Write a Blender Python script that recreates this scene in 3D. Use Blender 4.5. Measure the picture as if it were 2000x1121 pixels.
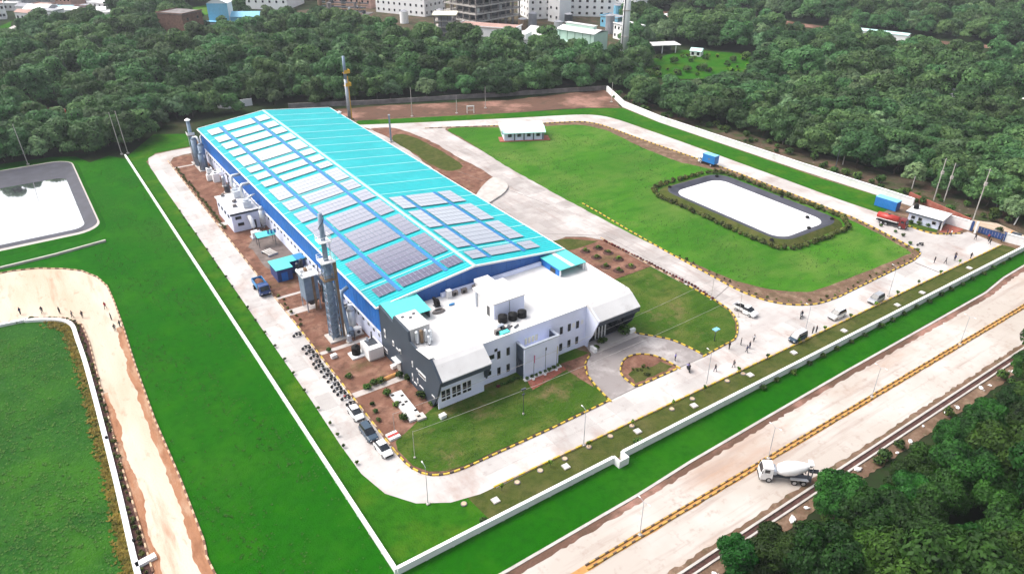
import bpy, bmesh, math, random
import numpy as np
from mathutils import Vector, Matrix

# ------------------------------------------------------------------ camera, sky, sun
for o in list(bpy.data.objects):
    bpy.data.objects.remove(o)
S = bpy.context.scene
C = S.collection
R = math.radians
cam_data = bpy.data.cameras.new('camera')
cam_data.sensor_width = 36.0
cam_data.lens = 25.686
cam_data.clip_start = 1.0
cam_data.clip_end = 6000.0
cam = bpy.data.objects.new('camera', cam_data)
C.objects.link(cam)
cam.matrix_world = Matrix(((0.826831, 0.273864, -0.491272, 0.0),
                           (-0.562443, 0.406826, -0.719827, 0.0),
                           (0.002727, 0.871488, 0.490409, 80.0),
                           (0, 0, 0, 1)))
S.camera = cam
SUN_EL, SUN_AZ = 54.0, 318.0        # azimuth measured from +Y clockwise
W = bpy.data.worlds.new('World')
S.world = W
W.use_nodes = True
wn, wl = W.node_tree.nodes, W.node_tree.links
wn.clear()
sky = wn.new('ShaderNodeTexSky')
sky.sky_type = 'NISHITA'
sky.sun_disc = False
sky.sun_elevation = R(SUN_EL)
sky.sun_rotation = R(SUN_AZ)
sky.air_density = 1.0
sky.dust_density = 7.0
sky.ozone_density = 1.0
hs = wn.new('ShaderNodeHueSaturation')
hs.inputs['Saturation'].default_value = 0.45
bg = wn.new('ShaderNodeBackground')
bg.inputs['Strength'].default_value = 0.15
wo = wn.new('ShaderNodeOutputWorld')
wl.new(sky.outputs[0], hs.inputs['Color'])
wl.new(hs.outputs[0], bg.inputs['Color'])
wl.new(bg.outputs[0], wo.inputs[0])
sd = bpy.data.lights.new('sun', 'SUN')
sd.energy = 0.5
sd.angle = R(34)
sd.color = (1.0, 0.965, 0.91)
sun = bpy.data.objects.new('sun', sd)
C.objects.link(sun)
az, el = R(SUN_AZ), R(SUN_EL)
sdir = Vector((math.sin(az) * math.cos(el), math.cos(az) * math.cos(el), math.sin(el)))
sun.rotation_euler = (-sdir).to_track_quat('-Z', 'Y').to_euler()
sun.location = sdir * 300
S.view_settings.view_transform = 'Standard'
S.view_settings.look = 'None'
S.view_settings.gamma = 1.0
S.view_settings.use_curve_mapping = False
S.view_settings.exposure = 0.96

rnd = random.Random(7)
U = rnd.uniform

# ------------------------------------------------------------------ materials
def newmat(name):
    m = bpy.data.materials.new(name)
    m.use_nodes = True
    nt = m.node_tree
    b = nt.nodes['Principled BSDF']
    return m, nt, b

def plain(name, col, rough=0.6, metal=0.0, spec=0.5, var=0.0, vscale=0.8, ior=1.5):
    """one paint or metal, with a little grain of the same colour"""
    m, nt, b = newmat(name)
    b.inputs['Base Color'].default_value = (*col, 1)
    b.inputs['Roughness'].default_value = rough
    b.inputs['Metallic'].default_value = metal
    b.inputs['Specular IOR Level'].default_value = spec
    b.inputs['IOR'].default_value = ior
    if var > 0:
        g = nt.nodes.new('ShaderNodeNewGeometry')
        n = nt.nodes.new('ShaderNodeTexNoise')
        n.inputs['Scale'].default_value = vscale
        n.inputs['Detail'].default_value = 5
        nt.links.new(g.outputs['Position'], n.inputs['Vector'])
        r = nt.nodes.new('ShaderNodeValToRGB')
        r.color_ramp.elements[0].position = 0.3
        r.color_ramp.elements[1].position = 0.7
        r.color_ramp.elements[0].color = (*[c * (1 - var) for c in col], 1)
        r.color_ramp.elements[1].color = (*[min(1, c * (1 + var * 0.6)) for c in col], 1)
        nt.links.new(n.outputs['Fac'], r.inputs['Fac'])
        nt.links.new(r.outputs['Color'], b.inputs['Base Color'])
    return m

def layered(name, base, layers, rough=0.9, bump=0.0, bscale=3.0, spec=0.04):
    """ground: base colour ramp plus patches. layers: (colour, scale, lo, hi, strength, stretch(x,y), detail)"""
    m, nt, b = newmat(name)
    b.inputs['Roughness'].default_value = rough
    b.inputs['Specular IOR Level'].default_value = spec
    g = nt.nodes.new('ShaderNodeNewGeometry')
    cur = None
    col0 = nt.nodes.new('ShaderNodeRGB')
    col0.outputs[0].default_value = (*base, 1)
    cur = col0.outputs[0]
    for i, (c, sc, lo, hi, st, stretch, det) in enumerate(layers):
        mp = nt.nodes.new('ShaderNodeMapping')
        mp.inputs['Scale'].default_value = (sc * stretch[0], sc * stretch[1], sc)
        mp.inputs['Location'].default_value = (i * 17.3, i * 5.1, i * 3.7)
        nt.links.new(g.outputs['Position'], mp.inputs['Vector'])
        n = nt.nodes.new('ShaderNodeTexNoise')
        n.inputs['Scale'].default_value = 1.0
        n.inputs['Detail'].default_value = det
        n.inputs['Roughness'].default_value = 0.62
        nt.links.new(mp.outputs[0], n.inputs['Vector'])
        r = nt.nodes.new('ShaderNodeMapRange')
        r.inputs['From Min'].default_value = lo
        r.inputs['From Max'].default_value = hi
        r.inputs['To Max'].default_value = st
        nt.links.new(n.outputs['Fac'], r.inputs['Value'])
        mx = nt.nodes.new('ShaderNodeMix')
        mx.data_type = 'RGBA'
        nt.links.new(r.outputs[0], mx.inputs['Factor'])
        nt.links.new(cur, mx.inputs['A'])
        mx.inputs['B'].default_value = (*c, 1)
        cur = mx.outputs['Result']
    nt.links.new(cur, b.inputs['Base Color'])
    if bump > 0:
        n = nt.nodes.new('ShaderNodeTexNoise')
        n.inputs['Scale'].default_value = bscale
        n.inputs['Detail'].default_value = 4
        nt.links.new(g.outputs['Position'], n.inputs['Vector'])
        bp = nt.nodes.new('ShaderNodeBump')
        bp.inputs['Strength'].default_value = bump
        bp.inputs['Distance'].default_value = 0.3
        nt.links.new(n.outputs['Fac'], bp.inputs['Height'])
        nt.links.new(bp.outputs[0], b.inputs['Normal'])
    return m

def leafmat(name, dark, light, transl=0.25):
    """leaves: hue differs from clump to clump and from tree to tree"""
    m, nt, b = newmat(name)
    b.inputs['Roughness'].default_value = 0.65
    b.inputs['Specular IOR Level'].default_value = 0.25
    g = nt.nodes.new('ShaderNodeNewGeometry')
    n = nt.nodes.new('ShaderNodeTexNoise')
    n.inputs['Scale'].default_value = 0.55
    n.inputs['Detail'].default_value = 6
    n.inputs['Roughness'].default_value = 0.7
    nt.links.new(g.outputs['Position'], n.inputs['Vector'])
    r = nt.nodes.new('ShaderNodeMapRange')
    r.inputs['From Min'].default_value = 0.32
    r.inputs['From Max'].default_value = 0.7
    nt.links.new(n.outputs['Fac'], r.inputs['Value'])
    mx = nt.nodes.new('ShaderNodeMix')
    mx.data_type = 'RGBA'
    mx.inputs['A'].default_value = (*dark, 1)
    mx.inputs['B'].default_value = (*light, 1)
    nt.links.new(r.outputs[0], mx.inputs['Factor'])
    oi = nt.nodes.new('ShaderNodeObjectInfo')
    hv = nt.nodes.new('ShaderNodeHueSaturation')
    a = nt.nodes.new('ShaderNodeMapRange')
    a.inputs['To Min'].default_value = 0.478
    a.inputs['To Max'].default_value = 0.528
    nt.links.new(oi.outputs['Random'], a.inputs['Value'])
    w = nt.nodes.new('ShaderNodeTexWhiteNoise')
    w.noise_dimensions = '1D'
    nt.links.new(oi.outputs['Random'], w.inputs['W'])
    a2 = nt.nodes.new('ShaderNodeMapRange')
    a2.inputs['To Min'].default_value = 0.55
    a2.inputs['To Max'].default_value = 1.5
    nt.links.new(w.outputs['Value'], a2.inputs['Value'])
    nt.links.new(a.outputs[0], hv.inputs['Hue'])
    nt.links.new(a2.outputs[0], hv.inputs['Value'])
    nt.links.new(mx.outputs['Result'], hv.inputs['Color'])
    nt.links.new(hv.outputs[0], b.inputs['Base Color'])
    t = nt.nodes.new('ShaderNodeBsdfTranslucent')
    nt.links.new(hv.outputs[0], t.inputs['Color'])
    ms = nt.nodes.new('ShaderNodeMixShader')
    ms.inputs[0].default_value = transl
    nt.links.new(b.outputs[0], ms.inputs[1])
    nt.links.new(t.outputs[0], ms.inputs[2])
    nt.links.new(ms.outputs[0], nt.nodes['Material Output'].inputs[0])
    return m

M = {}
one = (1, 1)
M['forest_floor'] = layered('forest_floor', (0.022, 0.032, 0.014), [((0.075, 0.06, 0.036), 0.05, 0.52, 0.72, 0.8, one, 4), ((0.02, 0.05, 0.012), 0.5, 0.45, 0.7, 0.8, one, 5)])
M['field_grass'] = layered('field_grass', (0.008, 0.098, 0.001), [((0.036, 0.125, 0.010), 0.03, 0.45, 0.75, 0.6, one, 3), ((0.004, 0.062, 0.001), 0.9, 0.42, 0.75, 0.7, one, 5), ((0.024, 0.135, 0.003), 0.16, 0.5, 0.72, 0.6, one, 4), ((0.06, 0.11, 0.015), 0.35, 0.64, 0.82, 0.45, one, 6)], bump=0.5, bscale=4)
M['strip_grass'] = layered('strip_grass', (0.022, 0.115, 0.004), [((0.09, 0.15, 0.012), 0.12, 0.48, 0.7, 0.6, one, 4), ((0.008, 0.06, 0.003), 0.7, 0.45, 0.72, 0.6, one, 5)], bump=0.5, bscale=4)
M['rough_grass'] = layered('rough_grass', (0.020, 0.088, 0.012), [((0.055, 0.16, 0.024), 1.3, 0.5, 0.72, 0.8, one, 6), ((0.010, 0.052, 0.008), 0.18, 0.45, 0.7, 0.6, one, 5), ((0.14, 0.22, 0.08), 2.4, 0.60, 0.76, 0.6, one, 6), ((0.045, 0.155, 0.010), 0.05, 0.48, 0.72, 0.7, one, 3)], bump=0.9, bscale=3)
M['lawn_grass'] = layered('lawn_grass', (0.044, 0.098, 0.011), [((0.125, 0.135, 0.036), 0.11, 0.46, 0.66, 0.75, one, 6), ((0.018, 0.058, 0.005), 0.4, 0.48, 0.68, 0.65, (0.4, 1.2), 6), ((0.19, 0.13, 0.07), 0.2, 0.56, 0.72, 0.65, one, 6)], bump=0.5, bscale=4)
M['meadow_grass'] = layered('meadow_grass', (0.050, 0.165, 0.012), [((0.135, 0.195, 0.045), 0.05, 0.43, 0.68, 0.8, one, 5), ((0.020, 0.10, 0.008), 0.3, 0.45, 0.7, 0.65, (0.5, 1.2), 6), ((0.026, 0.11, 0.008), 0.02, 0.5, 0.7, 0.5, one, 3), ((0.18, 0.18, 0.07), 0.4, 0.62, 0.8, 0.5, one, 6)], bump=0.5, bscale=3)
M['olive_grass'] = layered('olive_grass', (0.062, 0.078, 0.018), [((0.125, 0.11, 0.045), 0.2, 0.46, 0.72, 0.7, one, 5), ((0.022, 0.042, 0.008), 0.8, 0.45, 0.72, 0.6, one, 5)], bump=0.5, bscale=4)
M['dry_grass'] = layered('dry_grass', (0.11, 0.12, 0.022), [((0.30, 0.22, 0.04), 0.5, 0.52, 0.72, 0.8, one, 5), ((0.035, 0.085, 0.010), 0.8, 0.42, 0.66, 0.9, one, 6)], bump=0.6, bscale=4)
M['concrete_road'] = layered('concrete_road', (0.43, 0.405, 0.39), [((0.54, 0.52, 0.505), 0.07, 0.42, 0.62, 0.9, one, 4), ((0.33, 0.245, 0.21), 0.20, 0.52, 0.74, 0.8, (1.2, 0.6), 6), ((0.25, 0.20, 0.18), 0.8, 0.58, 0.78, 0.65, one, 7), ((0.30, 0.25, 0.235), 0.05, 0.54, 0.78, 0.6, (0.4, 2.2), 5)], rough=0.85)
M['worn_concrete'] = layered('worn_concrete', (0.376, 0.344, 0.328), [((0.528, 0.496, 0.480), 0.10, 0.45, 0.65, 0.9, one, 5), ((0.288, 0.224, 0.200), 0.3, 0.52, 0.74, 0.7, (2.2, 0.35), 6), ((0.224, 0.192, 0.184), 1.1, 0.6, 0.78, 0.6, one, 6)], rough=0.85)
M['highway'] = layered('highway', (0.43, 0.385, 0.345), [((0.52, 0.49, 0.46), 0.05, 0.44, 0.62, 0.9, one, 4), ((0.37, 0.23, 0.16), 0.06, 0.50, 0.70, 0.85, (0.45, 1.6), 7), ((0.31, 0.235, 0.195), 0.7, 0.55, 0.75, 0.7, one, 7), ((0.33, 0.26, 0.225), 0.25, 0.53, 0.70, 0.7, (0.15, 2.5), 6)], rough=0.85)
M['dirt_road'] = layered('dirt_road', (0.47, 0.37, 0.275), [((0.58, 0.50, 0.41), 0.05, 0.36, 0.58, 0.95, (1.6, 0.35), 4), ((0.33, 0.17, 0.095), 0.12, 0.54, 0.72, 0.75, (2.6, 0.3), 7), ((0.27, 0.165, 0.11), 0.6, 0.58, 0.76, 0.6, (1.3, 0.5), 7)], rough=0.95, bump=0.3)
M['red_soil'] = layered('red_soil', (0.175, 0.088, 0.062), [((0.29, 0.165, 0.12), 0.3, 0.46, 0.66, 0.85, one, 6), ((0.09, 0.050, 0.036), 0.6, 0.48, 0.68, 0.8, one, 7), ((0.07, 0.08, 0.025), 0.12, 0.58, 0.72, 0.6, one, 5)], bump=0.5)
M['brown_soil'] = layered('brown_soil', (0.15, 0.095, 0.065), [((0.30, 0.21, 0.15), 0.4, 0.48, 0.7, 0.8, one, 6), ((0.06, 0.06, 0.025), 0.6, 0.52, 0.72, 0.8, one, 6), ((0.45, 0.36, 0.28), 1.2, 0.62, 0.78, 0.7, one, 5)], bump=0.6)
M['dark_soil'] = layered('dark_soil', (0.085, 0.045, 0.040), [((0.16, 0.09, 0.075), 0.9, 0.5, 0.7, 0.8, one, 5), ((0.035, 0.03, 0.02), 1.4, 0.52, 0.7, 0.8, one, 5)], bump=0.7)
M['scrub_soil'] = layered('scrub_soil', (0.075, 0.062, 0.042), [((0.17, 0.10, 0.075), 0.10, 0.48, 0.7, 0.8, one, 5), ((0.03, 0.06, 0.015), 0.25, 0.48, 0.66, 0.85, one, 6), ((0.36, 0.31, 0.27), 0.8, 0.64, 0.78, 0.7, one, 5)], bump=0.6)
M['berm_soil'] = layered('berm_soil', (0.13, 0.075, 0.055), [((0.34, 0.19, 0.15), 0.06, 0.50, 0.62, 0.85, one, 5), ((0.07, 0.055, 0.035), 0.4, 0.5, 0.7, 0.6, one, 5)], bump=0.5)
M['oily_yard'] = layered('oily_yard', (0.16, 0.13, 0.12), [((0.26, 0.22, 0.20), 0.3, 0.5, 0.7, 0.8, one, 5), ((0.07, 0.06, 0.055), 0.6, 0.5, 0.7, 0.7, one, 5)])
M['dirt_edge'] = layered('dirt_edge', (0.33, 0.165, 0.095), [((0.46, 0.33, 0.23), 0.25, 0.48, 0.68, 0.8, (2.0, 0.5), 6), ((0.20, 0.09, 0.05), 0.5, 0.5, 0.7, 0.8, (1.6, 0.5), 7)], bump=0.4)
M['driveway'] = layered('driveway', (0.27, 0.245, 0.24), [((0.47, 0.44, 0.43), 0.16, 0.48, 0.66, 0.9, one, 6), ((0.20, 0.17, 0.165), 0.5, 0.5, 0.7, 0.7, one, 7)], rough=0.8)
M['paving'] = layered('paving', (0.464, 0.424, 0.400), [((0.336, 0.288, 0.264), 0.5, 0.5, 0.72, 0.7, one, 5)])
M['red_paving'] = layered('red_paving', (0.30, 0.10, 0.075), [((0.40, 0.19, 0.14), 0.8, 0.48, 0.7, 0.7, one, 5)])
def with_tone(src, lo, hi):
    """same ground, each slab a little darker or lighter than its neighbour"""
    m = M[src].copy(); nt = m.node_tree
    b = nt.nodes['Principled BSDF']
    l = b.inputs['Base Color'].links[0]
    oi = nt.nodes.new('ShaderNodeObjectInfo'); r = nt.nodes.new('ShaderNodeMapRange')
    r.inputs['To Min'].default_value = lo; r.inputs['To Max'].default_value = hi
    nt.links.new(oi.outputs['Random'], r.inputs['Value'])
    hv = nt.nodes.new('ShaderNodeHueSaturation')
    nt.links.new(r.outputs[0], hv.inputs['Value']); nt.links.new(l.from_socket, hv.inputs['Color'])
    nt.links.new(hv.outputs[0], b.inputs['Base Color'])
    return m
M['road_slab'] = with_tone('concrete_road', 0.86, 1.1)
M['worn_slab'] = with_tone('worn_concrete', 0.82, 1.12)
M['white_wall'] = layered('white_wall_paint', (0.78, 0.78, 0.78), [((0.60, 0.58, 0.55), 0.35, 0.54, 0.76, 0.7, (1, 1), 6), ((0.42, 0.40, 0.36), 1.1, 0.62, 0.80, 0.6, (1, 1), 7)], rough=0.8, spec=0.3)
M['facade'] = plain('facade_sky_tint', (0.74, 0.78, 0.95), 0.75, var=0.05, vscale=0.3)  # bluish sky light on the walls is mixed into this colour
M['slate'] = plain('slate_grey_paint', (0.038, 0.054, 0.078), 0.6, var=0.10, vscale=0.4)
M['roof_white'] = layered('white_roof_coating', (0.60, 0.59, 0.585), [((0.68, 0.675, 0.67), 0.12, 0.42, 0.62, 0.9, one, 5), ((0.42, 0.40, 0.39), 0.35, 0.56, 0.78, 0.65, one, 7), ((0.36, 0.33, 0.31), 1.4, 0.64, 0.80, 0.5, one, 6)], rough=0.8, spec=0.3)
M['teal'] = layered('turquoise_roof_sheet', (0.004, 0.42, 0.45), [((0.003, 0.33, 0.37), 1.0, 0.46, 0.70, 0.7, (0.12, 1.1), 6), ((0.03, 0.50, 0.52), 0.12, 0.50, 0.74, 0.6, one, 5), ((0.10, 0.34, 0.34), 0.9, 0.62, 0.80, 0.5, (0.2, 1.0), 7)], rough=0.42, spec=0.4)
M['teal_pale'] = plain('pale_rooflight_sheet', (0.24, 0.62, 0.64), 0.4)
M['teal_bright'] = plain('pale_turquoise_sheet', (0.09, 0.60, 0.56), 0.5, var=0.05)
M['ridge'] = plain('ridge_flashing', (0.35, 0.68, 0.67), 0.5)
M['blue_clad'] = plain('blue_cladding', (0.008, 0.15, 0.52), 0.5, var=0.12, vscale=0.5)
M['blue_dark'] = plain('dark_blue_cladding', (0.010, 0.095, 0.34), 0.5, var=0.10, vscale=0.5)
M['shade_blue'] = plain('blue_gap_shade', (0.012, 0.16, 0.40), 0.5, var=0.12, vscale=0.7)  # blue standing in for the shadow beneath the solar panels
M['trim'] = plain('white_trim', (0.78, 0.78, 0.78), 0.6)
M['glass'] = plain('dark_window_glass', (0.012, 0.016, 0.022), 0.08, spec=0.6)
M['black'] = plain('black_plastic', (0.008, 0.008, 0.009), 0.65, spec=0.2)
M['rubber'] = plain('tyre_rubber', (0.018, 0.018, 0.018), 0.85)
M['steel'] = plain('galvanised_steel', (0.42, 0.46, 0.52), 0.45, metal=0.4, var=0.2, vscale=1.5)
M['steel_blue'] = plain('blue_grey_steel', (0.20, 0.27, 0.36), 0.5, metal=0.2, var=0.2, vscale=1.2)
M['steel_dark'] = plain('dark_steel', (0.06, 0.07, 0.085), 0.55, metal=0.2, var=0.3, vscale=1.0)
M['duct'] = plain('aluminium_duct_cladding', (0.62, 0.65, 0.68), 0.35, metal=0.3, var=0.1, vscale=1.0)
M['rust'] = plain('rusty_steel', (0.23, 0.15, 0.09), 0.85, var=0.35, vscale=1.0)
M['concrete'] = plain('bare_concrete', (0.46, 0.43, 0.40), 0.85, var=0.2, vscale=0.6)
M['concrete_dark'] = plain('weathered_concrete', (0.20, 0.18, 0.175), 0.9, var=0.35, vscale=0.4)
M['white_paint'] = plain('white_vehicle_paint', (0.80, 0.80, 0.80), 0.25)
M['red_paint'] = plain('red_vehicle_paint', (0.42, 0.035, 0.025), 0.35, var=0.15)
M['dkred_paint'] = plain('dark_red_vehicle_paint', (0.16, 0.015, 0.015), 0.4)
M['navy_paint'] = plain('blue_grey_vehicle_paint', (0.035, 0.065, 0.10), 0.2)
M['silver_paint'] = plain('silver_vehicle_paint', (0.50, 0.51, 0.53), 0.3, metal=0.5)
M['blue_paint'] = plain('blue_vehicle_paint', (0.018, 0.19, 0.55), 0.4, var=0.1)
M['deep_blue'] = plain('deep_blue_paint', (0.015, 0.055, 0.20), 0.4, var=0.15)
M['lamp_glass'] = plain('headlamp_glass', (0.75, 0.76, 0.78), 0.1)
M['tail_red'] = plain('tail_lamp_plastic', (0.4, 0.01, 0.01), 0.2)
M['yellow'] = plain('yellow_kerb_paint', (0.60, 0.41, 0.05), 0.7, var=0.15, vscale=2)
M['yellow_dusty'] = plain('dusty_yellow_kerb_paint', (0.46, 0.29, 0.06), 0.8, var=0.3, vscale=1.2)
M['black_dusty'] = plain('dusty_black_kerb_paint', (0.10, 0.07, 0.05), 0.85, var=0.3, vscale=1.2)
M['kerb_black'] = plain('black_kerb_paint', (0.06, 0.04, 0.03), 0.8, var=0.25, vscale=2)
M['kerb_tan'] = plain('tan_kerb_stone', (0.52, 0.37, 0.24), 0.85, var=0.25, vscale=1)
M['kerb_brown'] = plain('brown_kerb_stone', (0.16, 0.08, 0.05), 0.85, var=0.25, vscale=1)
M['yellow_frame'] = plain('yellow_handrail_paint', (0.62, 0.36, 0.03), 0.5)
M['orange'] = plain('orange_sand', (0.50, 0.25, 0.08), 0.9, var=0.3)
M['liner'] = plain('grey_pond_liner', (0.048, 0.050, 0.068), 0.55, spec=0.3, var=0.3, vscale=0.35)
M['brick'] = plain('brown_brick', (0.21, 0.115, 0.08), 0.9, var=0.35, vscale=1.0)
M['pale_green'] = plain('pale_green_sheet', (0.50, 0.70, 0.60), 0.6, var=0.05)
M['mid_green'] = plain('green_wall_paint', (0.07, 0.26, 0.15), 0.7, var=0.15)
M['sky_blue'] = plain('sky_blue_paint', (0.20, 0.52, 0.72), 0.6, var=0.08)
M['roof_blue'] = plain('blue_tin_roof', (0.03, 0.22, 0.50), 0.5, var=0.1)
M['far_white'] = plain('far_white_paint', (0.88, 0.88, 0.88), 0.8, var=0.05, vscale=0.2)
M['far_grey'] = plain('far_grey_roof', (0.30, 0.31, 0.34), 0.8, var=0.25, vscale=0.3)
M['far_pink'] = plain('far_terracotta', (0.42, 0.26, 0.22), 0.8, var=0.25, vscale=0.3)
M['hut_roof'] = plain('pale_mint_roof', (0.50, 0.76, 0.72), 0.6, var=0.06)
M['bark'] = plain('bark', (0.07, 0.055, 0.042), 0.9, var=0.3, vscale=1.5)
M['skin'] = plain('skin', (0.20, 0.10, 0.06), 0.6)
M['hair'] = plain('black_hair', (0.01, 0.009, 0.008), 0.6)
M['cloth_dark'] = plain('dark_cloth', (0.018, 0.02, 0.03), 0.85)
M['cloth_navy'] = plain('navy_cloth', (0.02, 0.03, 0.09), 0.85)
M['cloth_white'] = plain('white_cloth', (0.66, 0.66, 0.68), 0.85)
M['cloth_red'] = plain('red_cloth', (0.38, 0.03, 0.05), 0.85)
M['cloth_grey'] = plain('grey_cloth', (0.12, 0.12, 0.13), 0.85)
M['cloth_violet'] = plain('violet_cloth', (0.22, 0.20, 0.55), 0.85)
M['flag_pink'] = plain('pink_flag_cloth', (0.62, 0.16, 0.30), 0.85)
M['flag_cream'] = plain('cream_flag_cloth', (0.75, 0.72, 0.55), 0.85)
M['leaf_near'] = leafmat('near_wood_leaves', (0.006, 0.026, 0.004), (0.042, 0.125, 0.012))
M['leaf_bright'] = leafmat('bright_leaves', (0.018, 0.085, 0.007), (0.045, 0.17, 0.014))
M['leaf_far'] = leafmat('far_wood_leaves', (0.016, 0.058, 0.020), (0.115, 0.225, 0.068))
M['leaf_pale'] = leafmat('pale_leaves', (0.055, 0.12, 0.055), (0.19, 0.30, 0.13))
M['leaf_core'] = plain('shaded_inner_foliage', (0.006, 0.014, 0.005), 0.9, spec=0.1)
M['shrub'] = leafmat('shrub_leaves', (0.03, 0.08, 0.012), (0.10, 0.17, 0.03))
M['tuft_lawn'] = leafmat('lawn_tufts', (0.018, 0.060, 0.005), (0.060, 0.11, 0.016))
M['tuft'] = leafmat('grass_tufts', (0.022, 0.085, 0.012), (0.085, 0.18, 0.035))
M['tuft_dry'] = leafmat('dry_grass_tufts', (0.12, 0.12, 0.02), (0.36, 0.27, 0.045))
M['tuft_green'] = leafmat('bright_grass_tufts', (0.010, 0.075, 0.003), (0.040, 0.13, 0.012))
M['shrub_lime'] = leafmat('lime_shrub_leaves', (0.07, 0.17, 0.012), (0.20, 0.32, 0.03))
M['hedge'] = leafmat('hedge_leaves', (0.06, 0.085, 0.02), (0.16, 0.17, 0.045))

def water(name, col, rough, ior, mixd):
    m, nt, b = newmat(name)
    b.inputs['Base Color'].default_value = (*col, 1)
    b.inputs['Roughness'].default_value = rough
    b.inputs['IOR'].default_value = ior
    b.inputs['Specular IOR Level'].default_value = 0.5
    g = nt.nodes.new('ShaderNodeNewGeometry')
    n = nt.nodes.new('ShaderNodeTexNoise')
    n.inputs['Scale'].default_value = 0.6
    n.inputs['Detail'].default_value = 3
    nt.links.new(g.outputs['Position'], n.inputs['Vector'])
    bp = nt.nodes.new('ShaderNodeBump')
    bp.inputs['Strength'].default_value = mixd
    bp.inputs['Distance'].default_value = 0.05
    nt.links.new(n.outputs['Fac'], bp.inputs['Height'])
    nt.links.new(bp.outputs[0], b.inputs['Normal'])
    return m
M['pond_sky_white'] = water('sky_white_pond_water', (0.80, 0.80, 0.81), 0.12, 1.4, 0.05)  # white reflection of the overcast sky put into the base colour

def sky_glass(name, col, rough, lo, hi, flo, fhi):
    """glass that mirrors the sky more and more towards grazing angles"""
    m, nt, b = newmat(name)
    b.inputs['Base Color'].default_value = (*col, 1)
    b.inputs['Roughness'].default_value = 0.3
    g = nt.nodes.new('ShaderNodeBsdfGlossy')
    g.inputs['Roughness'].default_value = rough
    g.inputs['Color'].default_value = (1, 1, 1, 1)
    lw = nt.nodes.new('ShaderNodeLayerWeight')
    lw.inputs['Blend'].default_value = 0.5
    r = nt.nodes.new('ShaderNodeMapRange')
    r.inputs['From Min'].default_value = lo; r.inputs['From Max'].default_value = hi
    r.inputs['To Min'].default_value = flo; r.inputs['To Max'].default_value = fhi
    nt.links.new(lw.outputs['Facing'], r.inputs['Value'])
    ms = nt.nodes.new('ShaderNodeMixShader')
    nt.links.new(r.outputs[0], ms.inputs[0])
    nt.links.new(b.outputs[0], ms.inputs[1]); nt.links.new(g.outputs[0], ms.inputs[2])
    nt.links.new(ms.outputs[0], nt.nodes['Material Output'].inputs[0])
    return m
M['solar'] = sky_glass('solar_module_glass', (0.060, 0.052, 0.115), 0.12, 0.49, 0.65, 0.10, 0.98)
M['pond_clear'] = sky_glass('still_pond_water', (0.16, 0.18, 0.20), 0.05, 0.3, 0.72, 0.25, 0.86)
M['solar_frame'] = plain('module_frame', (0.30, 0.33, 0.42), 0.4, metal=0.3)

# ------------------------------------------------------------------ helpers
def link(o):
    C.objects.link(o)
    return o

def tag(o, label=None, cat=None, group=None, kind=None):
    if label: o['label'] = label
    if cat: o['category'] = cat
    if group: o['group'] = group
    if kind: o['kind'] = kind
    return o

def thing(name, label, cat, loc=(0, 0, 0), rz=0.0, group=None):
    o = bpy.data.objects.new(name, None)
    o.empty_display_size = 0.5
    o.location = loc
    o.rotation_euler = (0, 0, rz)
    link(o)
    return tag(o, label, cat, group)

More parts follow.
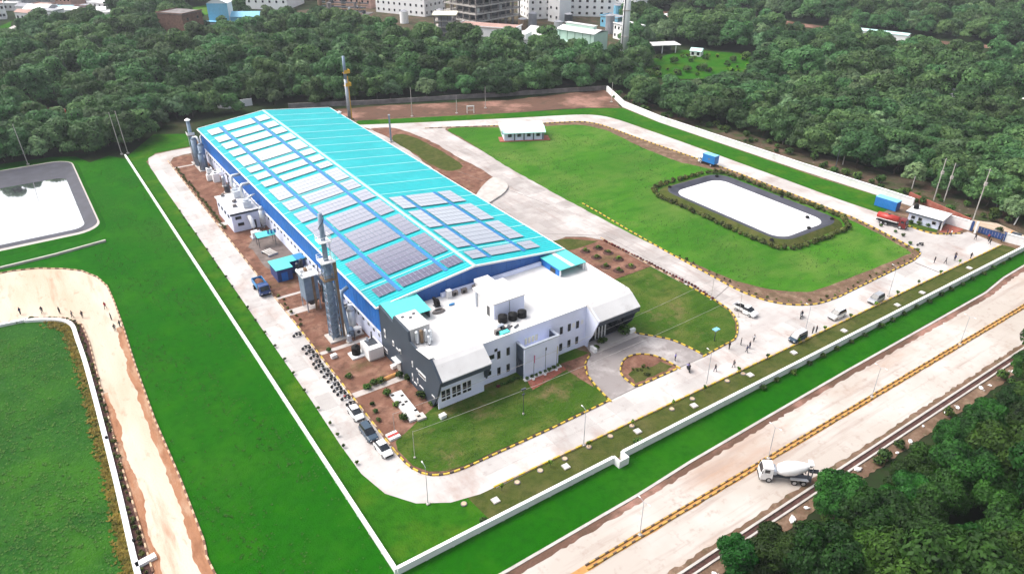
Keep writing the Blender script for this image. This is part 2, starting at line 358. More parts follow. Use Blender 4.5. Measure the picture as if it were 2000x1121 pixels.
class MB:
    """collects simple shapes into one mesh"""
    def __init__(self):
        self.v = []; self.f = []; self.m = []
    def add(self, vs, fs, mi=0):
        n = len(self.v)
        self.v += [tuple(p) for p in vs]
        self.f += [tuple(i + n for i in f) for f in fs]
        self.m += [mi] * len(fs)
        return self
    def box(self, c, s, rz=0.0, mi=0):
        x, y, z = s[0] / 2, s[1] / 2, s[2] / 2
        ca, sa = math.cos(rz), math.sin(rz)
        vs = []
        for dz in (-z, z):
            for dx, dy in ((-x, -y), (x, -y), (x, y), (-x, y)):
                vs.append((c[0] + dx * ca - dy * sa, c[1] + dx * sa + dy * ca, c[2] + dz))
        return self.add(vs, [(3, 2, 1, 0), (4, 5, 6, 7), (0, 1, 5, 4), (1, 2, 6, 5), (2, 3, 7, 6), (3, 0, 4, 7)], mi)
    def bx(self, x0, x1, y0, y1, z0, z1, mi=0):
        return self.box(((x0 + x1) / 2, (y0 + y1) / 2, (z0 + z1) / 2), (x1 - x0, y1 - y0, z1 - z0), 0, mi)
    def quad(self, a, b, c, d, mi=0):
        return self.add([a, b, c, d], [(0, 1, 2, 3)], mi)
    def tube(self, pts, r, n=8, mi=0, r1=None, caps=True):
        pts = [Vector(p) for p in pts]
        rings = []
        k = len(pts)
        for i, p in enumerate(pts):
            d = (pts[min(i + 1, k - 1)] - pts[max(i - 1, 0)]).normalized()
            a = d.cross(Vector((0, 0, 1)))
            if a.length < 1e-3: a = Vector((1, 0, 0))
            a.normalize(); b = d.cross(a)
            rr = r if r1 is None else r + (r1 - r) * i / max(1, k - 1)
            rings.append([p + (a * math.cos(2 * math.pi * j / n) + b * math.sin(2 * math.pi * j / n)) * rr for j in range(n)])
        vs = [q for ring in rings for q in ring]
        fs = []
        for i in range(k - 1):
            for j in range(n):
                fs.append((i * n + j, i * n + (j + 1) % n, (i + 1) * n + (j + 1) % n, (i + 1) * n + j))
        if caps:
            fs.append(tuple(range(n))[::-1]); fs.append(tuple((k - 1) * n + j for j in range(n)))
        return self.add(vs, fs, mi)
    def cyl(self, x, y, z0, z1, r0, r1=None, n=12, mi=0):
        r1 = r0 if r1 is None else r1
        vs = [(x + r0 * math.cos(2 * math.pi * j / n), y + r0 * math.sin(2 * math.pi * j / n), z0) for j in range(n)]
        vs += [(x + r1 * math.cos(2 * math.pi * j / n), y + r1 * math.sin(2 * math.pi * j / n), z1) for j in range(n)]
        fs = [(j, (j + 1) % n, n + (j + 1) % n, n + j) for j in range(n)]
        fs += [tuple(range(n))[::-1], tuple(range(n, 2 * n))]
        return self.add(vs, fs, mi)
    def loft(self, secs, mi=0):
        """secs: list of rings (equal length)"""
        n = len(secs[0])
        vs = [p for s in secs for p in s]
        fs = []
        for i in range(len(secs) - 1):
            for j in range(n):
                fs.append((i * n + j, i * n + (j + 1) % n, (i + 1) * n + (j + 1) % n, (i + 1) * n + j))
        fs.append(tuple(range(n))[::-1])
        fs.append(tuple((len(secs) - 1) * n + j for j in range(n)))
        return self.add(vs, fs, mi)
    def prism(self, poly, z0, z1, mi=0):
        n = len(poly)
        vs = [(p[0], p[1], z0) for p in poly] + [(p[0], p[1], z1) for p in poly]
        fs = [(j, (j + 1) % n, n + (j + 1) % n, n + j) for j in range(n)] + [tuple(range(n, 2 * n)), tuple(range(n))[::-1]]
        return self.add(vs, fs, mi)
    def ico(self, c, r, sub=1, mi=0, sq=(1, 1, 1)):
        vs, fs = ICO[sub]
        return self.add([(c[0] + v[0] * r * sq[0], c[1] + v[1] * r * sq[1], c[2] + v[2] * r * sq[2]) for v in vs], fs, mi)
    def mesh(self, name, mats, fix=True):
        me = bpy.data.meshes.new(name)
        me.from_pydata(self.v, [], self.f)
        for m in mats: me.materials.append(m)
        if len(mats) > 1: me.polygons.foreach_set('material_index', self.m)
        if fix:
            b = bmesh.new(); b.from_mesh(me)
            bmesh.ops.recalc_face_normals(b, faces=b.faces[:])
            b.to_mesh(me); b.free()
        me.update()
        return me

ICO = {}
for _s in (1, 2):
    _b = bmesh.new()
    bmesh.ops.create_icosphere(_b, subdivisions=_s, radius=1.0)
    ICO[_s] = ([tuple(v.co) for v in _b.verts], [tuple(v.index for v in f.verts) for f in _b.faces])
    _b.free()

def mats_of(ms):
    ms = ms if isinstance(ms, (list, tuple)) else [ms]
    return [M[m] if isinstance(m, str) else m for m in ms]

def obj(name, mb, ms, parent=None, world=False, smooth=False, me=None):
    me = me or mb.mesh(name, mats_of(ms))
    if smooth:
        me.polygons.foreach_set('use_smooth', [True] * len(me.polygons))
    o = bpy.data.objects.new(name, me)
    link(o)
    if parent is not None:
        o.parent = parent
        if world:   # shape was given in world coordinates; parent is unrotated
            o.location = tuple(-c for c in parent.location)
            if parent.parent is not None: o.location = (0, 0, 0)
    return o

def child(name, me, parent, loc, rot=(0, 0, 0), scale=None):
    o = bpy.data.objects.new(name, me)
    link(o)
    o.parent = parent
    o.location = loc
    o.rotation_euler = rot
    if scale: o.scale = scale
    return o

def copy_thing(src, loc, rz, label=None, group=None, scale=None):
    r = src.copy(); link(r)
    r.location = loc; r.rotation_euler = (0, 0, rz)
    if scale: r.scale = scale
    if label: r['label'] = label
    if group: r['group'] = group
    for ch in list(src.children):
        c = ch.copy(); link(c); c.parent = r
        for g in list(ch.children):
            d = g.copy(); link(d); d.parent = c
    return r

def smooth(pts, n=5, closed=False):
    """Catmull-Rom through ground points"""
    out = []
    k = len(pts)
    P = [np.array(p, float) for p in pts]
    rng = range(k) if closed else range(k - 1)
    for i in rng:
        if closed:
            a, b, c, d = P[i - 1], P[i], P[(i + 1) % k], P[(i + 2) % k]
        else:
            a, b, c, d = P[max(i - 1, 0)], P[i], P[i + 1], P[min(i + 2, k - 1)]
        for j in range(n):
            t = j / n
            q = 0.5 * (2 * b + (c - a) * t + (2 * a - 5 * b + 4 * c - d) * t * t + (3 * b - a - 3 * c + d) * t ** 3)
            out.append((float(q[0]), float(q[1])))
    if not closed: out.append(tuple(pts[-1]))
    return out

def arc(cx, cy, r, a0, a1, n=10):
    return [(cx + r * math.cos(R(a0 + (a1 - a0) * i / n)), cy + r * math.sin(R(a0 + (a1 - a0) * i / n))) for i in range(n + 1)]

def sheet(name, poly, z, mat, kind='structure', parent=None):
    """flat piece of ground"""
    b = bmesh.new()
    vs = [b.verts.new((p[0], p[1], z)) for p in poly]
    f = b.faces.new(vs)
    b.normal_update()
    if f.normal.z < 0: f.normal_flip()
    bmesh.ops.triangulate(b, faces=[f], ngon_method='EAR_CLIP')
    me = bpy.data.meshes.new(name)
    b.to_mesh(me); b.free()
    me.materials.append(M[mat])
    o = bpy.data.objects.new(name, me)
    link(o)
    if parent is not None: o.parent = parent
    else: o['kind'] = kind
    return o

def rough_edge(poly, amp, step=2.5, seed=1):
    """break the straight edge of a dirt or grass patch"""
    rr = random.Random(seed)
    out = []
    k = len(poly)
    for i in range(k):
        a, b = poly[i], poly[(i + 1) % k]
        L = math.hypot(b[0] - a[0], b[1] - a[1])
        n = max(1, int(L / step))
        for j in range(n):
            t = j / n
            out.append((a[0] + (b[0] - a[0]) * t + rr.uniform(-amp, amp), a[1] + (b[1] - a[1]) * t + rr.uniform(-amp, amp)))
    return out

def walk(poly, step):
    """points every step along a polyline, with heading"""
    out = []
    rest = 0.0
    for a, b in zip(poly[:-1], poly[1:]):
        L = math.hypot(b[0] - a[0], b[1] - a[1])
        if L < 1e-6: continue
        h = math.atan2(b[1] - a[1], b[0] - a[0])
        d = rest
        while d < L:
            out.append((a[0] + (b[0] - a[0]) * d / L, a[1] + (b[1] - a[1]) * d / L, h))
            d += step
        rest = d - L
    return out

def kerb_mesh(name, L, mat, w=0.28, h=0.24):
    return MB().loft([[(-L / 2, -w / 2, 0), (-L / 2, w / 2, 0), (-L / 2, w / 2 * 0.8, h), (-L / 2, -w / 2 * 0.8, h)],
                      [(L / 2, -w / 2, 0), (L / 2, w / 2, 0), (L / 2, w / 2 * 0.8, h), (L / 2, -w / 2 * 0.8, h)]]).mesh(name, [M[mat]])
KM = {}
def kerb(poly, L=0.85, cols=('yellow', 'kerb_black'), z=0.09, w=0.28, h=0.24, gap=0.03, limit=300):
    root = bpy.data.objects.new('kerb', None)
    link(root); root['kind'] = 'structure'
    pts = walk(poly, L)
    root.location = (pts[0][0], pts[0][1], 0)
    for i, (x, y, a) in enumerate(pts[:limit]):
        c = cols[i % len(cols)]
        ln = L * (1.22 if c.startswith('yellow') else 0.78 if c in ('kerb_black', 'black_dusty') else 1.0) - gap
        key = (c, L, w, h)
        if key not in KM: KM[key] = kerb_mesh('kerb_stone', ln, c, w, h)
        child('kerb_stone', KM[key], root, (x - root.location[0], y - root.location[1], z), (0, 0, a))
    return root

def ribbon(name, poly, z0, h, w, mat, label=None, cat=None, parent=None):
    """low wall following a polyline, as one mesh"""
    mb = MB()
    k = len(poly)
    L, Rr = [], []
    for i in range(k):
        a = np.array(poly[max(i - 1, 0)]); b = np.array(poly[min(i + 1, k - 1)])
        d = (b - a) / (np.linalg.norm(b - a) + 1e-9)
        nrm = np.array((-d[1], d[0])) * w / 2
        L.append(np.array(poly[i]) + nrm); Rr.append(np.array(poly[i]) - nrm)
    rings = [[(l[0], l[1], z0), (l[0], l[1], z0 + h), (r[0], r[1], z0 + h), (r[0], r[1], z0)] for l, r in zip(L, Rr)]
    mb.loft(rings)
    o = obj(name, mb, mat, parent)
    if label: tag(o, label, cat)
    return o

# ------------------------------------------------------------------ ground
sheet('terrain', [(-900, -900), (1500, -900), (1500, 1500), (-900, 1500)], 0.0, 'forest_floor')
verge = [(-160, 54.4), (37.3, 54.4), (60.6, 54.9), (71.8, 55.6), (91.4, 56.0), (113.9, 56.6), (142.2, 57.0), (165.4, 57.2), (176, 58.4), (190, 58.8), (262, 59.0)]
sheet('field', rough_edge(verge[1:-1], 0.0, 9) [:0] + verge + [(262, 62.2), (24.3, 62.2), (24.3, 256), (20, 263), (14, 259), (11, 268), (4, 272), (-160, 285)], 0.03, 'field_grass')
sheet('yard_ground', [(24.3, 62.3), (197, 62.3), (198, 100), (196, 190), (199, 212), (104, 256), (60, 266), (24.3, 258)], 0.03, 'brown_soil')
sheet('grass_strip', [(24.4, 62.5), (41.5, 62.5), (40.0, 68.6), (33, 71.4), (29, 77.4), (28.6, 130), (29, 250), (33, 257), (45, 258), (47.77, 272.20), (36.84, 278.80), (24.4, 258)], 0.06, 'strip_grass')
sheet('verge_lawn', [(39.5, 62.6), (194.5, 62.6), (193.6, 67.6), (105, 67.6), (62, 68.6), (39.0, 68.8)], 0.066, 'olive_grass')

left_road_outer = [(46, 256.6), (38, 256.6), (33.0, 255.8), (30.2, 253.0), (29.2, 247), (28.8, 229), (28.7, 182), (28.5, 135), (28.3, 104), (28.0, 90), (28.1, 82), (29.3, 76.2), (32.2, 71.9), (36.5, 69.2), (41.0, 68.2), (61.2, 68.0), (104.7, 67.2), (193.4, 66.7)]
left_road_inner = [(46, 250.6), (40.5, 250.4), (37.0, 249.2), (35.2, 245), (34.9, 232), (34.7, 187), (34.7, 142), (34.7, 116), (34.6, 90), (34.6, 83.0), (35.0, 79.0), (36.4, 76.1), (38.8, 74.6), (42.0, 74.1), (58.2, 74.0), (71.5, 74.3)]
sheet('concrete_road', left_road_outer[:-1] + [(104.7, 74.3)] + left_road_inner[::-1], 0.085, 'concrete_road')
sheet('concrete_road', [(71, 67.95), (104.7, 67.2), (193.4, 66.7), (194.3, 75.6), (192.27, 75.83), (185.51, 79.63), (184.23, 85.78), (186.2, 95.5), (176.5, 95), (173.3, 77.8), (171, 74.9), (167, 74.1), (137, 73.4), (130.5, 74.2), (125.5, 77), (122.2, 81.1), (120.9, 86), (113.0, 86), (112.5, 83.3), (110.2, 79.2), (106.9, 76.3), (104.6, 75), (95.4, 74.4), (71, 74.4)], 0.091, 'concrete_road')
loop_out = smooth([(100.5, 249.4), (118.2, 240.7), (153.0, 224.8), (176.1, 214.9), (183.2, 208.4), (185.3, 199.3), (185.6, 189.1), (186.0, 169.4), (185.9, 132.0), (185.6, 109.2), (186.2, 95.2)], 4)
loop_in = smooth([(104.0, 239), (126.4, 228.4), (147.9, 217.4), (169.0, 208.4), (174.5, 203.1), (176.0, 195.3), (176.3, 179.4), (177.3, 160.4), (178.3, 141.7), (178.2, 125.9), (177.7, 104.4), (177.2, 94.8)], 4)
sheet('loop_road', loop_out + loop_in[::-1], 0.097, 'concrete_road')
sheet('side_road', [(88.5, 131.5), (101.6, 130.5), (106, 131.2), (110, 128.5), (112.6, 124.5), (113.0, 86.0), (120.9, 86.0), (120.8, 98), (121.4, 112), (121.9, 126), (123.1, 145), (123.4, 181), (124, 206), (126.8, 229), (103.5, 240.5), (88.5, 250)], 0.079, 'worn_concrete')
# verge of grass between loop road and wall, and along the back
sheet('grass_strip', [(186.4, 95), (198.0, 96), (195.8, 120), (195.6, 189), (197.4, 211.8), (186.1, 219.3), (157, 230.8), (103.5, 254.2), (100.2, 249.8)] + [(x + 0.2, y + 0.2) for x, y in loop_out], 0.06, 'strip_grass')
sheet('berm', rough_edge([(103.5, 254.8), (157, 231.4), (186.1, 219.9), (197.4, 212.6), (206, 229), (210, 238), (166, 247), (120, 268), (100, 274)], 0.5, 3, 3), 0.05, 'berm_soil')

# the big field between side road and loop road
field_edge = smooth([(124.9, 226), (123.9, 206), (123.4, 181), (123.1, 145), (121.9, 126), (121.2, 111), (120.9, 98), (120.7, 90), (121.0, 86), (122.3, 81.2), (125.6, 77), (130.5, 74.4), (137, 73.7)], 3) + [(167, 74.3)] + smooth([(170.8, 75.1), (173.0, 77.8), (177.0, 94.8), (177.5, 104.4), (178.0, 125.9), (178.1, 141.7), (177.1, 160.4), (176.1, 179.4), (175.8, 195.3), (174.3, 202.9), (169, 208.2), (147.9, 217.2), (126.4, 228.2)], 3)
sheet('field_border', field_edge, 0.115, 'brown_soil')
meadow = smooth([(125.47, 225.36), (131.79, 224.82), (142.64, 217.58), (156.56, 209.79), (168.34, 204.20), (172.10, 196.44), (172.79, 191.59), (170.61, 173.24), (170.37, 156.22), (171.93, 150.58), (175.2, 138), (174.9, 112), (175.63, 97.87), (171.16, 78.62), (167.10, 77.00), (152.06, 77.34), (136.07, 78.24), (131.31, 80.06), (125.65, 86.65), (122.59, 99.00), (120.87, 129.49), (122.01, 178.98), (125.09, 213.62)], 4, True)
sheet('meadow', rough_edge(meadow, 0.18, 2.0, 5), 0.13, 'meadow_grass')

# planted plots round the factory
sheet('soil_plot', [(34.9, 78.5), (36.5, 76.6), (39, 75), (45.4, 75), (45.4, 246), (40, 249.6), (37.2, 248.6), (35.2, 244.5)], 0.10, 'red_soil')
sheet('oily_yard', rough_edge([(38.5, 150.5), (45.4, 150.5), (45.4, 176), (40.2, 176), (37.6, 170), (37.8, 158)], 0.3, 2, 9), 0.108, 'oily_yard')
for (xa, xb, yc, wd) in ((34.9, 41.6, 141.4, 0.9), (34.9, 41.0, 134.2, 2.4), (34.9, 44.6, 116.2, 1.1), (34.9, 45.2, 100.6, 1.5), (35.0, 41.5, 238.7, 1.0), (34.9, 38.2, 187.5, 2.2)):
    sheet('path', [(xa, yc - wd / 2), (xb, yc - wd / 2), (xb, yc + wd / 2), (xa, yc + wd / 2)], 0.116, 'paving')
lawn_a = [(35.78, 85.73), (39.03, 87.18), (44.99, 89.94), (45.8, 90.3), (62.4, 90.3), (76.5, 90.3), (78, 87.3), (75.2, 85.5), (73.3, 82.9), (72.2, 78.9), (71.6, 74.7), (58, 74.5), (42.0, 74.6), (39.1, 75.1), (36.9, 76.5), (35.5, 79.2), (35.1, 83.5)]
sheet('front_lawn', rough_edge(lawn_a, 0.12, 2.0, 4), 0.125, 'lawn_grass')
sheet('soil_plot', rough_edge([(71.09, 87.69), (77.77, 87.67), (75.24, 84.90), (73.03, 81.91), (71.63, 78.77), (70.84, 85.50)], 0.15, 1.5, 8), 0.132, 'red_soil')
sheet('red_paving', [(62.90, 87.43), (71.00, 86.96), (70.78, 85.74), (61.97, 84.21)], 0.138, 'red_paving')
lawn_b = [(101.8, 107.0), (112.6, 107.0), (112.9, 95.3), (112.8, 88.0), (112.2, 83.4), (109.9, 79.4), (106.7, 76.6), (104.5, 75.3), (95.6, 74.8), (95.1, 78.3), (94.1, 82.2), (91.8, 85.5), (89.7, 88.2), (89.3, 107.0)]
sheet('side_lawn', rough_edge(lawn_b, 0.12, 2.0, 6), 0.125, 'lawn_grass')
sheet('soil_plot', [(89.0, 107.2), (112.6, 107.2), (112.4, 124.4), (109.8, 128.3), (105.9, 130.6), (101.6, 130.0), (89.0, 130.6)], 0.119, 'red_soil')
sheet('rough_ground', rough_edge([(99.45, 131.68), (105.51, 130.10), (111.32, 124.40), (103.11, 124.37), (99.82, 125.23)], 0.2, 2, 2), 0.127, 'olive_grass')
sheet('driveway', [(71.4, 74.35), (72.1, 78.7), (73.2, 82.7), (75.1, 85.4), (78, 87.3), (79.2, 91.5), (88.9, 91.5), (89.6, 88.2), (91.8, 85.4), (94.1, 82.1), (95.1, 78.2), (95.5, 74.35)], 0.097, 'driveway')
island = smooth([(88.5, 74.6), (88.3, 76.9), (87.6, 79.7), (85.4, 81.9), (82.4, 82.3), (79.6, 80.6), (78.1, 78.3), (77.9, 74.8)], 4)
sheet('island_bed', island, 0.14, 'red_soil')
sheet('island_grass', rough_edge([(78.6, 75.4), (88.0, 75.2), (87.0, 77.8), (84.2, 77.6), (81.6, 78.8), (79.3, 78.0)], 0.25, 1.0, 3), 0.146, 'olive_grass')
plot = smooth([(103.02, 241.81), (109.36, 239.79), (112.33, 233.40), (113.64, 226.10), (114.50, 214.66), (113.82, 196.41), (113.35, 176.77), (101.89, 167.72), (101.68, 174.52), (101.47, 181.64), (102.12, 195.62), (103.54, 212.37), (104.12, 228.99)], 3, True)
sheet('soil_plot', rough_edge(plot, 0.25, 2, 12), 0.105, 'red_soil')
sheet('rough_lawn', rough_edge(smooth([(108.32, 231.07), (112.02, 223.03), (111.68, 193.76), (107.45, 188.18), (103.62, 192.39), (103.77, 210.98), (103.80, 225.13)], 3, True), 0.2, 2, 13), 0.113, 'olive_grass')
ramp = smooth([(101.08, 166.41), (112.65, 175.69), (113.45, 169.09), (109.73, 164.34), (103.69, 161.03), (100.39, 160.14)], 5, True)
obj('ramp', MB().prism(ramp, 0.05, 0.55), 'concrete')
tag(C.objects['ramp'], kind='structure')

# the dirt road and the fields on the left
dirt_r = [(-60, 205), (-13.97, 188.15), (-11.45, 187.96), (-6.44, 186.11), (-1.55, 182.51), (1.76, 179.07), (4.24, 173.82), (5.47, 167.83), (5.6, 160), (5.4, 148), (4.9, 132.8), (4.6, 113.4), (4.9, 97.1), (4.8, 82), (4.41, 78.87), (4.9, 70), (5.5, 55)]
dirt_l = [(-60, 168), (-15.24, 162.54), (-9.84, 162.00), (-4.16, 158.17), (-1.45, 153.25), (-1.11, 145.12), (-1.61, 125.88), (-1.96, 105.78), (-1.99, 93.05), (-2.1, 80), (-2.2, 55)]
sheet('dirt_road', dirt_r + dirt_l[::-1], 0.07, 'dirt_road')
nrng = np.random.RandomState(4)
edge = [p for p in dirt_r if p[1] < 156]
edge = walk(edge, 1.2); edge = [(a, b) for a, b, c in edge]
off = np.convolve(nrng.rand(len(edge) + 12), np.ones(7) / 7, 'same')[6:-6]
inner = [(x - 0.3 - 2.6 * off[i] ** 1.3, y) for i, (x, y) in enumerate(edge)]
sheet('dirt_edge', rough_edge(edge + inner[::-1], 0.07, 0.5, 51), 0.076, 'dirt_edge')
edge = [p for p in dirt_l if p[1] < 128]
edge = walk(edge, 1.2); edge = [(a, b) for a, b, c in edge]
off = np.convolve(nrng.rand(len(edge) + 12), np.ones(7) / 7, 'same')[6:-6]
inner = [(x + 0.2 + 2.2 * off[i] ** 1.4, y) for i, (x, y) in enumerate(edge)]
sheet('dirt_edge', rough_edge(edge + inner[::-1], 0.07, 0.5, 52), 0.078, 'dirt_edge')
wall_line = smooth([(-60, 166.8), (-15.27, 161.86), (-10.66, 160.87), (-6.45, 158.52), (-4.09, 156.21), (-3.04, 153.16), (-2.90, 147.42), (-2.72, 137.49), (-2.84, 122.92), (-3.04, 110.78), (-3.25, 100.01), (-3.57, 89.02), (-3.77, 81.31), (-4.0, 60)], 4)
sheet('rough_field', [(-160, 58)] + [(-160, 166.5)] + [(x - 0.2, y - 0.2) for x, y in wall_line], 0.045, 'rough_grass')
sheet('hedge_bed', [(x, y) for x, y in wall_line] + dirt_l[::-1], 0.062, 'dark_soil')
dry = [(x - 1.0 + 0.35 * math.sin(i * 1.3), y - 0.3) for i, (x, y) in enumerate(wall_line) if y < 157]
sheet('dry_grass_strip', rough_edge([(x - 0.3, y) for x, y in wall_line if y < 157] + dry[::-1], 0.22, 1.2, 21), 0.055, 'dry_grass')

# the highway on the right
hw = [(37.3, 54.2), (60.6, 54.6), (71.8, 55.2), (91.4, 55.6), (113.9, 56.0), (142.2, 56.2), (165.4, 56.4), (176, 57.6), (190, 58.0), (330, 58.2)]
sheet('highway', [(-60, 54.0)] + hw + [(330, 42.6), (-60, 41.9)], 0.075, 'highway')
sheet('roadside_dirt', rough_edge([(x, y + 0.15) for x, y in [(-60, 54.0)] + hw] + [(x, y - 1.0) for x, y in hw[::-1]] + [(-60, 53.0)], 0.2, 0.8, 31), 0.081, 'berm_soil')
sheet('median', rough_edge([(40, 48.5), (320, 48.7), (320, 49.9), (40, 49.6)], 0.1, 2, 33), 0.082, 'orange')
ribbon('roadside_drain', [(-60, 54.35)] + [(x, y + 0.35) for x, y in hw], 0.03, 0.14, 0.45, 'concrete')['kind'] = 'structure'
sheet('roadside_dirt', rough_edge([(-60, 38.0), (330, 38.5), (330, 42.8), (-60, 42.3)], 0.22, 0.8, 35), 0.084, 'brown_soil')
dr = ribbon('roadside_drain', [(-60, 41.1), (60, 41.4), (330, 41.8)], 0.03, 0.25, 0.35, 'concrete'); dr['kind'] = 'structure'
dr = ribbon('roadside_drain', [(-60, 40.0), (60, 40.3), (330, 40.7)], 0.03, 0.25, 0.3, 'concrete'); dr['kind'] = 'structure'
sheet('drain_bed', [(-60, 40.15), (60, 40.45), (330, 40.85), (330, 41.65), (60, 41.25), (-60, 40.95)], 0.09, 'dark_soil')

# strip of scrub outside the right wall, rubble by the gate
sheet('scrub', rough_edge([(198.6, 64), (214, 60), (222, 90), (214, 140), (210, 190), (214, 240), (206, 236), (199, 213), (196.8, 190), (197.2, 120), (199.2, 96)], 0.6, 4, 41), 0.04, 'scrub_soil')
sheet('rubble_ground', rough_edge([(197.6, 65), (204, 64), (206, 74), (203, 79), (196.5, 77)], 0.4, 2, 43), 0.06, 'dirt_road')
sheet('clearing', rough_edge([(259.40, 268.78), (297.60, 278.45), (316.48, 256.78), (316.48, 230.99), (272.37, 224.79), (254.75, 229.55), (241.41, 245.34)], 1.5, 8, 44), 0.05, 'strip_grass')
sheet('clearing', rough_edge([(6.85, 338.68), (12.50, 338.43), (9.89, 309.16), (4.21, 311.45)], 0.6, 4, 45), 0.05, 'red_soil')
sheet('clearing', rough_edge([(89.69, 556.50), (137.14, 573.16), (145.35, 545.77), (102.34, 519.80), (85.38, 526.42)], 2.5, 8, 46), 0.05, 'meadow_grass')
sheet('clearing', rough_edge([(4.16, 554.07), (12.30, 574.38), (10.28, 550.05), (2.84, 527.50)], 1.0, 8, 47), 0.05, 'strip_grass')
sheet('far_road', [(-12.90, 488.24), (11.55, 553.35), (12.33, 540.60), (-9.16, 463.26)], 0.06, 'concrete_road')
sheet('far_road', [(376.07, 379.11), (410.45, 346.45), (418.55, 303.29), (422.81, 262.64), (435.84, 216.88), (461.05, 167.34), (452.60, 163.79), (427.35, 212.20), (412.61, 255.81), (407.84, 295.06), (399.33, 336.65), (365.69, 368.34)], 0.06, 'berm_soil')
sheet('works_yard', [(164.48, 512.52), (223.66, 516.67), (296.11, 559.31), (459.07, 453.50), (315.33, 333.36), (256.17, 276.41), (242.75, 288.09), (221.05, 319.86), (200.14, 352.31), (189.38, 404.68), (173.88, 459.50)], 0.05, 'scrub_soil')

# joints and drains let into the concrete
for a, b, w in (((71.6, 74.35), (77.9, 74.5), 0.22), ((88.6, 74.5), (95.4, 74.4), 0.22), ((166.11, 73.47), (166.11, 66.68), 0.4), ((112.8, 88.2), (120.9, 90.6), 0.22), ((114.9, 126), (114.6, 90), 0.10), ((101, 137), (113.5, 127), 0.10), ((103, 208), (114.9, 150), 0.10)):
    dx, dy = b[0] - a[0], b[1] - a[1]; L = math.hypot(dx, dy)
    o = obj('drain_channel', MB().box(((a[0] + b[0]) / 2, (a[1] + b[1]) / 2, 0.08), (L, w, 0.06), math.atan2(dy, dx)), 'concrete_dark')
    o['kind'] = 'structure'

# cast slabs of the concrete roads, thin dark joints between them
def slabs(x0, x1, y0, y1, nx, ny, mat, z=0.094):
    root = bpy.data.objects.new('concrete_slabs', None); link(root); root['kind'] = 'structure'
    root.location = (x0, y0, 0)
    w, l = (x1 - x0) / nx, (y1 - y0) / ny
    me = MB().box((0, 0, z - 0.02), (w - 0.07, l - 0.07, 0.05)).mesh('road_slab', [M[mat]])
    for i in range(nx):
        for j in range(ny): child('road_slab', me, root, ((i + 0.5) * w, (j + 0.5) * l, 0))
slabs(43.5, 193.0, 67.9, 73.9, 34, 2, 'road_slab')
slabs(28.95, 34.55, 86, 244, 2, 35, 'road_slab')
slabs(113.3, 120.7, 87, 204, 2, 26, 'worn_slab', 0.088)
slabs(93, 113.2, 133, 160, 5, 6, 'worn_slab', 0.088)

# ------------------------------------------------------------------ ponds
def rrect(x0, x1, y0, y1, r, n=6):
    return arc(x1 - r, y1 - r, r, 0, 90, n) + arc(x0 + r, y1 - r, r, 90, 180, n) + arc(x0 + r, y0 + r, r, 180, 270, n) + arc(x1 - r, y0 + r, r, 270, 360, n)

def pond(name, rings, zs, mats, wz, wpoly, wmat):
    mb = MB()
    for i in range(len(rings) - 1):
        n = len(rings[i])
        a = [(p[0], p[1], zs[i]) for p in rings[i]]; b = [(p[0], p[1], zs[i + 1]) for p in rings[i + 1]]
        mb.add(a + b, [(j, (j + 1) % n, n + (j + 1) % n, n + j) for j in range(n)], i)
    o = obj('pond_bank', mb, mats)
    o['kind'] = 'structure'
    sheet('pond_water', wpoly, wz, wmat)
pond('pond', [rrect(145.4, 173.4, 95.0, 141.8, 6), rrect(147.4, 171.6, 96.9, 139.8, 5), rrect(148.0, 171.0, 97.5, 139.2, 4.6), rrect(150.4, 168.6, 99.9, 136.8, 3.8)], [0.12, 1.0, 1.02, 0.15], ['olive_grass', 'liner', 'liner'], 0.32, rrect(149.6, 169.4, 99.1, 137.6, 4), 'pond_sky_white')
pond('pond', [rrect(-90, 10.6, 197.6, 267, 7), rrect(-88, 9.4, 200.2, 264.6, 6), rrect(-87, 9.0, 201.6, 264.1, 5.5), rrect(-80, 5.6, 205.8, 248, 3)], [0.03, 0.6, 0.62, -0.15 + 0.2], ['field_grass', 'paving', 'liner'], 0.14, rrect(-81, 6.0, 205.3, 248.9, 3.2), 'pond_clear')
# floats and pipe ends on the pond liner
for i, (x, y) in enumerate(((168.99, 137.90), (171.61, 116.19), (170.04, 98.92), (160.87, 99.26), (166.40, 103.79), (146.24, 99.50), (150.55, 139.22))):
    mb = MB().cyl(0, 0, 0, 0.35, 0.55, 0.5, 10).cyl(0, 0, 0.35, 0.5, 0.2, 0.2, 8)
    o = obj('sand_bag', mb, 'black'); o.location = (x, y, 0.55 if i in (3, 4) else 0.95)
    tag(o, 'small black weight holding down the grey pond liner', 'weight', 'weights on the pond liner')

# ------------------------------------------------------------------ boundary walls
def wall(name, a, b, h, th, mat, label, step, post=0.35, cap=True, cat='wall'):
    dx, dy = b[0] - a[0], b[1] - a[1]; L = math.hypot(dx, dy); ang = math.atan2(dy, dx)
    root = thing(name, label, cat, (a[0], a[1], 0), ang)
    n = max(1, round(L / step)); s = L / n
    pm = MB().box((0, 0, h / 2), (s - post, th, h)).mesh('wall_panel', [M[mat]])
    qm = MB().box((0, 0, (h + 0.06) / 2), (post, th + 0.1, h + 0.06)).mesh('post', [M[mat]])
    for i in range(n):
        child('wall_panel', pm, root, ((i + 0.5) * s, 0, 0))
    for i in range(n + 1):
        child('post', qm, root, (i * s, 0, 0))
    if cap:
        obj('coping', MB().box((L / 2, 0, h + 0.1), (L, th + 0.22, 0.1)), mat, root)
    return root
wall('boundary_wall', (24.3, 62.5), (24.3, 258), 0.95, 0.28, 'white_wall', 'long straight white wall between the bright green field and the left concrete road', 4.0)
wall('boundary_wall', (24.6, 62.2), (61.6, 62.2), 1.2, 0.3, 'white_wall', 'white front wall from the near corner to the small notch', 4.0)
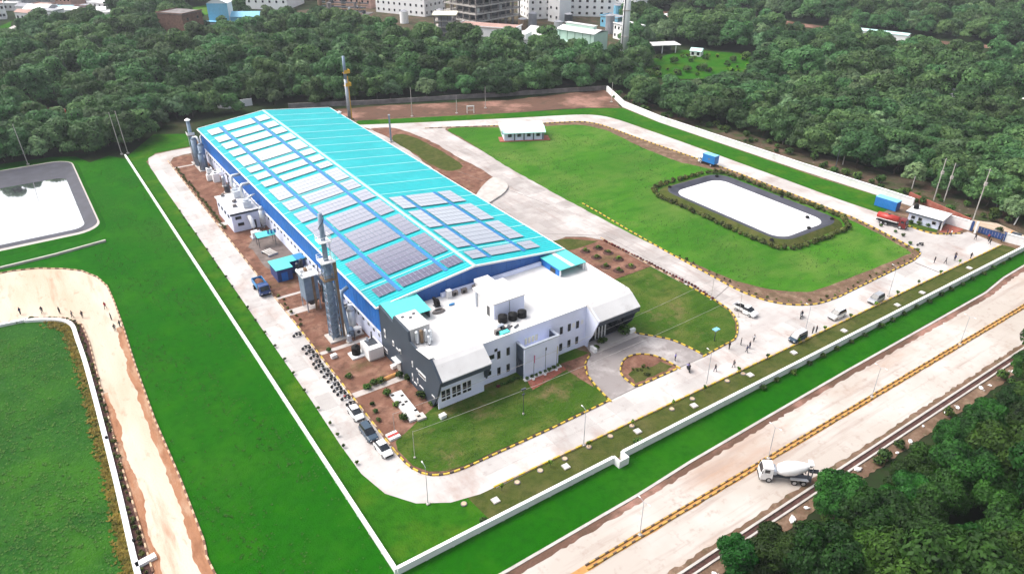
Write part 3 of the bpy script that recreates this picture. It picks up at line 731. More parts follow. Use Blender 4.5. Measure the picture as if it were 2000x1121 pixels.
wall('boundary_wall', (63.6, 62.2), (197.2, 62.2), 1.35, 0.3, 'white_wall', 'long white front wall from the small notch to the entrance gate corner', 4.0)
w3 = thing('wall_recess', 'small white square notch stepping out of the front wall', 'wall', (62.6, 61.6, 0))
obj('wall_panel', MB().bx(-1.0, -0.7, -0.9, 0.6, 0, 1.45), 'white_wall', w3)
obj('wall_panel', MB().bx(0.7, 1.0, -0.9, 0.8, 0, 1.45), 'white_wall', w3)
obj('wall_panel', MB().bx(-0.7, 0.7, -0.9, -0.6, 0, 1.45), 'white_wall', w3)
wall('boundary_wall', (197.2, 62.6), (196.2, 67.6), 2.2, 0.4, 'white_wall', 'short white wall with black lettering between gate and front wall corner', 2.4)
for a, b, l in (((198.4, 93), (197.0, 128), 'white wall behind the blue container, along the scrub'), ((197.0, 128), (196.2, 190), 'white wall beside the loop road, middle stretch below the dark wood'), ((196.2, 190), (198.6, 213), 'white wall rising to the far corner of the grounds'), ((198.6, 213), (209, 235), 'short grey end of the white wall under the trees at the far corner')):
    wall('boundary_wall', a, b, 2.2, 0.5, 'white_wall', l, 4.0)
wall('boundary_wall', (210, 237.5), (121, 270), 1.8, 0.3, 'concrete_dark', 'dark weathered wall behind the pinkish earth bank at the back', 3.5, cap=False)
wall('boundary_wall', (121, 270), (88, 285), 1.8, 0.3, 'concrete_dark', 'dark weathered wall under the trees beyond the far end of the turquoise roof', 3.5, cap=False)
o = ribbon('low_wall', wall_line, 0.05, 0.55, 0.75, 'white_wall', 'curved low white wall between the left dirt road and the dark field', 'wall')
o = ribbon('low_wall', [(-60, 186), (-13.84, 190.78), (-2.56, 191.41), (8.91, 193.23)], 0.05, 0.5, 0.55, 'concrete', 'thin pale channel wall in front of the left pond', 'wall')
cross = obj('culvert_slab', MB().box((0, 0, 0.3), (2.6, 0.9, 0.5)), 'white_wall'); cross.location = (*(-2.50, 82.73), 0.05); cross.rotation_euler.z = 0.15
tag(cross, 'white slab bridging the dark planting bed beside the left low wall', 'slab')
for p in ((-2.86, 111.99), (-3.15, 86.90)):
    o = obj('bollard', MB().cyl(0, 0, 0, 0.35, 0.22, 0.22, 8).cyl(0, 0, 0.35, 0.42, 0.25, 0.1, 8), 'black'); o.location = (*p, 0.58)
    tag(o, 'small black drain cap on top of the left low white wall', 'cap', 'black caps on the low white wall')

# ------------------------------------------------------------------ kerbs
kerb([(34.75, 130), (34.65, 116), (34.6, 90), (34.6, 83.0)], 0.85, ('yellow', 'kerb_tan', 'kerb_brown'))
kerb([(34.85, 246), (34.75, 187), (34.72, 130.5)], 1.2, ('kerb_tan', 'kerb_tan', 'kerb_brown'))
kerb(smooth([(34.6, 83.0), (35.0, 79.0), (36.4, 76.1), (38.8, 74.6), (42.0, 74.1)], 5) + [(58.2, 74.0), (71.5, 74.3)])
kerb(smooth([(71.5, 74.4), (72.1, 78.7), (73.2, 82.7), (75.1, 85.4), (78, 87.2)], 4))
kerb(smooth([(89.7, 88.1), (91.8, 85.4), (94.1, 82.1), (95.1, 78.2), (95.5, 74.5)], 4))
kerb([(95.5, 74.5), (104.6, 75.1)] + smooth([(104.6, 75.1), (106.9, 76.4), (110.2, 79.3), (112.5, 83.3), (113.1, 88.0)], 4) + [(113, 96)])
kerb(island + [(78.4, 74.5), (88.2, 74.4)])
kerb(field_edge[9:], 0.95, ('yellow', 'kerb_black'), z=0.1)
kerb([(44, 68.15), (61.2, 67.95), (104.7, 67.3), (192.6, 66.75)], 1.1, ('yellow', 'kerb_tan'))
kerb([(46, 48.75), (250, 48.95)], 0.85, ('yellow_dusty', 'black_dusty'), w=0.24, h=0.2)
kerb([(46, 49.4), (250, 49.6)], 0.85, ('black_dusty', 'yellow_dusty'), w=0.24, h=0.2)
kerb(smooth([(184.65, 85.89), (184.68, 82.43), (185.73, 79.48), (188.36, 77.72), (191.96, 75.67)], 4), 0.8)
kerb([p for p in dirt_r[1:-1]], 0.95, ('kerb_tan', 'kerb_brown'), z=0.06)
kerb([p for p in dirt_l[1:-1]], 0.95, ('kerb_tan', 'kerb_brown'), z=0.06)
kerb(loop_in[3:30], 1.6, ('kerb_tan', 'kerb_brown'), z=0.09)
kerb([(112.9, 125.0), (113.0, 107), (113.1, 97)], 1.3, ('kerb_tan', 'kerb_brown'))

# ------------------------------------------------------------------ factory shed
XL, XC, XR, Y0, Y1, ZE, ZR = 45.2, 66.0, 88.0, 110.0, 241.4, 10.3, 12.8
shed = thing('factory_shed', 'long factory shed with bright turquoise ribbed roof and blue cladding', 'factory', (XL, Y0, 0))
NB = 18
BW = (Y1 - Y0) / NB
def roof_sheet_mesh(L):
    mb = MB().box((0, 0, 0), (L, BW - 0.06, 0.08))
    k = 8
    for i in range(k):
        y = -BW / 2 + BW * (i + 0.5) / k
        mb.loft([[(-L / 2, y - 0.10, 0.04), (-L / 2, y - 0.04, 0.10), (-L / 2, y + 0.04, 0.10), (-L / 2, y + 0.10, 0.04)],
                 [(L / 2, y - 0.10, 0.04), (L / 2, y - 0.04, 0.10), (L / 2, y + 0.04, 0.10), (L / 2, y + 0.10, 0.04)]])
    return mb.mesh('roof_sheet', [M['teal']])
slopes = []
for x0, z0, x1, z1 in ((XL - 0.45, ZE - 0.05, XC, ZR), (XC, ZR, XR + 0.45, ZE - 0.05)):
    L = math.hypot(x1 - x0, z1 - z0)
    th = -math.atan2(z1 - z0, x1 - x0)
    rm = roof_sheet_mesh(L)
    pm = MB().box((0, 0, 0.06), (L, 0.42, 0.09)).mesh('rooflight_strip', [M['teal_pale']])
    cx, cz = (x0 + x1) / 2, (z0 + z1) / 2
    for i in range(NB):
        child('roof_sheet', rm, shed, (cx - XL, (i + 0.5) * BW, cz), (0, th, 0))
        if i: child('rooflight_strip', pm, shed, (cx - XL, i * BW, cz), (0, th, 0))
    slopes.append((x0, z0, x1, z1, th))
def roof_z(x):
    x0, z0, x1, z1, th = slopes[0] if x < XC else slopes[1]
    return z0 + (z1 - z0) * (x - x0) / (x1 - x0)
obj('ridge_cap', MB().loft([[(XC - 0.45, y, ZR + 0.02), (XC, y, ZR + 0.16), (XC + 0.45, y, ZR + 0.02), (XC, y, ZR - 0.05)] for y in (Y0 - 0.35, Y1 + 0.35)]), 'ridge', shed, True)
for y, s in ((Y0 - 0.22, 1), (Y1 + 0.22, -1)):
    mb = MB()
    for x0, z0, x1, z1, th in slopes:
        mb.loft([[(x, y - 0.12, z - 0.28), (x, y + 0.12, z - 0.28), (x, y + 0.12, z + 0.13), (x, y - 0.12, z + 0.13)] for x, z in ((x0, z0), (x1, z1))])
    obj('verge_trim', mb, 'trim', shed, True)
obj('gutter', MB().bx(XL - 0.78, XL - 0.5, Y0 - 0.2, Y1, ZE - 0.32, ZE - 0.06), 'trim', shed, True)
obj('gutter', MB().bx(XR + 0.5, XR + 0.78, Y0 - 0.2, Y1, ZE - 0.32, ZE - 0.06), 'trim', shed, True)
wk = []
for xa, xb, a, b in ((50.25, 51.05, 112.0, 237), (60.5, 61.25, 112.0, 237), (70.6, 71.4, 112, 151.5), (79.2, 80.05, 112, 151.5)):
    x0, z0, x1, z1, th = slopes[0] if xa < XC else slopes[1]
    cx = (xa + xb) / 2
    w_ = obj('gap_shade_strip', MB().box((0, 0, 0.11), (xb - xa, b - a, 0.06)), 'shade_blue', shed)  # strip of painted shade in the gap between panel columns
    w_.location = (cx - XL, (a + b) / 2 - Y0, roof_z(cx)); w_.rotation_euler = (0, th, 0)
cl = MB()
cl.box((0, 0, 0), (0.14, BW - 0.08, 5.7))
for i in range(5): cl.box((-0.09, -BW / 2 + BW * (i + 0.5) / 5, 0), (0.06, 0.10, 5.7))
clm = cl.mesh('cladding_panel', [M['blue_clad']])
lw = MB().box((0, 0, 2.1), (0.2, BW - 0.05, 4.2)).mesh('base_wall', [M['facade']])
wv = MB().box((0, 0, 0), (0.10, 0.75, 0.55)).mesh('vent_window', [M['glass']])
for side, x in ((1, XL + 0.1), (-1, XR - 0.1)):
    for i in range(NB):
        y = (i + 0.5) * BW
        child('cladding_panel', clm, shed, (x - XL, y, 7.25), (0, 0, 0 if side > 0 else math.pi))
        b_ = child('base_wall', lw, shed, (x - XL, y, 0))
        if side > 0:
            for k in range(3):
                child('vent_window', wv, shed, (x - XL - 0.12, y - BW / 2 + BW * (k + 0.5) / 3, 3.3))
obj('cladding_trim', MB().bx(XL - 0.3, XL + 0.02, Y0 + 0.4, Y1, 4.22, 4.4), 'trim', shed, True)
for y, nm in ((Y0, 'front'), (Y1, 'back')):
    nseg = 12
    for i in range(nseg):
        xa, xb = XL + 0.25 + (XR - XL - 0.5) * i / nseg, XL + 0.25 + (XR - XL - 0.5) * (i + 1) / nseg - 0.04
        za, zb = roof_z(xa) - 0.12, roof_z(xb) - 0.12
        mb = MB().loft([[(xa, yy, 0), (xb, yy, 0), (xb, yy, zb), (xa, yy, za)] for yy in (y - 0.06, y + 0.08)])
        for k in range(4):
            xx = xa + (xb - xa) * (k + 0.5) / 4
            mb.box((xx, y - 0.09, 5.2), (0.1, 0.06, 9.6))
        obj('gable_panel', mb, 'blue_dark', shed, True)
# ducts on the long wall, in the same place as the white building beside it
for pts in ([(45.0, 196.5, 9.3), (42.4, 196.3, 9.3), (42.1, 196.0, 8.9), (42.1, 195.4, 4.8)], [(45.0, 187.6, 9.6), (42.6, 187.6, 9.6), (42.2, 187.2, 9.2), (42.2, 187.0, 6.2)]):
    obj('duct_pipe', MB().tube(pts, 0.42, 10), 'duct', shed, True, True)
obj('duct_pipe', MB().tube([(45.0, 238.5, 9.0), (44.4, 238.2, 8.6), (44.0, 236, 4.5), (43.2, 232, 3.9)], 0.3, 8), 'duct', shed, True, True)
obj('pipe_run', MB().tube([(44.75, 112, 4.75), (44.75, 240, 4.75)], 0.14, 6), 'trim', shed, True)
rv = obj('roof_ventilator', MB().cyl(0, 0, 0, 0.7, 0.55, 0.55, 12).cyl(0, 0, 0.7, 1.1, 0.8, 0.15, 12), 'trim', shed)
rv.location = (XR + 0.2 - XL, 232 - Y0, roof_z(XR - 0.4) - 0.1)

# solar arrays lying on the roof
rowsL = [(236.4, 230.6), (227.8, 222.3), (220.4, 214.9), (212.7, 207.3), (205.5, 197.7), (195.9, 191.7), (189.5, 185.4), (183.5, 179.5), (177.2, 168.7), (167.1, 161.3), (159.1, 153.1), (151.3, 143.0), (140.9, 130.6), (128.8, 118.5), (116.0, 112.4)]
rowsR = [(150.8, 142.8), (140.8, 130.3), (128.8, 118.4), (116.2, 112.3)]
ORD = ['first', 'second', 'third', 'fourth', 'fifth', 'sixth', 'seventh', 'eighth', 'ninth', 'tenth', 'eleventh', 'twelfth', 'thirteenth', 'fourteenth', 'fifteenth']
modc = {}
def module(w, l):
    k = (round(w, 2), round(l, 2))
    if k not in modc:
        mb = MB().box((0, 0, 0.0), (w, l, 0.04), 0, 1).box((0, 0, 0.025), (w - 0.07, l - 0.07, 0.014), 0, 0)
        modc[k] = mb.mesh('solar_panel', [M['solar'], M['solar_frame']])
    return modc[k]
for left, rows, cols, words in ((True, rowsL, ((46.35, 50.05), (51.25, 60.3), (61.4, 65.0)), ('narrow eave-side', 'wide middle', 'narrow ridge-side')),
                                (False, rowsR, ((67.1, 70.45), (71.55, 79.0), (80.25, 83.95)), ('narrow ridge-side', 'wide middle', 'narrow eave-side'))):
    for ri, (ya, yb) in enumerate(rows):
        for (xa, xb), wd in zip(cols, words):
            if left and ri == 14 and wd == 'wide middle': xa += 0.2
            cx, cy = (xa + xb) / 2, (ya + yb) / 2
            th = slopes[0 if left else 1][4]
            t = thing('solar_array', '%s solar panel block on the %s roof slope, %s row from the office' % (wd, 'left' if left else 'right', ORD[len(rows) - 1 - ri]), 'solar array', (cx, cy, roof_z(cx) + 0.30), 0, 'blocks of solar panels on the factory roof')
            t.rotation_euler = (0, th, 0)
            nx = max(1, round((xb - xa) / 0.98)); ny = max(1, round((ya - yb) / 2.05))
            w, l = (xb - xa) / nx, (ya - yb) / ny
            mm = module(w - 0.03, l - 0.09)
            for i in range(nx):
                for j in range(ny):
                    child('solar_panel', mm, t, ((i + 0.5) * w - (xb - xa) / 2, (j + 0.5) * l - (ya - yb) / 2, 0))
            rl = MB()
            for yy in (-0.3, 0.3): rl.box((0, yy * (ya - yb), -0.09), (xb - xa, 0.06, 0.10))
            obj('mounting_rail', rl, 'steel', t)

# ------------------------------------------------------------------ office block in front of the shed
off = thing('office_building', 'white flat-roofed office block with slate grey end wall and sloping white canopies', 'building', (45.3, 90.3, 0))
def OB(name, mb, m, smooth_=False): return obj(name, mb, m, off, True, smooth_)
def yz(poly, xa, xb):
    return MB().loft([[(x, y, z) for y, z in poly] for x in (xa, xb)])
OB('facade_wall', MB().bx(55.0, 79.2, 90.3, 90.65, 0, 9.0), 'facade')
OB('facade_wall', MB().bx(45.5, 55.0, 90.5, 90.75, 0, 9.1), 'facade')
OB('facade_wall', MB().bx(79.2, 88.9, 90.5, 90.75, 0, 9.1), 'facade')
OB('side_wall', MB().bx(88.6, 88.9, 90.75, 109.8, 0, 9.9), 'white_wall')
OB('roof_deck', MB().bx(45.5, 88.6, 90.75, 109.85, 8.1, 8.4), 'roof_white')
OB('coping', MB().bx(55.2, 78.8, 90.22, 90.78, 9.0, 9.09), 'roof_white')
OB('end_wall', yz([(109.9, 0), (90.2, 0), (88.3, 3.3), (86.9, 7.0), (89.2, 9.15), (90.1, 9.8), (95.1, 9.15), (97.7, 9.3), (98.0, 11.15), (103.7, 11.42), (104.0, 9.95), (109.9, 10.62)], 45.05, 45.48), 'slate')
OB('parapet_trim', yz([(90.3, 9.86), (95.1, 9.2), (95.1, 9.28), (90.3, 9.96)], 45.0, 45.9), 'roof_white')
OB('canopy_roof', yz([(90.9, 9.62), (90.1, 9.55), (89.2, 9.0), (86.85, 7.12), (86.85, 6.95), (90.9, 9.3)], 45.5, 55.2), 'roof_white')
OB('canopy_fascia', yz([(86.9, 6.94), (86.9, 6.1), (87.25, 5.9), (89.9, 8.45)], 45.5, 55.0), 'slate')
OB('canopy_soffit', yz([(87.25, 5.88), (88.9, 5.6), (88.95, 5.75), (87.4, 6.05)], 45.5, 55.0), 'slate')
OB('bay_wall', MB().bx(45.5, 54.7, 88.85, 89.05, 0, 5.6), 'facade')
OB('bay_wall', MB().bx(54.5, 54.72, 89.05, 90.5, 0, 8.0), 'facade')
OB('canopy_bracket', yz([(88.2, 3.2), (86.95, 6.1), (89.0, 6.6), (90.4, 6.2), (90.4, 4.6)], 54.75, 54.98), 'slate')
def window(x, z, w, h, y, mull=True, nm='window'):
    f = MB().box((x, y - 0.03, z), (w + 0.16, 0.12, h + 0.16))
    fo = OB(nm, f, 'trim' if mull else 'steel_dark')
    g = obj('pane', MB().box((x, y - 0.10, z), (w, 0.05, h)), 'glass', fo)
    return fo
for k in range(3):
    for j in range(2):
        x = 46.5 + k * 2.1 + j * 0.92
        window(x, 3.05, 0.72, 1.35, 88.85)
        window(x, 1.85, 0.72, 0.5, 88.85)
for x, z, h in ((60.8, 5.5, 1.45), (58.8, 5.5, 1.45), (60.8, 1.9, 1.45), (58.8, 1.95, 1.45), (72.85, 5.6, 1.4), (74.75, 5.6, 1.4), (76.75, 5.55, 1.4), (74.85, 1.95, 1.4), (76.75, 2.0, 1.4), (72.85, 1.85, 1.4)):
    window(x, z, 0.5, h, 90.3, False)
window(58.2, 6.75, 0.45, 0.4, 90.3, False)
window(57.2, 5.6, 1.1, 0.7, 90.3, False)
window(56.4, 2.3, 1.3, 0.7, 90.3, False)
OB('notice_panel', MB().box((75.75, 90.27, 5.75), (0.7, 0.05, 0.9)), 'trim')
OB('notice_panel', MB().box((77.85, 90.27, 5.75), (0.6, 0.05, 0.9)), 'trim')
# projecting front box
OB('porch_wall', MB().bx(62.6, 70.3, 87.7, 87.95, 0, 6.75), 'facade')
OB('porch_side', MB().bx(62.6, 62.85, 87.95, 90.3, 0, 6.75), 'slate')
OB('porch_side', MB().bx(70.05, 70.3, 87.95, 90.3, 0, 6.75), 'slate')
OB('porch_roof', MB().bx(62.85, 70.05, 87.95, 90.3, 4.9, 5.1), 'facade')
OB('porch_coping', MB().bx(62.45, 70.45, 87.55, 88.05, 6.76, 6.95).bx(62.45, 62.95, 88.05, 90.3, 6.76, 6.95).bx(69.95, 70.45, 88.05, 90.3, 6.76, 6.95), 'steel')
for k in range(4):
    OB('sign_letter', MB().box((64.7 + k * 0.78, 90.24, 6.2), (0.5, 0.1, 1.25)), 'flag_cream')
for y in (88.7, 89.5):
    f = OB('window', MB().box((62.57, y, 3.0), (0.1, 0.5, 1.3)), 'glass')
OB('plinth', MB().bx(62.3, 70.6, 86.9, 87.65, 0.0, 0.35), 'trim')
# right wing with entrance under its canopy
OB('wing_side', yz([(90.3, 0), (90.3, 9.25), (89.2, 9.1), (86.4, 7.5), (88.2, 3.3), (89.3, 1.5), (89.5, 0)], 78.75, 79.0), 'facade')
OB('wing_side', yz([(90.5, 0), (90.5, 9.2), (86.9, 7.2), (88.2, 3.3), (90.2, 1.0)], 88.92, 89.15), 'slate')
OB('canopy_roof', yz([(90.9, 9.62), (90.1, 9.55), (89.1, 9.05), (86.6, 7.22), (86.6, 7.05), (90.9, 9.3)], 78.7, 89.3), 'roof_white')
OB('canopy_fascia', yz([(86.65, 7.04), (86.65, 6.1), (87.0, 5.9), (89.9, 8.5)], 79.0, 89.3), 'slate')
OB('canopy_soffit', yz([(87.0, 5.88), (90.4, 4.6), (90.45, 4.75), (87.15, 6.05)], 79.0, 88.9), 'slate')
OB('entrance_glass', MB().bx(79.3, 88.7, 90.25, 90.45, 0.4, 4.5), 'glass')
for x in (81.4, 82.2, 83.0, 83.8): OB('mullion', MB().box((x, 90.15, 2.2), (0.22, 0.16, 3.2)), 'trim')
OB('transom', MB().box((82.6, 90.13, 3.7), (2.8, 0.14, 0.2)), 'trim')
OB('entrance_step', MB().bx(79.2, 89.8, 87.6, 90.2, 0.1, 0.28), 'paving')
OB('entrance_step', MB().bx(79.2, 90.0, 86.7, 87.6, 0.1, 0.2), 'paving')
OB('planter_wall', MB().bx(88.7, 90.1, 88.0, 88.6, 0.1, 1.1), 'trim')
OB('planter_wall', MB().bx(78.6, 79.2, 86.9, 88.4, 0.1, 1.0), 'trim')
# things built on the roof
sr = yz([(104.0, 9.95), (110.2, 10.66), (110.2, 10.76), (104.0, 10.05)], 45.5, 52.9)
OB('stair_roof', sr, 'teal_bright')
OB('stair_wall', MB().bx(52.5, 52.7, 104.2, 109.8, 8.4, 9.95).bx(45.5, 52.5, 109.4, 109.6, 8.4, 10.2), 'steel_dark')
OB('water_room', MB().bx(45.5, 49.4, 98.2, 103.7, 8.4, 11.2), 'roof_white')
OB('water_room_coping', MB().bx(45.5, 49.55, 98.05, 103.85, 11.2, 11.32), 'roof_white')
for k in range(3): OB('roof_hatch', MB().box((46.4 + k * 1.1, 102.6 - (k % 2) * 0.9, 11.4), (0.5, 0.35, 0.16)), 'steel_dark')
OB('portal_wall', MB().bx(82.2, 82.4, 103.2, 109.8, 8.4, 10.0), 'blue_clad')
OB('portal_post', MB().bx(82.2, 82.45, 103.0, 103.2, 8.4, 10.0), 'trim')
OB('portal_post', MB().bx(88.2, 88.5, 103.0, 103.2, 8.4, 10.0), 'trim')
OB('portal_back', MB().bx(82.4, 88.4, 106.6, 106.8, 8.4, 9.9), 'steel_dark')
OB('portal_roof', MB().bx(82.0, 88.75, 102.8, 109.7, 10.0, 10.16), 'teal_bright')
OB('portal_roof_strip', MB().bx(84.9, 85.8, 102.8, 109.7, 10.16, 10.2), 'roof_white')
OB('portal_hatch', MB().box((82.15, 105.4, 8.95), (0.12, 1.6, 0.9)), 'glass')
OB('penthouse', MB().bx(62.0, 68.8, 96.8, 104.0, 8.4, 11.6), 'roof_white')
OB('penthouse_front', MB().bx(62.0, 68.8, 96.68, 96.8, 8.4, 11.5), 'facade')  # thin sheet whose tint paints sky light onto the white cabin's front
OB('penthouse_roof', MB().bx(61.85, 68.95, 96.5, 104.1, 11.6, 11.8), 'roof_white')
OB('penthouse_roof', MB().bx(64.4, 67.6, 104.1, 107.6, 10.6, 11.3), 'roof_white')
OB('penthouse_wall', MB().bx(64.6, 67.4, 104.0, 107.4, 8.4, 10.6), 'roof_white')
OB('penthouse_door', MB().box((61.95, 98.6, 9.4), (0.1, 0.8, 1.9)), 'glass')
OB('downpipe', MB().cyl(65.4, 96.6, 8.4, 11.4, 0.08, n=6), 'steel')
OB('downpipe', MB().cyl(61.9, 102.6, 8.4, 11.4, 0.25, n=8), 'steel')
OB('wall_ledge', MB().bx(58, 82, 109.2, 109.75, 8.4, 9.2), 'facade')
# end wall: windows and porch
def swin(y, z, w, h):
    f = OB('window', MB().box((45.03, y, z), (0.12, w, h)), 'trim')
    obj('pane', MB().box((44.96, y, z - 0.05), (0.04, w - 0.25, h * 0.35)), 'glass', f)
for y, z, w, h in ((108.0, 5.5, 0.55, 1.9), (108.3, 1.5, 1.5, 0.9), (104.5, 5.2, 0.6, 1.1), (102.4, 4.8, 1.9, 0.4), (101.7, 5.1, 0.5, 0.7), (97.0, 5.0, 0.35, 1.2), (95.2, 4.9, 0.6, 0.4), (93.4, 4.7, 2.6, 0.95), (97.3, 2.0, 0.35, 1.6), (96.3, 1.2, 1.0, 0.4), (95.3, 2.4, 0.3, 1.0), (94.0, 1.8, 1.4, 0.35), (89.7, 2.6, 0.9, 0.35)):
    swin(y, z, w, h)
OB('door', MB().box((45.0, 103.0, 1.15), (0.14, 2.0, 2.3)), 'concrete')
OB('door_hood', MB().box((44.6, 103.0, 2.5), (0.9, 2.4, 0.14)), 'trim')

# things standing on the office roof
for i, (x, y, r) in enumerate(((63.0, 95.3, 0.92), (64.95, 94.9, 0.88), (66.9, 94.7, 0.88))):
    t = thing('water_tank', '%s of three round black water tanks in a row on the white office roof' % ('leftmost', 'middle', 'rightmost')[i], 'tank', (x, y, 8.4), 0, 'water tanks on the office roof')
    obj('tank_body', MB().cyl(0, 0, 0.1, 1.25, r, r * 0.98, 16).cyl(0, 0, 1.25, 1.5, r * 0.98, 0.35, 16), 'black', t)
    obj('lid', MB().cyl(0, 0, 1.5, 1.58, 0.3, 0.28, 10), 'rubber', t)
for i, (x, y, lab) in enumerate(((59.9, 92.3, 'grey air-conditioning unit by the front parapet, left of the turquoise box'), (61.2, 93.3, 'grey air-conditioning unit just behind the turquoise box on the roof edge'), (65.2, 108.6, 'air-conditioning unit behind the white roof cabin, against the blue gable'), (62.6, 108.4, 'air-conditioning unit in front of the blue gable, left of the white roof cabin'), (60.6, 108.6, 'leftmost air-conditioning unit at the foot of the blue gable'), (70.4, 107.2, 'dark air-conditioning unit right of the white roof cabin'))):
    t = thing('air_conditioner', lab, 'air conditioner', (x, y, 8.4), 0.2 * (i % 3), 'air conditioners on the office roof')
    obj('casing', MB().box((0, 0, 0.5), (1.15, 0.6, 0.95)), 'concrete_dark' if i != 1 else 'steel', t)
    obj('fan_grille', MB().tube([(-0.2, -0.30, 0.5), (-0.2, -0.35, 0.5)], 0.34, 12), 'black', t)
    obj('foot', MB().box((-0.4, 0, 0.02), (0.1, 0.6, 0.06)).box((0.4, 0, 0.02), (0.1, 0.6, 0.06)), 'steel_dark', t)
tq = thing('tool_box', 'turquoise box lying on the front parapet of the office roof', 'box', (60.7, 91.2, 8.4), 0)
obj('body', MB().box((0, 0, 0.4), (1.6, 0.9, 0.8)), 'teal_bright', tq); obj('lid', MB().box((0, 0, 0.84), (1.7, 1.0, 0.08)), 'teal_bright', tq)
hs_ = thing('hose_coil', 'grey coil of hose lying on the white office roof beside the blue gable', 'hose', (54.9, 104.9, 8.4))
for k in range(3):
    obj('hose_loop', MB().tube([(1.25 * math.cos(a) * (1 - 0.12 * k), 0.7 * math.sin(a) * (1 - 0.12 * k), 0.12 + 0.14 * k) for a in [i * math.pi / 12 for i in range(25)]], 0.11, 6), 'concrete_dark', hs_)
bl = thing('blower', 'black blower lying above the grey hose coil on the office roof', 'blower', (55.7, 107.0, 8.4))
obj('casing', MB().tube([(-0.35, 0, 0.75), (0.35, 0, 0.75)], 0.75, 14), 'black', bl); obj('outlet', MB().box((0, 0.8, 1.1), (0.5, 1.1, 0.5)), 'black', bl); obj('base', MB().box((0, 0, 0.05), (1.2, 1.2, 0.1)), 'steel_dark', bl)
bb = thing('tarpaulin', 'small bright blue tarpaulin heap on the white office roof', 'tarpaulin', (58.2, 105.7, 8.4))
obj('sheet', MB().ico((0, 0, 0.18), 0.5, 1, sq=(1.5, 0.6, 0.6)), 'roof_blue', bb)
wc = thing('roof_cabinet', 'white cabinet standing by the blue gable on the office roof', 'cabinet', (59.2, 108.5, 8.4))
obj('body', MB().box((0, 0, 0.8), (0.9, 0.9, 1.6)), 'roof_white', wc); obj('cap', MB().box((0, 0, 1.64), (1.0, 1.0, 0.08)), 'trim', wc)
for i, (x, y, h, m_) in enumerate(((46.5, 97.5, 2.5, 'duct'), (47.3, 97.3, 2.6, 'rust'), (48.1, 97.2, 2.5, 'duct'), (48.8, 96.9, 2.3, 'duct'), (48.2, 96.2, 1.7, 'duct'))):
    t = thing('pressure_vessel', ('silver upright vessel nearest the slate end wall on the office roof', 'brown upright vessel among the silver ones by the white roof room', 'silver upright vessel just right of the brown one', 'rightmost tall silver vessel in front of the white roof room', 'shortest silver vessel at the front of the roof cluster')[i], 'vessel', (x, y, 8.4), 0, 'upright vessels on the office roof')
    obj('vessel_body', MB().cyl(0, 0, 0.25, h, 0.33, n=12).cyl(0, 0, h, h + 0.2, 0.33, 0.1, 12), m_, t); obj('skirt', MB().cyl(0, 0, 0, 0.25, 0.26, n=10), 'steel_dark', t)
jk = thing('scrap_heap', 'dark heap of pallets and pipes on the office roof in front of the black tanks', 'scrap heap', (62.6, 93.2, 8.4))
for k in range(9): obj('scrap_piece', MB().box((U(-1.3, 1.5), U(-0.9, 0.9), 0.12 + 0.1 * (k % 3)), (U(0.4, 1.5), U(0.15, 0.6), 0.16), U(0, 3)), ('steel_dark', 'concrete_dark', 'black', 'rust')[k % 4], jk)
mt_ = thing('roof_mat', 'long dark waterproofing strip along the front parapet beside the left canopy', 'mat', (56.9, 91.2, 8.42))
for k in range(5): obj('strip_piece', MB().box((-1.2 + k * 0.75, 0.0, 0.1), (0.6, 0.35 + 0.1 * (k % 2), 0.2), 0.1 * k), 'black' if k % 2 else 'steel_dark', mt_)
# flag poles in front of the porch box
for i, (x, m_, lab) in enumerate(((64.0, 'flag_pink', 'left flagpole with a pink flag before the front box of the office'), (66.6, 'cloth_dark', 'middle flagpole with a dark furled flag before the front box of the office'), (69.2, 'flag_cream', 'right flagpole with a cream flag before the front box of the office'))):
    t = thing('flagpole', lab, 'flagpole', (x, 86.7, 0.1), 0, 'flagpoles in front of the office')
    obj('pole', MB().cyl(0, 0, 0, 5.4 if i != 1 else 6.0, 0.05, 0.035, 6), 'steel_dark', t)
    obj('base', MB().cyl(0, 0, 0, 0.35, 0.3, 0.22, 8), 'trim', t)
    obj('flag', MB().loft([[(0.04, 0, 5.3), (0.04, 0.06, 5.3), (0.04, 0.06, 3.7), (0.04, 0, 3.7)], [(0.30, 0.04, 5.1), (0.30, 0.1, 5.1), (0.24, 0.1, 3.5), (0.24, 0.04, 3.5)]]) if i != 1 else MB().box((0.06, 0, 5.7), (0.22, 0.1, 0.6)), m_, t)

# ------------------------------------------------------------------ plant along the left wall of the shed
st = thing('exhaust_stack', 'tall grey-blue exhaust stack in a lattice tower with white platforms', 'stack', (39.7, 119.9, 0.1))
obj('base_pad', MB().box((0, 0, 0.15), (3.6, 3.6, 0.3)), 'concrete', st)
obj('stack_shell', MB().cyl(0, 0, 0.3, 17, 0.72, 0.72, 14).cyl(0, 0, 17, 26.6, 0.5, 0.42, 14), 'steel_blue', st, smooth=True)
for sx in (-1, 1):
    for sy in (-1, 1):
        obj('leg', MB().tube([(sx * 1.0, sy * 1.0, 0.3), (sx * 0.82, sy * 0.82, 17)], 0.11, 6), 'steel_blue', st)
br = MB()
for k in range(10):
    za, zb = 0.4 + k * 1.66, 0.4 + (k + 1) * 1.66
    wa, wb = 1.0 - 0.18 * k / 10, 1.0 - 0.18 * (k + 1) / 10
    for (ax, ay), (bx_, by) in (((-1, -1), (1, -1)), ((1, -1), (1, 1)), ((1, 1), (-1, 1)), ((-1, 1), (-1, -1))):
        br.tube([(ax * wa, ay * wa, za), (bx_ * wb, by * wb, zb)], 0.07, 4)
        br.tube([(bx_ * wa, by * wa, za), (ax * wb, ay * wb, zb)], 0.07, 4)
        br.tube([(ax * wb, ay * wb, zb), (bx_ * wb, by * wb, zb)], 0.07, 4)
obj('bracing', br, 'steel_blue', st)['kind'] = 'stuff'
sk = MB()
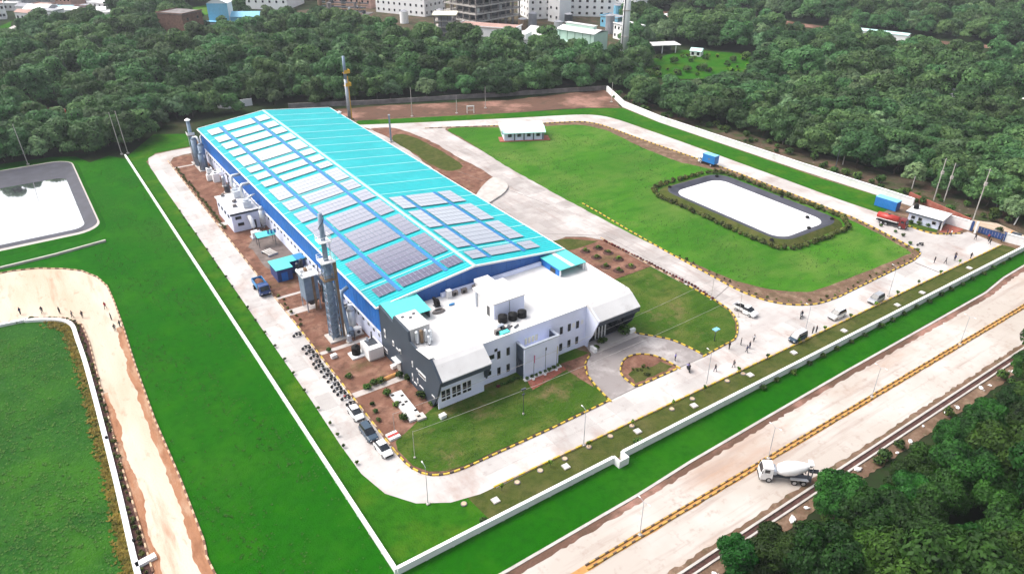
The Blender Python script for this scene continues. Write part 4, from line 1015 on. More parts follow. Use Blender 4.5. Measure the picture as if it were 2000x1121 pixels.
for k in range(3):
    sk.tube([(0.55 * math.cos(a), 0.55 * math.sin(a), 22 + a * 0.62) for a in [i * 0.5 + 0 for i in range(15)]], 0.07, 4)
obj('strake', sk, 'steel_dark', st)
for z, s, mt in ((17.1, 2.7, 'trim'), (21.2, 2.3, 'trim'), (13.4, 2.6, 'rust')):
    p = obj('platform', MB().box((0, 0, z), (s, s, 0.18)), mt, st)
    rl = MB()
    for a, b in (((-1, -1), (1, -1)), ((1, -1), (1, 1)), ((1, 1), (-1, 1)), ((-1, 1), (-1, -1))):
        for h in (0.55, 1.05): rl.tube([(a[0] * s / 2, a[1] * s / 2, z + h), (b[0] * s / 2, b[1] * s / 2, z + h)], 0.045, 4)
        rl.tube([(a[0] * s / 2, a[1] * s / 2, z), (a[0] * s / 2, a[1] * s / 2, z + 1.05)], 0.05, 4)
    obj('railing', rl, 'trim' if mt == 'trim' else 'rust', p)
ld = MB().box((1.2, -0.7, 8.6), (0.7, 0.45, 16.6))
obj('cable_ladder', ld, 'rust', st)
ld = MB()
for s in (-0.2, 0.2): ld.tube([(0.75, s - 0.9, 17), (0.75, s - 0.9, 21.2)], 0.04, 4)
obj('ladder', ld, 'steel', st)

dc = thing('dust_collector', 'tall blue-grey dust collector with white top deck left of the stack', 'dust collector', (40.2, 133.6, 0.1))
obj('casing', MB().bx(-1.7, 1.2, -1.5, 1.9, 2.6, 8.2), 'steel_blue', dc)
obj('top_deck', MB().box((-0.2, 0.2, 8.35), (3.6, 4.2, 0.22)), 'trim', dc)
obj('hopper', MB().loft([[(-1.7, -1.5, 2.6), (1.2, -1.5, 2.6), (1.2, 1.9, 2.6), (-1.7, 1.9, 2.6)], [(-0.5, -0.2, 0.8), (0.1, -0.2, 0.8), (0.1, 0.5, 0.8), (-0.5, 0.5, 0.8)]]), 'steel_dark', dc)
for x in (-1.6, 1.1):
    for y in (-1.4, 1.8): obj('leg', MB().box((x, y, 1.3), (0.22, 0.22, 2.6)), 'steel', dc)
obj('clean_gas_duct', MB().tube([(1.2, -0.5, 6.8), (2.1, -0.7, 7.0), (2.2, -0.9, 6.4), (2.2, -0.9, 1.2)], 0.5, 10), 'steel_blue', dc, smooth=True)
obj('cable_tray', MB().box((0.2, -1.62, 4.2), (0.5, 0.2, 8.0)), 'rust', dc)
obj('pulse_header', MB().tube([(-1.9, -1.2, 8.8), (-1.9, 1.6, 8.8)], 0.28, 8), 'duct', dc)
for k in range(3): obj('valve_box', MB().box((-1.2 + k * 0.9, 0.9, 8.75), (0.6, 0.9, 0.55)), 'rust' if k == 1 else 'trim', dc)

bf = thing('scrubber_unit', 'grey scrubber with round fan housings and a leaning blue pipe right of the stack', 'scrubber', (42.6, 120.2, 0.1))
obj('skid', MB().bx(-1.6, 2.2, -2.2, 3.4, 0, 0.2), 'concrete', bf)
obj('leaning_pipe', MB().tube([(-0.9, -2.2, 1.2), (-0.75, -1.6, 1.6), (-0.5, 1.2, 6.2), (0.2, 2.2, 8.2), (1.6, 2.6, 8.6)], 0.42, 12), 'steel_blue', bf, smooth=True)
obj('fan_housing', MB().tube([(-0.75, -1.7, 1.25), (0.05, -1.7, 1.25)], 1.05, 16), 'steel_blue', bf, smooth=True)
obj('fan_inlet', MB().tube([(0.05, -1.7, 1.25), (0.45, -1.7, 1.25)], 0.5, 12), 'duct', bf)
obj('tower_vessel', MB().cyl(0.95, 0.6, 0.4, 4.6, 0.85, 0.85, 14).cyl(0.95, 0.6, 4.6, 5.4, 0.85, 0.35, 14), 'duct', bf, smooth=True)
obj('vessel_hood', MB().cyl(0.95, 0.6, 5.4, 5.9, 0.5, 0.5, 12), 'trim', bf)
obj('motor_box', MB().box((1.2, -1.5, 0.9), (1.3, 1.1, 1.4)), 'trim', bf)
obj('motor', MB().tube([(1.1, -2.15, 0.9), (1.1, -2.35, 0.9)], 0.35, 10), 'steel_dark', bf)
obj('ring_duct', MB().tube([(1.3 + 1.0 * math.cos(a), 2.3, 3.2 + 1.4 * math.sin(a)) for a in [i * math.pi / 8 for i in range(-3, 9)]], 0.34, 8), 'steel_dark', bf, smooth=True)
obj('support_frame', MB().box((2.0, 2.6, 2.4), (0.2, 0.2, 4.8)).box((-0.2, 2.8, 2.4), (0.2, 0.2, 4.8)).box((0.9, 2.7, 4.8), (2.4, 0.2, 0.2)), 'steel_dark', bf)

bs = thing('exhaust_stack', 'slim blue stack with white rain cap at the far left corner of the shed', 'stack', (42.0, 239.6, 0.1))
obj('stack_shell', MB().cyl(0, 0, 0.3, 13.6, 0.62, 0.55, 12), 'steel_blue', bs, smooth=True)
obj('rain_cap', MB().cyl(0, 0, 13.6, 13.9, 0.5, 0.95, 12).cyl(0, 0, 13.9, 14.5, 0.95, 0.1, 12), 'trim', bs)
pf = obj('platform', MB().box((0, 0, 9.2), (2.2, 2.2, 0.2)), 'rust', bs)
obj('railing', MB().box((-1.05, 0, 9.7), (0.06, 2.1, 0.9)).box((0, -1.05, 9.7), (2.1, 0.06, 0.9)), 'trim', pf)
obj('base_pad', MB().box((0, 0, 0.15), (2.6, 2.6, 0.3)), 'concrete', bs)
obj('ladder', MB().box((-0.8, 0, 5), (0.12, 0.5, 9)), 'steel', bs)
sc = thing('scrubber_unit', 'dark blue-grey scrubber towers beside the far left stack', 'scrubber', (42.6, 233.5, 0.1))
for x, y, r, h in ((-0.6, 3.2, 0.9, 8.6), (0.6, 0.6, 1.0, 7.2), (-0.4, -1.8, 0.8, 5.2)):
    obj('tower_vessel', MB().cyl(x, y, 0.2, h, r, r, 12).cyl(x, y, h, h + 0.7, r, 0.3, 12), 'steel_blue', sc, smooth=True)
obj('cross_duct', MB().tube([(-0.6, 3.2, 9.2), (0.2, 2.0, 9.5), (0.6, 0.6, 7.8)], 0.35, 8), 'duct', sc, smooth=True)
obj('skid', MB().box((0, 0.6, 0.1), (3.4, 7.2, 0.2)), 'concrete', sc)
obj('frame', MB().box((-1.4, 0.6, 3.0), (0.15, 6.4, 0.15)).box((-1.4, -2.6, 1.6), (0.15, 0.15, 3)).box((-1.4, 3.8, 1.6), (0.15, 0.15, 3)), 'steel_dark', sc)

we = thing('chiller_unit', 'cluster of white machine cabinets against the lower wall of the shed', 'machine', (43.0, 222.0, 0.1))
for x, y, sx, sy, h in ((0, -2.2, 1.8, 1.8, 2.6), (-1.4, 0, 1.5, 1.5, 1.8), (0.6, 0.4, 1.5, 2.0, 2.4), (-0.6, 2.4, 1.6, 1.6, 2.9)):
    obj('cabinet', MB().box((x, y, h / 2), (sx, sy, h)), 'trim', we)
    obj('fan', MB().cyl(x, y, h, h + 0.16, 0.45, 0.45, 10), 'steel_dark', we)
obj('pipe', MB().tube([(0, -2.2, 2.0), (1.6, -2.0, 2.4), (1.7, 0, 2.4)], 0.16, 6), 'duct', we)

wb = thing('plant_building', 'small white two-storey plant building with machines on its flat roof', 'building', (37.0, 180.4, 0))
obj('walls', MB().bx(0, 6.8, 0, 14.0, 0, 5.0), 'facade', wb)
obj('roof_slab', MB().bx(-0.35, 7.1, -0.35, 14.3, 5.0, 5.25), 'roof_white', wb)
obj('roof_edge', MB().bx(-0.4, 7.15, -0.42, -0.36, 4.75, 5.3), 'slate', wb)
for x, z in ((1.6, 3.8), (2.0, 2.0)):
    f = obj('window', MB().box((x, -0.05, z), (1.5, 0.12, 0.8)), 'slate', wb); obj('pane', MB().box((x, -0.13, z), (1.3, 0.05, 0.6)), 'glass', f)
for y in (3, 6, 9, 12):
    f = obj('window', MB().box((-0.05, y, 3.6), (0.12, 1.1, 0.8)), 'slate', wb); obj('pane', MB().box((-0.13, y, 3.6), (0.05, 0.9, 0.6)), 'glass', f)
obj('door', MB().box((5.2, -0.05, 1.2), (1.3, 0.12, 2.4)), 'steel_dark', wb)
pp = thing('air_handler', 'grey air handler with white duct elbows on the plant building roof, near edge', 'air handler', (41.8, 183.2, 5.25))
obj('casing', MB().box((0, 0, 0.9), (2.0, 2.6, 1.7)), 'duct', pp); obj('duct_elbow', MB().tube([(0.9, 1.0, 1.6), (1.9, 1.2, 2.1), (2.9, 1.3, 2.2)], 0.35, 8), 'duct', pp, smooth=True); obj('fan', MB().cyl(0, -0.3, 1.75, 2.0, 0.7, 0.7, 12), 'steel', pp)
pp = thing('air_handler', 'pale air handler on the plant building roof, far edge by the shed', 'air handler', (41.9, 191.6, 5.25))
obj('casing', MB().box((0, 0, 0.9), (2.4, 2.8, 1.7)), 'duct', pp); obj('fan', MB().cyl(-0.4, 0.2, 1.75, 2.0, 0.7, 0.7, 12), 'steel', pp); obj('duct_elbow', MB().tube([(0.4, 1.2, 1.4), (0.4, 2.2, 1.8), (0.4, 2.9, 2.4)], 0.4, 8), 'duct', pp, smooth=True)
for i, (x, y, lab) in enumerate(((39.2, 184.4, 'grey pump on the plant building roof nearest its front corner'), (40.0, 187.6, 'grey pump in the middle of the plant building roof'), (38.6, 193.6, 'dark pump at the back left edge of the plant building roof'))):
    t = thing('pump', lab, 'pump', (x, y, 5.25), 0.5 * i, 'pumps on the plant building roof')
    obj('casing', MB().tube([(-0.5, 0, 0.45), (0.4, 0, 0.45)], 0.36, 10), 'concrete_dark', t); obj('base', MB().box((0, 0, 0.08), (1.3, 0.8, 0.16)), 'steel', t)
el = thing('elbow_duct', 'fat white duct elbow coming out of the plant building end wall', 'duct', (41.2, 179.6, 0.1))
obj('duct_shell', MB().tube([(0, 0.6, 3.7), (0, -0.4, 3.6), (0.1, -1.2, 2.8), (0.2, -1.6, 1.4), (0.2, -1.6, 0.1)], 0.55, 12), 'trim', el, smooth=True); obj('flange', MB().cyl(0.2, -1.6, 0, 0.25, 0.75, 0.75, 12), 'steel', el)
cy = thing('cyclone', 'upright silver cyclone between the plant building and the blue shed wall', 'cyclone', (44.0, 178.0, 0.1))
obj('shell', MB().cyl(0, 0, 2.2, 5.6, 0.75, 0.75, 12).cyl(0, 0, 5.6, 6.5, 0.75, 0.3, 12), 'duct', cy, smooth=True); obj('cone', MB().cyl(0, 0, 0.5, 2.2, 0.15, 0.75, 12), 'steel', cy); obj('leg', MB().box((-0.7, 0, 1.4), (0.12, 0.12, 2.8)), 'steel_dark', cy); obj('leg', MB().box((0.5, 0.5, 1.4), (0.12, 0.12, 2.8)), 'steel_dark', cy)
fp = thing('compressor_skid', 'white-edged compressor skid in front of the plant building', 'compressor', (41.2, 174.6, 0.1))
obj('skid', MB().box((0, 0, 0.15), (3.4, 2.2, 0.3)), 'steel', fp); obj('casing', MB().box((-0.6, 0, 1.0), (1.6, 1.5, 1.4)), 'trim', fp); obj('receiver', MB().tube([(0.8, -0.9, 0.9), (0.8, 0.9, 0.9)], 0.5, 12), 'duct', fp); obj('pipe', MB().tube([(0.8, 0, 1.4), (0.8, 0.2, 2.2), (2.6, 0.4, 2.3)], 0.12, 6), 'steel_dark', fp)
ts = thing('shelter', 'small open shelter with turquoise roof over dark drums', 'shelter', (41.6, 168.8, 0.1))
obj('roof', MB().loft([[(-2.2, -1.1, 2.7), (2.2, -1.1, 2.7), (2.2, -1.1, 2.8), (-2.2, -1.1, 2.8)], [(-2.2, 1.3, 3.1), (2.2, 1.3, 3.1), (2.2, 1.3, 3.2), (-2.2, 1.3, 3.2)]]), 'teal_bright', ts)
for x in (-2, 2):
    for y in (-1, 1.2): obj('post', MB().box((x, y, 1.35), (0.12, 0.12, 2.7)), 'steel_dark', ts)
for i, x in enumerate((42.4, 43.2, 44.0)):
    t = thing('drum', ('left', 'middle', 'right')[i] + ' blue drum on the turquoise shelter roof', 'drum', (x, 168.6, 2.98), 0, 'drums at the turquoise shelter')
    obj('drum_body', MB().cyl(0, 0, 0, 0.85, 0.3, n=10), 'roof_blue', t); obj('rim', MB().cyl(0, 0, 0.85, 0.9, 0.32, n=10), 'steel_dark', t)
cr = thing('pipe_crate', 'pale crate of pipes on the dark oily yard', 'crate', (40.6, 163.6, 0.1), 0.25)
for k in range(4): obj('board', MB().box((-0.9 + 0.6 * k, 0, 0.5), (0.4, 3.4, 0.12)), 'concrete', cr)
obj('frame', MB().box((0, -1.5, 0.25), (2.6, 0.15, 0.5)).box((0, 1.5, 0.25), (2.6, 0.15, 0.5)), 'steel', cr)
ls = thing('pump_house', 'L-shaped blue shed with flat turquoise roof beside the shed wall', 'shed', (37.6, 148.2, 0.1))
obj('walls', MB().prism([(0, 0), (3.4, 0), (3.4, 2.6), (7.4, 2.6), (7.4, 5.2), (0, 5.2)], 0, 3.0), 'deep_blue', ls)
obj('roof', MB().prism([(-0.25, -0.25), (3.65, -0.25), (3.65, 2.4), (7.5, 2.4), (7.5, 5.45), (-0.25, 5.45)], 3.0, 3.14), 'teal_bright', ls)
obj('roof_end', MB().bx(5.4, 7.5, 2.4, 5.45, 3.15, 3.2), 'roof_blue', ls)
obj('door', MB().box((1.6, -0.04, 1.1), (1.4, 0.08, 2.1)), 'blue_clad', ls)
for i, (x, y, h) in enumerate(((42.6, 149.2, 3.0), (43.6, 149.4, 3.6), (42.2, 146.6, 1.2))):
    t = thing('filter_vessel', ('dark upright filter vessel in the corner of the blue pump house', 'tallest dark filter vessel against the shed wall by the pump house', 'low dark filter vessel in front of the pump house')[i], 'vessel', (x, y, 0.1), 0, 'filter vessels by the blue pump house')
    obj('vessel_body', MB().cyl(0, 0, 0.3, h, 0.42, n=10).cyl(0, 0, h, h + 0.25, 0.42, 0.12, 10), 'steel_dark', t); obj('stand', MB().box((0, 0, 0.15), (0.8, 0.8, 0.3)), 'steel', t)
gs = thing('generator', 'white generator housing with dark open grille top beside the slate end wall', 'generator', (43.2, 110.6, 0.1))
obj('housing', MB().bx(-1.5, 1.5, -2.0, 2.0, 0.2, 2.4), 'trim', gs); obj('base', MB().bx(-1.6, 1.6, -2.1, 2.1, 0, 0.2), 'concrete', gs)
obj('radiator_grille', MB().box((0.1, 0.5, 2.45), (1.9, 2.2, 0.12)), 'steel_dark', gs); obj('exhaust', MB().tube([(0.7, 1.4, 2.4), (0.7, 1.4, 3.4), (0.9, 1.9, 3.7)], 0.16, 8), 'steel_dark', gs); obj('exhaust', MB().tube([(-0.3, 1.0, 2.4), (-0.3, 1.4, 3.2)], 0.2, 8), 'steel', gs)
for x in (-0.7, 0.7): obj('door', MB().box((x, -2.03, 1.2), (1.1, 0.06, 1.7)), 'trim', gs)
t = thing('water_tank', 'single round black water tank on a square white pad', 'tank', (40.5, 112.0, 0.1))
obj('pad', MB().box((0, -0.1, 0.15), (2.6, 2.5, 0.3)), 'trim', t); obj('tank_body', MB().cyl(0, 0, 0.3, 1.9, 0.85, 0.85, 16).cyl(0, 0, 1.9, 2.3, 0.85, 0.3, 16), 'black', t); obj('lid', MB().cyl(0, 0, 2.3, 2.4, 0.3, n=10), 'rubber', t)
sp = thing('septic_slab', 'white concrete slab with dark manholes on the red soil beside the office', 'slab', (41.1, 92.7, 0.1), -0.04)
obj('slab', MB().box((0, 0, 0.2), (2.3, 8.6, 0.4)), 'roof_white', sp)
obj('step', MB().box((0.9, -4.0, 0.2), (1.6, 1.6, 0.42)), 'concrete', sp)
for x, y in ((-0.8, 3.6), (-0.5, 1.2), (0.6, 2.7), (-0.3, 0.3), (0.9, -2.2), (0.7, -3.9), (0.5, 0.8)): obj('manhole', MB().box((x, y, 0.42), (0.55, 0.45, 0.06)), 'black', sp)
rs = thing('valve_cover', 'white cover slab with a red stripe at the corner of the front lawn', 'cover', (35.9, 86.9, 0.1), 0.05)
obj('slab', MB().box((0, 0, 0.2), (1.9, 1.7, 0.4)), 'trim', rs); obj('stripe', MB().box((0, 0, 0.41), (1.9, 0.55, 0.03)), 'red_paint', rs)
for i, (x, y, lab) in enumerate(((36.6, 113.6, 'white meter box on the red soil near the parked motorbikes'), (44.6, 104.2, 'white meter box by the slate wall porch'), (45.0, 86.6, 'white meter box on the lawn at the near corner of the office'))):
    t = thing('meter_box', lab, 'box', (x, y, 0.1), 0.1, 'meter boxes round the office')
    obj('body', MB().box((0, 0, 0.3), (1.1, 0.8, 0.6)), 'trim', t); obj('lid', MB().box((0, 0, 0.64), (1.2, 0.9, 0.08)), 'roof_white', t)
for s in range(2):
    pass
sd_ = obj('sand_heap', MB().ico((0, 0, 0.1), 1.0, 2, sq=(2.6, 0.5, 0.5)), 'orange'); sd_.location = (42.4, 101.8, 0.1); sd_.rotation_euler.z = 0.1
tag(sd_, 'long low heap of orange sand beside the white path to the slate wall', 'sand heap')

# pipe rack and smaller vessels between the larger machines
pr_ = thing('pipe_rack', 'long low pipe rack running along the foot of the blue shed wall', 'pipe rack', (44.2, 123.0, 0.1))
for k in range(4): obj('pipe', MB().tube([(-0.5 + 0.35 * k, 0, 2.6 + 0.12 * (k % 2)), (-0.5 + 0.35 * k, 24.5, 2.6 + 0.12 * (k % 2))], 0.11 + 0.03 * (k % 2), 6), ('steel', 'steel_blue', 'rust', 'duct')[k], pr_)
for k in range(6): obj('support', MB().box((0.0, 0.4 + k * 4.7, 1.25), (0.16, 0.16, 2.5)).box((0, 0.4 + k * 4.7, 2.45), (1.5, 0.16, 0.14)), 'steel_dark', pr_)
for i, (x, y, r, h, m_, lab) in enumerate(((42.6, 126.6, 0.8, 3.6, 'steel_blue', 'blue-grey upright tank between the stack and the dust collector'), (43.4, 129.4, 0.55, 4.8, 'duct', 'slim silver upright tank right behind the dust collector'), (42.4, 138.6, 0.7, 2.6, 'steel_dark', 'short dark tank left of the dust collector'), (43.2, 140.6, 0.6, 5.2, 'steel_blue', 'tall narrow blue-grey tank left of the dust collector'), (43.4, 144.2, 0.75, 2.8, 'steel', 'grey tank near the blue pump house front'), (44.0, 203.5, 0.6, 3.4, 'duct', 'silver tank beyond the plant building, by the shed wall'), (43.2, 208.8, 0.8, 2.2, 'steel_dark', 'squat dark tank beyond the plant building'), (43.8, 214.2, 0.55, 3.0, 'steel', 'grey tank just before the white machine cabinets'), (41.2, 116.9, 0.45, 1.6, 'steel', 'small grey tank at the foot of the white path right of the stack'))):
    t = thing('process_tank', lab, 'tank', (x, y, 0.1), 0, 'process tanks along the shed wall')
    obj('shell', MB().cyl(0, 0, 0.3, h, r, n=12).cyl(0, 0, h, h + r * 0.45, r, r * 0.3, 12), m_, t, smooth=False)
    obj('base', MB().box((0, 0, 0.15), (r * 2.3, r * 2.3, 0.3)), 'concrete', t)
    obj('outlet_pipe', MB().tube([(r * 0.5, 0, h + 0.1), (r * 0.5, 0, h + 0.7), (r + 0.7, 0, h + 0.7), (r + 0.7, 0, 0.2)], 0.12, 6), 'steel_dark', t)

# chimney masts at the back of the shed
ms_ = thing('exhaust_stack', 'tall slender stack with two yellow platforms behind the far end of the turquoise roof', 'stack', (101.6, 257.2, 0.0))
obj('stack_shell', MB().cyl(0, 0, 0, 15, 0.62, 0.62, 10), 'steel', ms_, smooth=True)
obj('stack_tip', MB().cyl(0, 0, 15, 23.2, 0.62, 0.52, 10), 'steel_blue', ms_, smooth=True)
for z in (12.6, 17.2):
    p = obj('platform', MB().box((0.5, 0, z), (2.2, 1.9, 0.16)), 'yellow_frame', ms_)
    obj('railing', MB().box((1.6, 0, z + 0.6), (0.1, 1.9, 1.1)).box((0.5, -0.95, z + 0.6), (2.2, 0.08, 1.1)), 'yellow_frame', p)
obj('ladder', MB().box((0.85, 0, 8), (0.2, 0.5, 16)), 'yellow_frame', ms_)
m2 = thing('vent_mast', 'short blue-grey mast beside the rough lawn right of the shed', 'mast', (102.7, 224.5, 0.1))
obj('pole', MB().cyl(0, 0, 0, 9.2, 0.32, 0.28, 8), 'steel_blue', m2); obj('cap', MB().cyl(0, 0, 9.2, 9.5, 0.4, 0.4, 8), 'steel', m2); obj('base', MB().box((0, 0, 0.2), (1.2, 1.2, 0.4)), 'concrete', m2)

# ------------------------------------------------------------------ vehicles (local: front towards +Y)
def wheel(parent, x, y, r=0.32, w=0.22, dual=False):
    s = 1 if x > 0 else -1
    ww = w * (1.9 if dual else 1)
    t = obj('wheel', MB().tube([(-ww / 2, 0, 0), (ww / 2, 0, 0)], r, 12), 'rubber', parent)
    t.location = (x, y, r)
    obj('rim', MB().tube([(s * (ww / 2), 0, 0), (s * (ww / 2 + 0.02), 0, 0)], r * 0.6, 10), 'silver_paint', t)
    return t

def ring(y, z0, z1, hw0, hw1, c=0.12):
    zm = z0 + (z1 - z0) * 0.55
    return [(-hw0, y, z0), (hw0, y, z0), (hw0 * 1.02, y, zm), (hw1, y, z1 - c * 0.3), (hw1 - c, y, z1), (-hw1 + c, y, z1), (-hw1, y, z1 - c * 0.3), (-hw0 * 1.02, y, zm)]

def car(label, cat, loc, rz, paint, kind='hatch', group=None, roof=None, name='parked_car'):
    t = thing(name, label, cat, (*loc, 0.095), rz, group)
    if kind == 'suv':
        body = [(-2.1, .42, .95, .78, .78), (-2.05, .30, 1.05, .86, .84), (-1.2, .25, 1.06, .9, .86), (0.9, .25, 1.05, .9, .86), (1.0, .25, 1.02, .9, .85), (2.0, .3, .9, .86, .8), (2.15, .42, .8, .76, .72)]
        cab = [(-2.0, 1.05, 1.15, .80, .74), (-1.8, 1.04, 1.72, .80, .68), (0.2, 1.04, 1.76, .80, .68), (1.1, 1.02, 1.08, .80, .74)]
        rf = (-1.75, 0.2, 1.74)
    elif kind == 'van':
        body = [(-2.0, .40, 1.05, .78, .76), (-1.95, .28, 1.12, .84, .82), (1.3, .26, 1.1, .86, .82), (2.0, .32, .95, .80, .76), (2.08, .42, .8, .72, .70)]
        cab = [(-1.98, 1.12, 1.2, .80, .74), (-1.85, 1.1, 1.82, .80, .70), (0.7, 1.1, 1.85, .80, .70), (1.55, 1.06, 1.12, .80, .74)]
        rf = (-1.8, 0.7, 1.84)
    else:
        body = [(-1.95, .42, .80, .74, .74), (-1.9, .28, .95, .80, .80), (-1.1, .22, .96, .84, .80), (0.8, .22, .94, .84, .80), (1.75, .26, .80, .80, .74), (1.95, .4, .68, .68, .66)]
        cab = [(-1.8, .95, 1.05, .74, .68), (-1.25, .95, 1.44, .74, .58), (0.0, .95, 1.46, .74, .58), (0.95, .93, .98, .74, .66)]
        rf = (-1.2, 0.0, 1.46)
    obj('body', MB().loft([ring(*s) for s in body]), paint, t)
    obj('windows', MB().loft([ring(*s, c=0.08) for s in cab]), 'glass', t)
    obj('roof_panel', MB().box((0, (rf[0] + rf[1]) / 2, rf[2] + 0.02), (1.18, rf[1] - rf[0] + 0.1, 0.05)), roof or paint, t)
    L = body[-1][0]
    for s in (-1, 1):
        obj('headlight', MB().box((s * 0.55, L - 0.06, 0.66), (0.30, 0.14, 0.14)), 'lamp_glass', t)
        obj('tail_light', MB().box((s * 0.66, body[0][0] - 0.01, 0.80), (0.16, 0.06, 0.22)), 'tail_red', t)
        obj('mirror', MB().box((s * 0.95, 0.75, 1.02), (0.16, 0.10, 0.12)), paint, t)
        for y in (-1.25, 1.28): wheel(t, s * 0.80, y)
    obj('bumper', MB().box((0, L + 0.0, 0.42), (1.35, 0.10, 0.18)), 'black', t)
    return t
car('white hatchback parked by the kerb just below the motorbikes', 'car', (33.1, 95.3), R(180), 'white_paint')
car('dark blue-grey hatchback parked between two white cars', 'car', (32.75, 89.4), R(180), 'navy_paint', 'suv')
car('white hatchback parked nearest the front road corner, behind a dark car', 'car', (33.1, 84.6), R(182), 'white_paint')
car('dark van with white roof and yellow-green stickers on the front road', 'van', (114.9, 68.1), R(92), 'navy_paint', 'van', roof='white_paint', name='van')
car('white off-road car on the front road, between the dark van and the silver car', 'car', (128.9, 69.0), R(90), 'white_paint', 'suv')
car('silver car at the verge, farthest along the front road', 'car', (141.6, 68.2), R(92), 'silver_paint', 'suv')
for k in range(2):
    v = [o for o in C.objects if o.name.startswith('van')][0]
    obj('sticker', MB().box((0.875 , -0.9 + k * 0.8, 0.85), (0.03, 0.6, 0.4)), 'yellow' if k else 'shrub_lime', v)
pk = thing('pickup_truck', 'white pickup truck with loaded black cargo bed rounding the lawn corner', 'pickup truck', (114.5, 80.8, 0.095), R(186))
obj('cab', MB().loft([ring(*s) for s in [(-0.2, .35, 1.1, .84, .80), (0.0, .3, 1.12, .88, .84), (1.4, .3, 1.08, .88, .82), (2.5, .34, .95, .82, .76), (2.65, .45, .8, .72, .7)]]), 'white_paint', pk)
obj('windows', MB().loft([ring(*s, c=0.08) for s in [(-0.2, 1.1, 1.2, .78, .72), (-0.05, 1.1, 1.72, .78, .66), (0.8, 1.1, 1.72, .78, .66), (1.6, 1.06, 1.12, .78, .70)]]), 'glass', pk)
obj('roof_panel', MB().box((0, 0.38, 1.74), (1.3, 0.95, 0.06)), 'white_paint', pk)
cb = MB().box((0, -1.5, 0.75), (1.8, 2.5, 0.14))
for s in (-1, 1): cb.box((s * 0.88, -1.5, 1.0), (0.07, 2.5, 0.5))
cb.box((0, -2.73, 1.0), (1.8, 0.07, 0.5))
obj('cargo_bed', cb, 'white_paint', pk)
obj('load', MB().ico((-0.2, -1.3, 1.15), 0.5, 1, sq=(1.2, 1.6, 0.7)).ico((0.35, -2.0, 1.1), 0.4, 1).ico((0.1, -0.7, 1.2), 0.35, 1), 'black', pk)
for s in (-1, 1):
    for y in (-1.7, 1.5): wheel(pk, s * 0.82, y, 0.36)
    obj('headlight', MB().box((s * 0.6, 2.62, 0.72), (0.3, 0.12, 0.16)), 'lamp_glass', pk)
    obj('mirror', MB().box((s * 1.0, 1.2, 1.2), (0.16, 0.1, 0.18)), 'black', pk)

def motorbike(label, loc, rz, tank='black', group=None):
    t = thing('motorbike', label, 'motorbike', (*loc, 0.095), rz, group)
    for y in (-0.62, 0.66):
        w_ = obj('wheel', MB().tube([(-0.06, 0, 0), (0.06, 0, 0)], 0.30, 12), 'rubber', t); w_.location = (0, y, 0.30)
        obj('rim', MB().tube([(-0.065, 0, 0), (0.065, 0, 0)], 0.14, 8), 'steel_dark', w_)
    obj('frame', MB().tube([(0, -0.62, 0.35), (0, -0.1, 0.45), (0, 0.35, 0.75), (0, 0.66, 0.3)], 0.07, 6).box((0, 0.05, 0.42), (0.26, 0.42, 0.32)), 'steel_dark', t)
    obj('tank', MB().ico((0, 0.18, 0.80), 0.24, 1, sq=(0.8, 1.2, 0.75)), tank, t)
    obj('seat', MB().box((0, -0.35, 0.80), (0.26, 0.75, 0.12)), 'black', t)
    obj('handlebar', MB().tube([(-0.36, 0.36, 1.02), (0, 0.46, 0.98), (0.36, 0.36, 1.02)], 0.03, 5), 'steel', t)
    obj('headlight', MB().ico((0, 0.58, 0.88), 0.11, 1), 'lamp_glass', t)
    return t
bk = motorbike('black motorbike in the dense parked row along the left concrete road', (33.3, 119.2), R(80), group='motorbikes parked along the left road')
k = 0
ys = [117.3, 115.4, 113.4, 111.8, 110.0, 108.2, 106.6, 104.8, 103.4, 102.0]
for y in ys:
    copy_thing(bk, (33.25 + U(-0.25, 0.25), y, 0.095), R(80 + U(-14, 14)))
motorbike('black motorbike with dark red tank at the near end of the parked row', (33.4, 100.4), R(84), 'red_paint')
motorbike('lone black motorbike parked well above the row on the left road', (33.4, 124.6), R(88))
motorbike('black motorbike parked between the bike row and the top white hatchback', (33.5, 98.3), R(70))
motorbike('dark motorbike squeezed between white hatchback and dark car', (33.3, 92.0), R(76))
motorbike('motorbike carrying a rider in dark clothes on the front road below the big field', (122.7, 73.0), R(110))
motorbike('motorbike with two riders crossing in front of the roundabout island', (89.4, 72.9), R(-30))
motorbike('motorbike standing alone on the forecourt inside the gate', (175.9, 77.9), R(60))

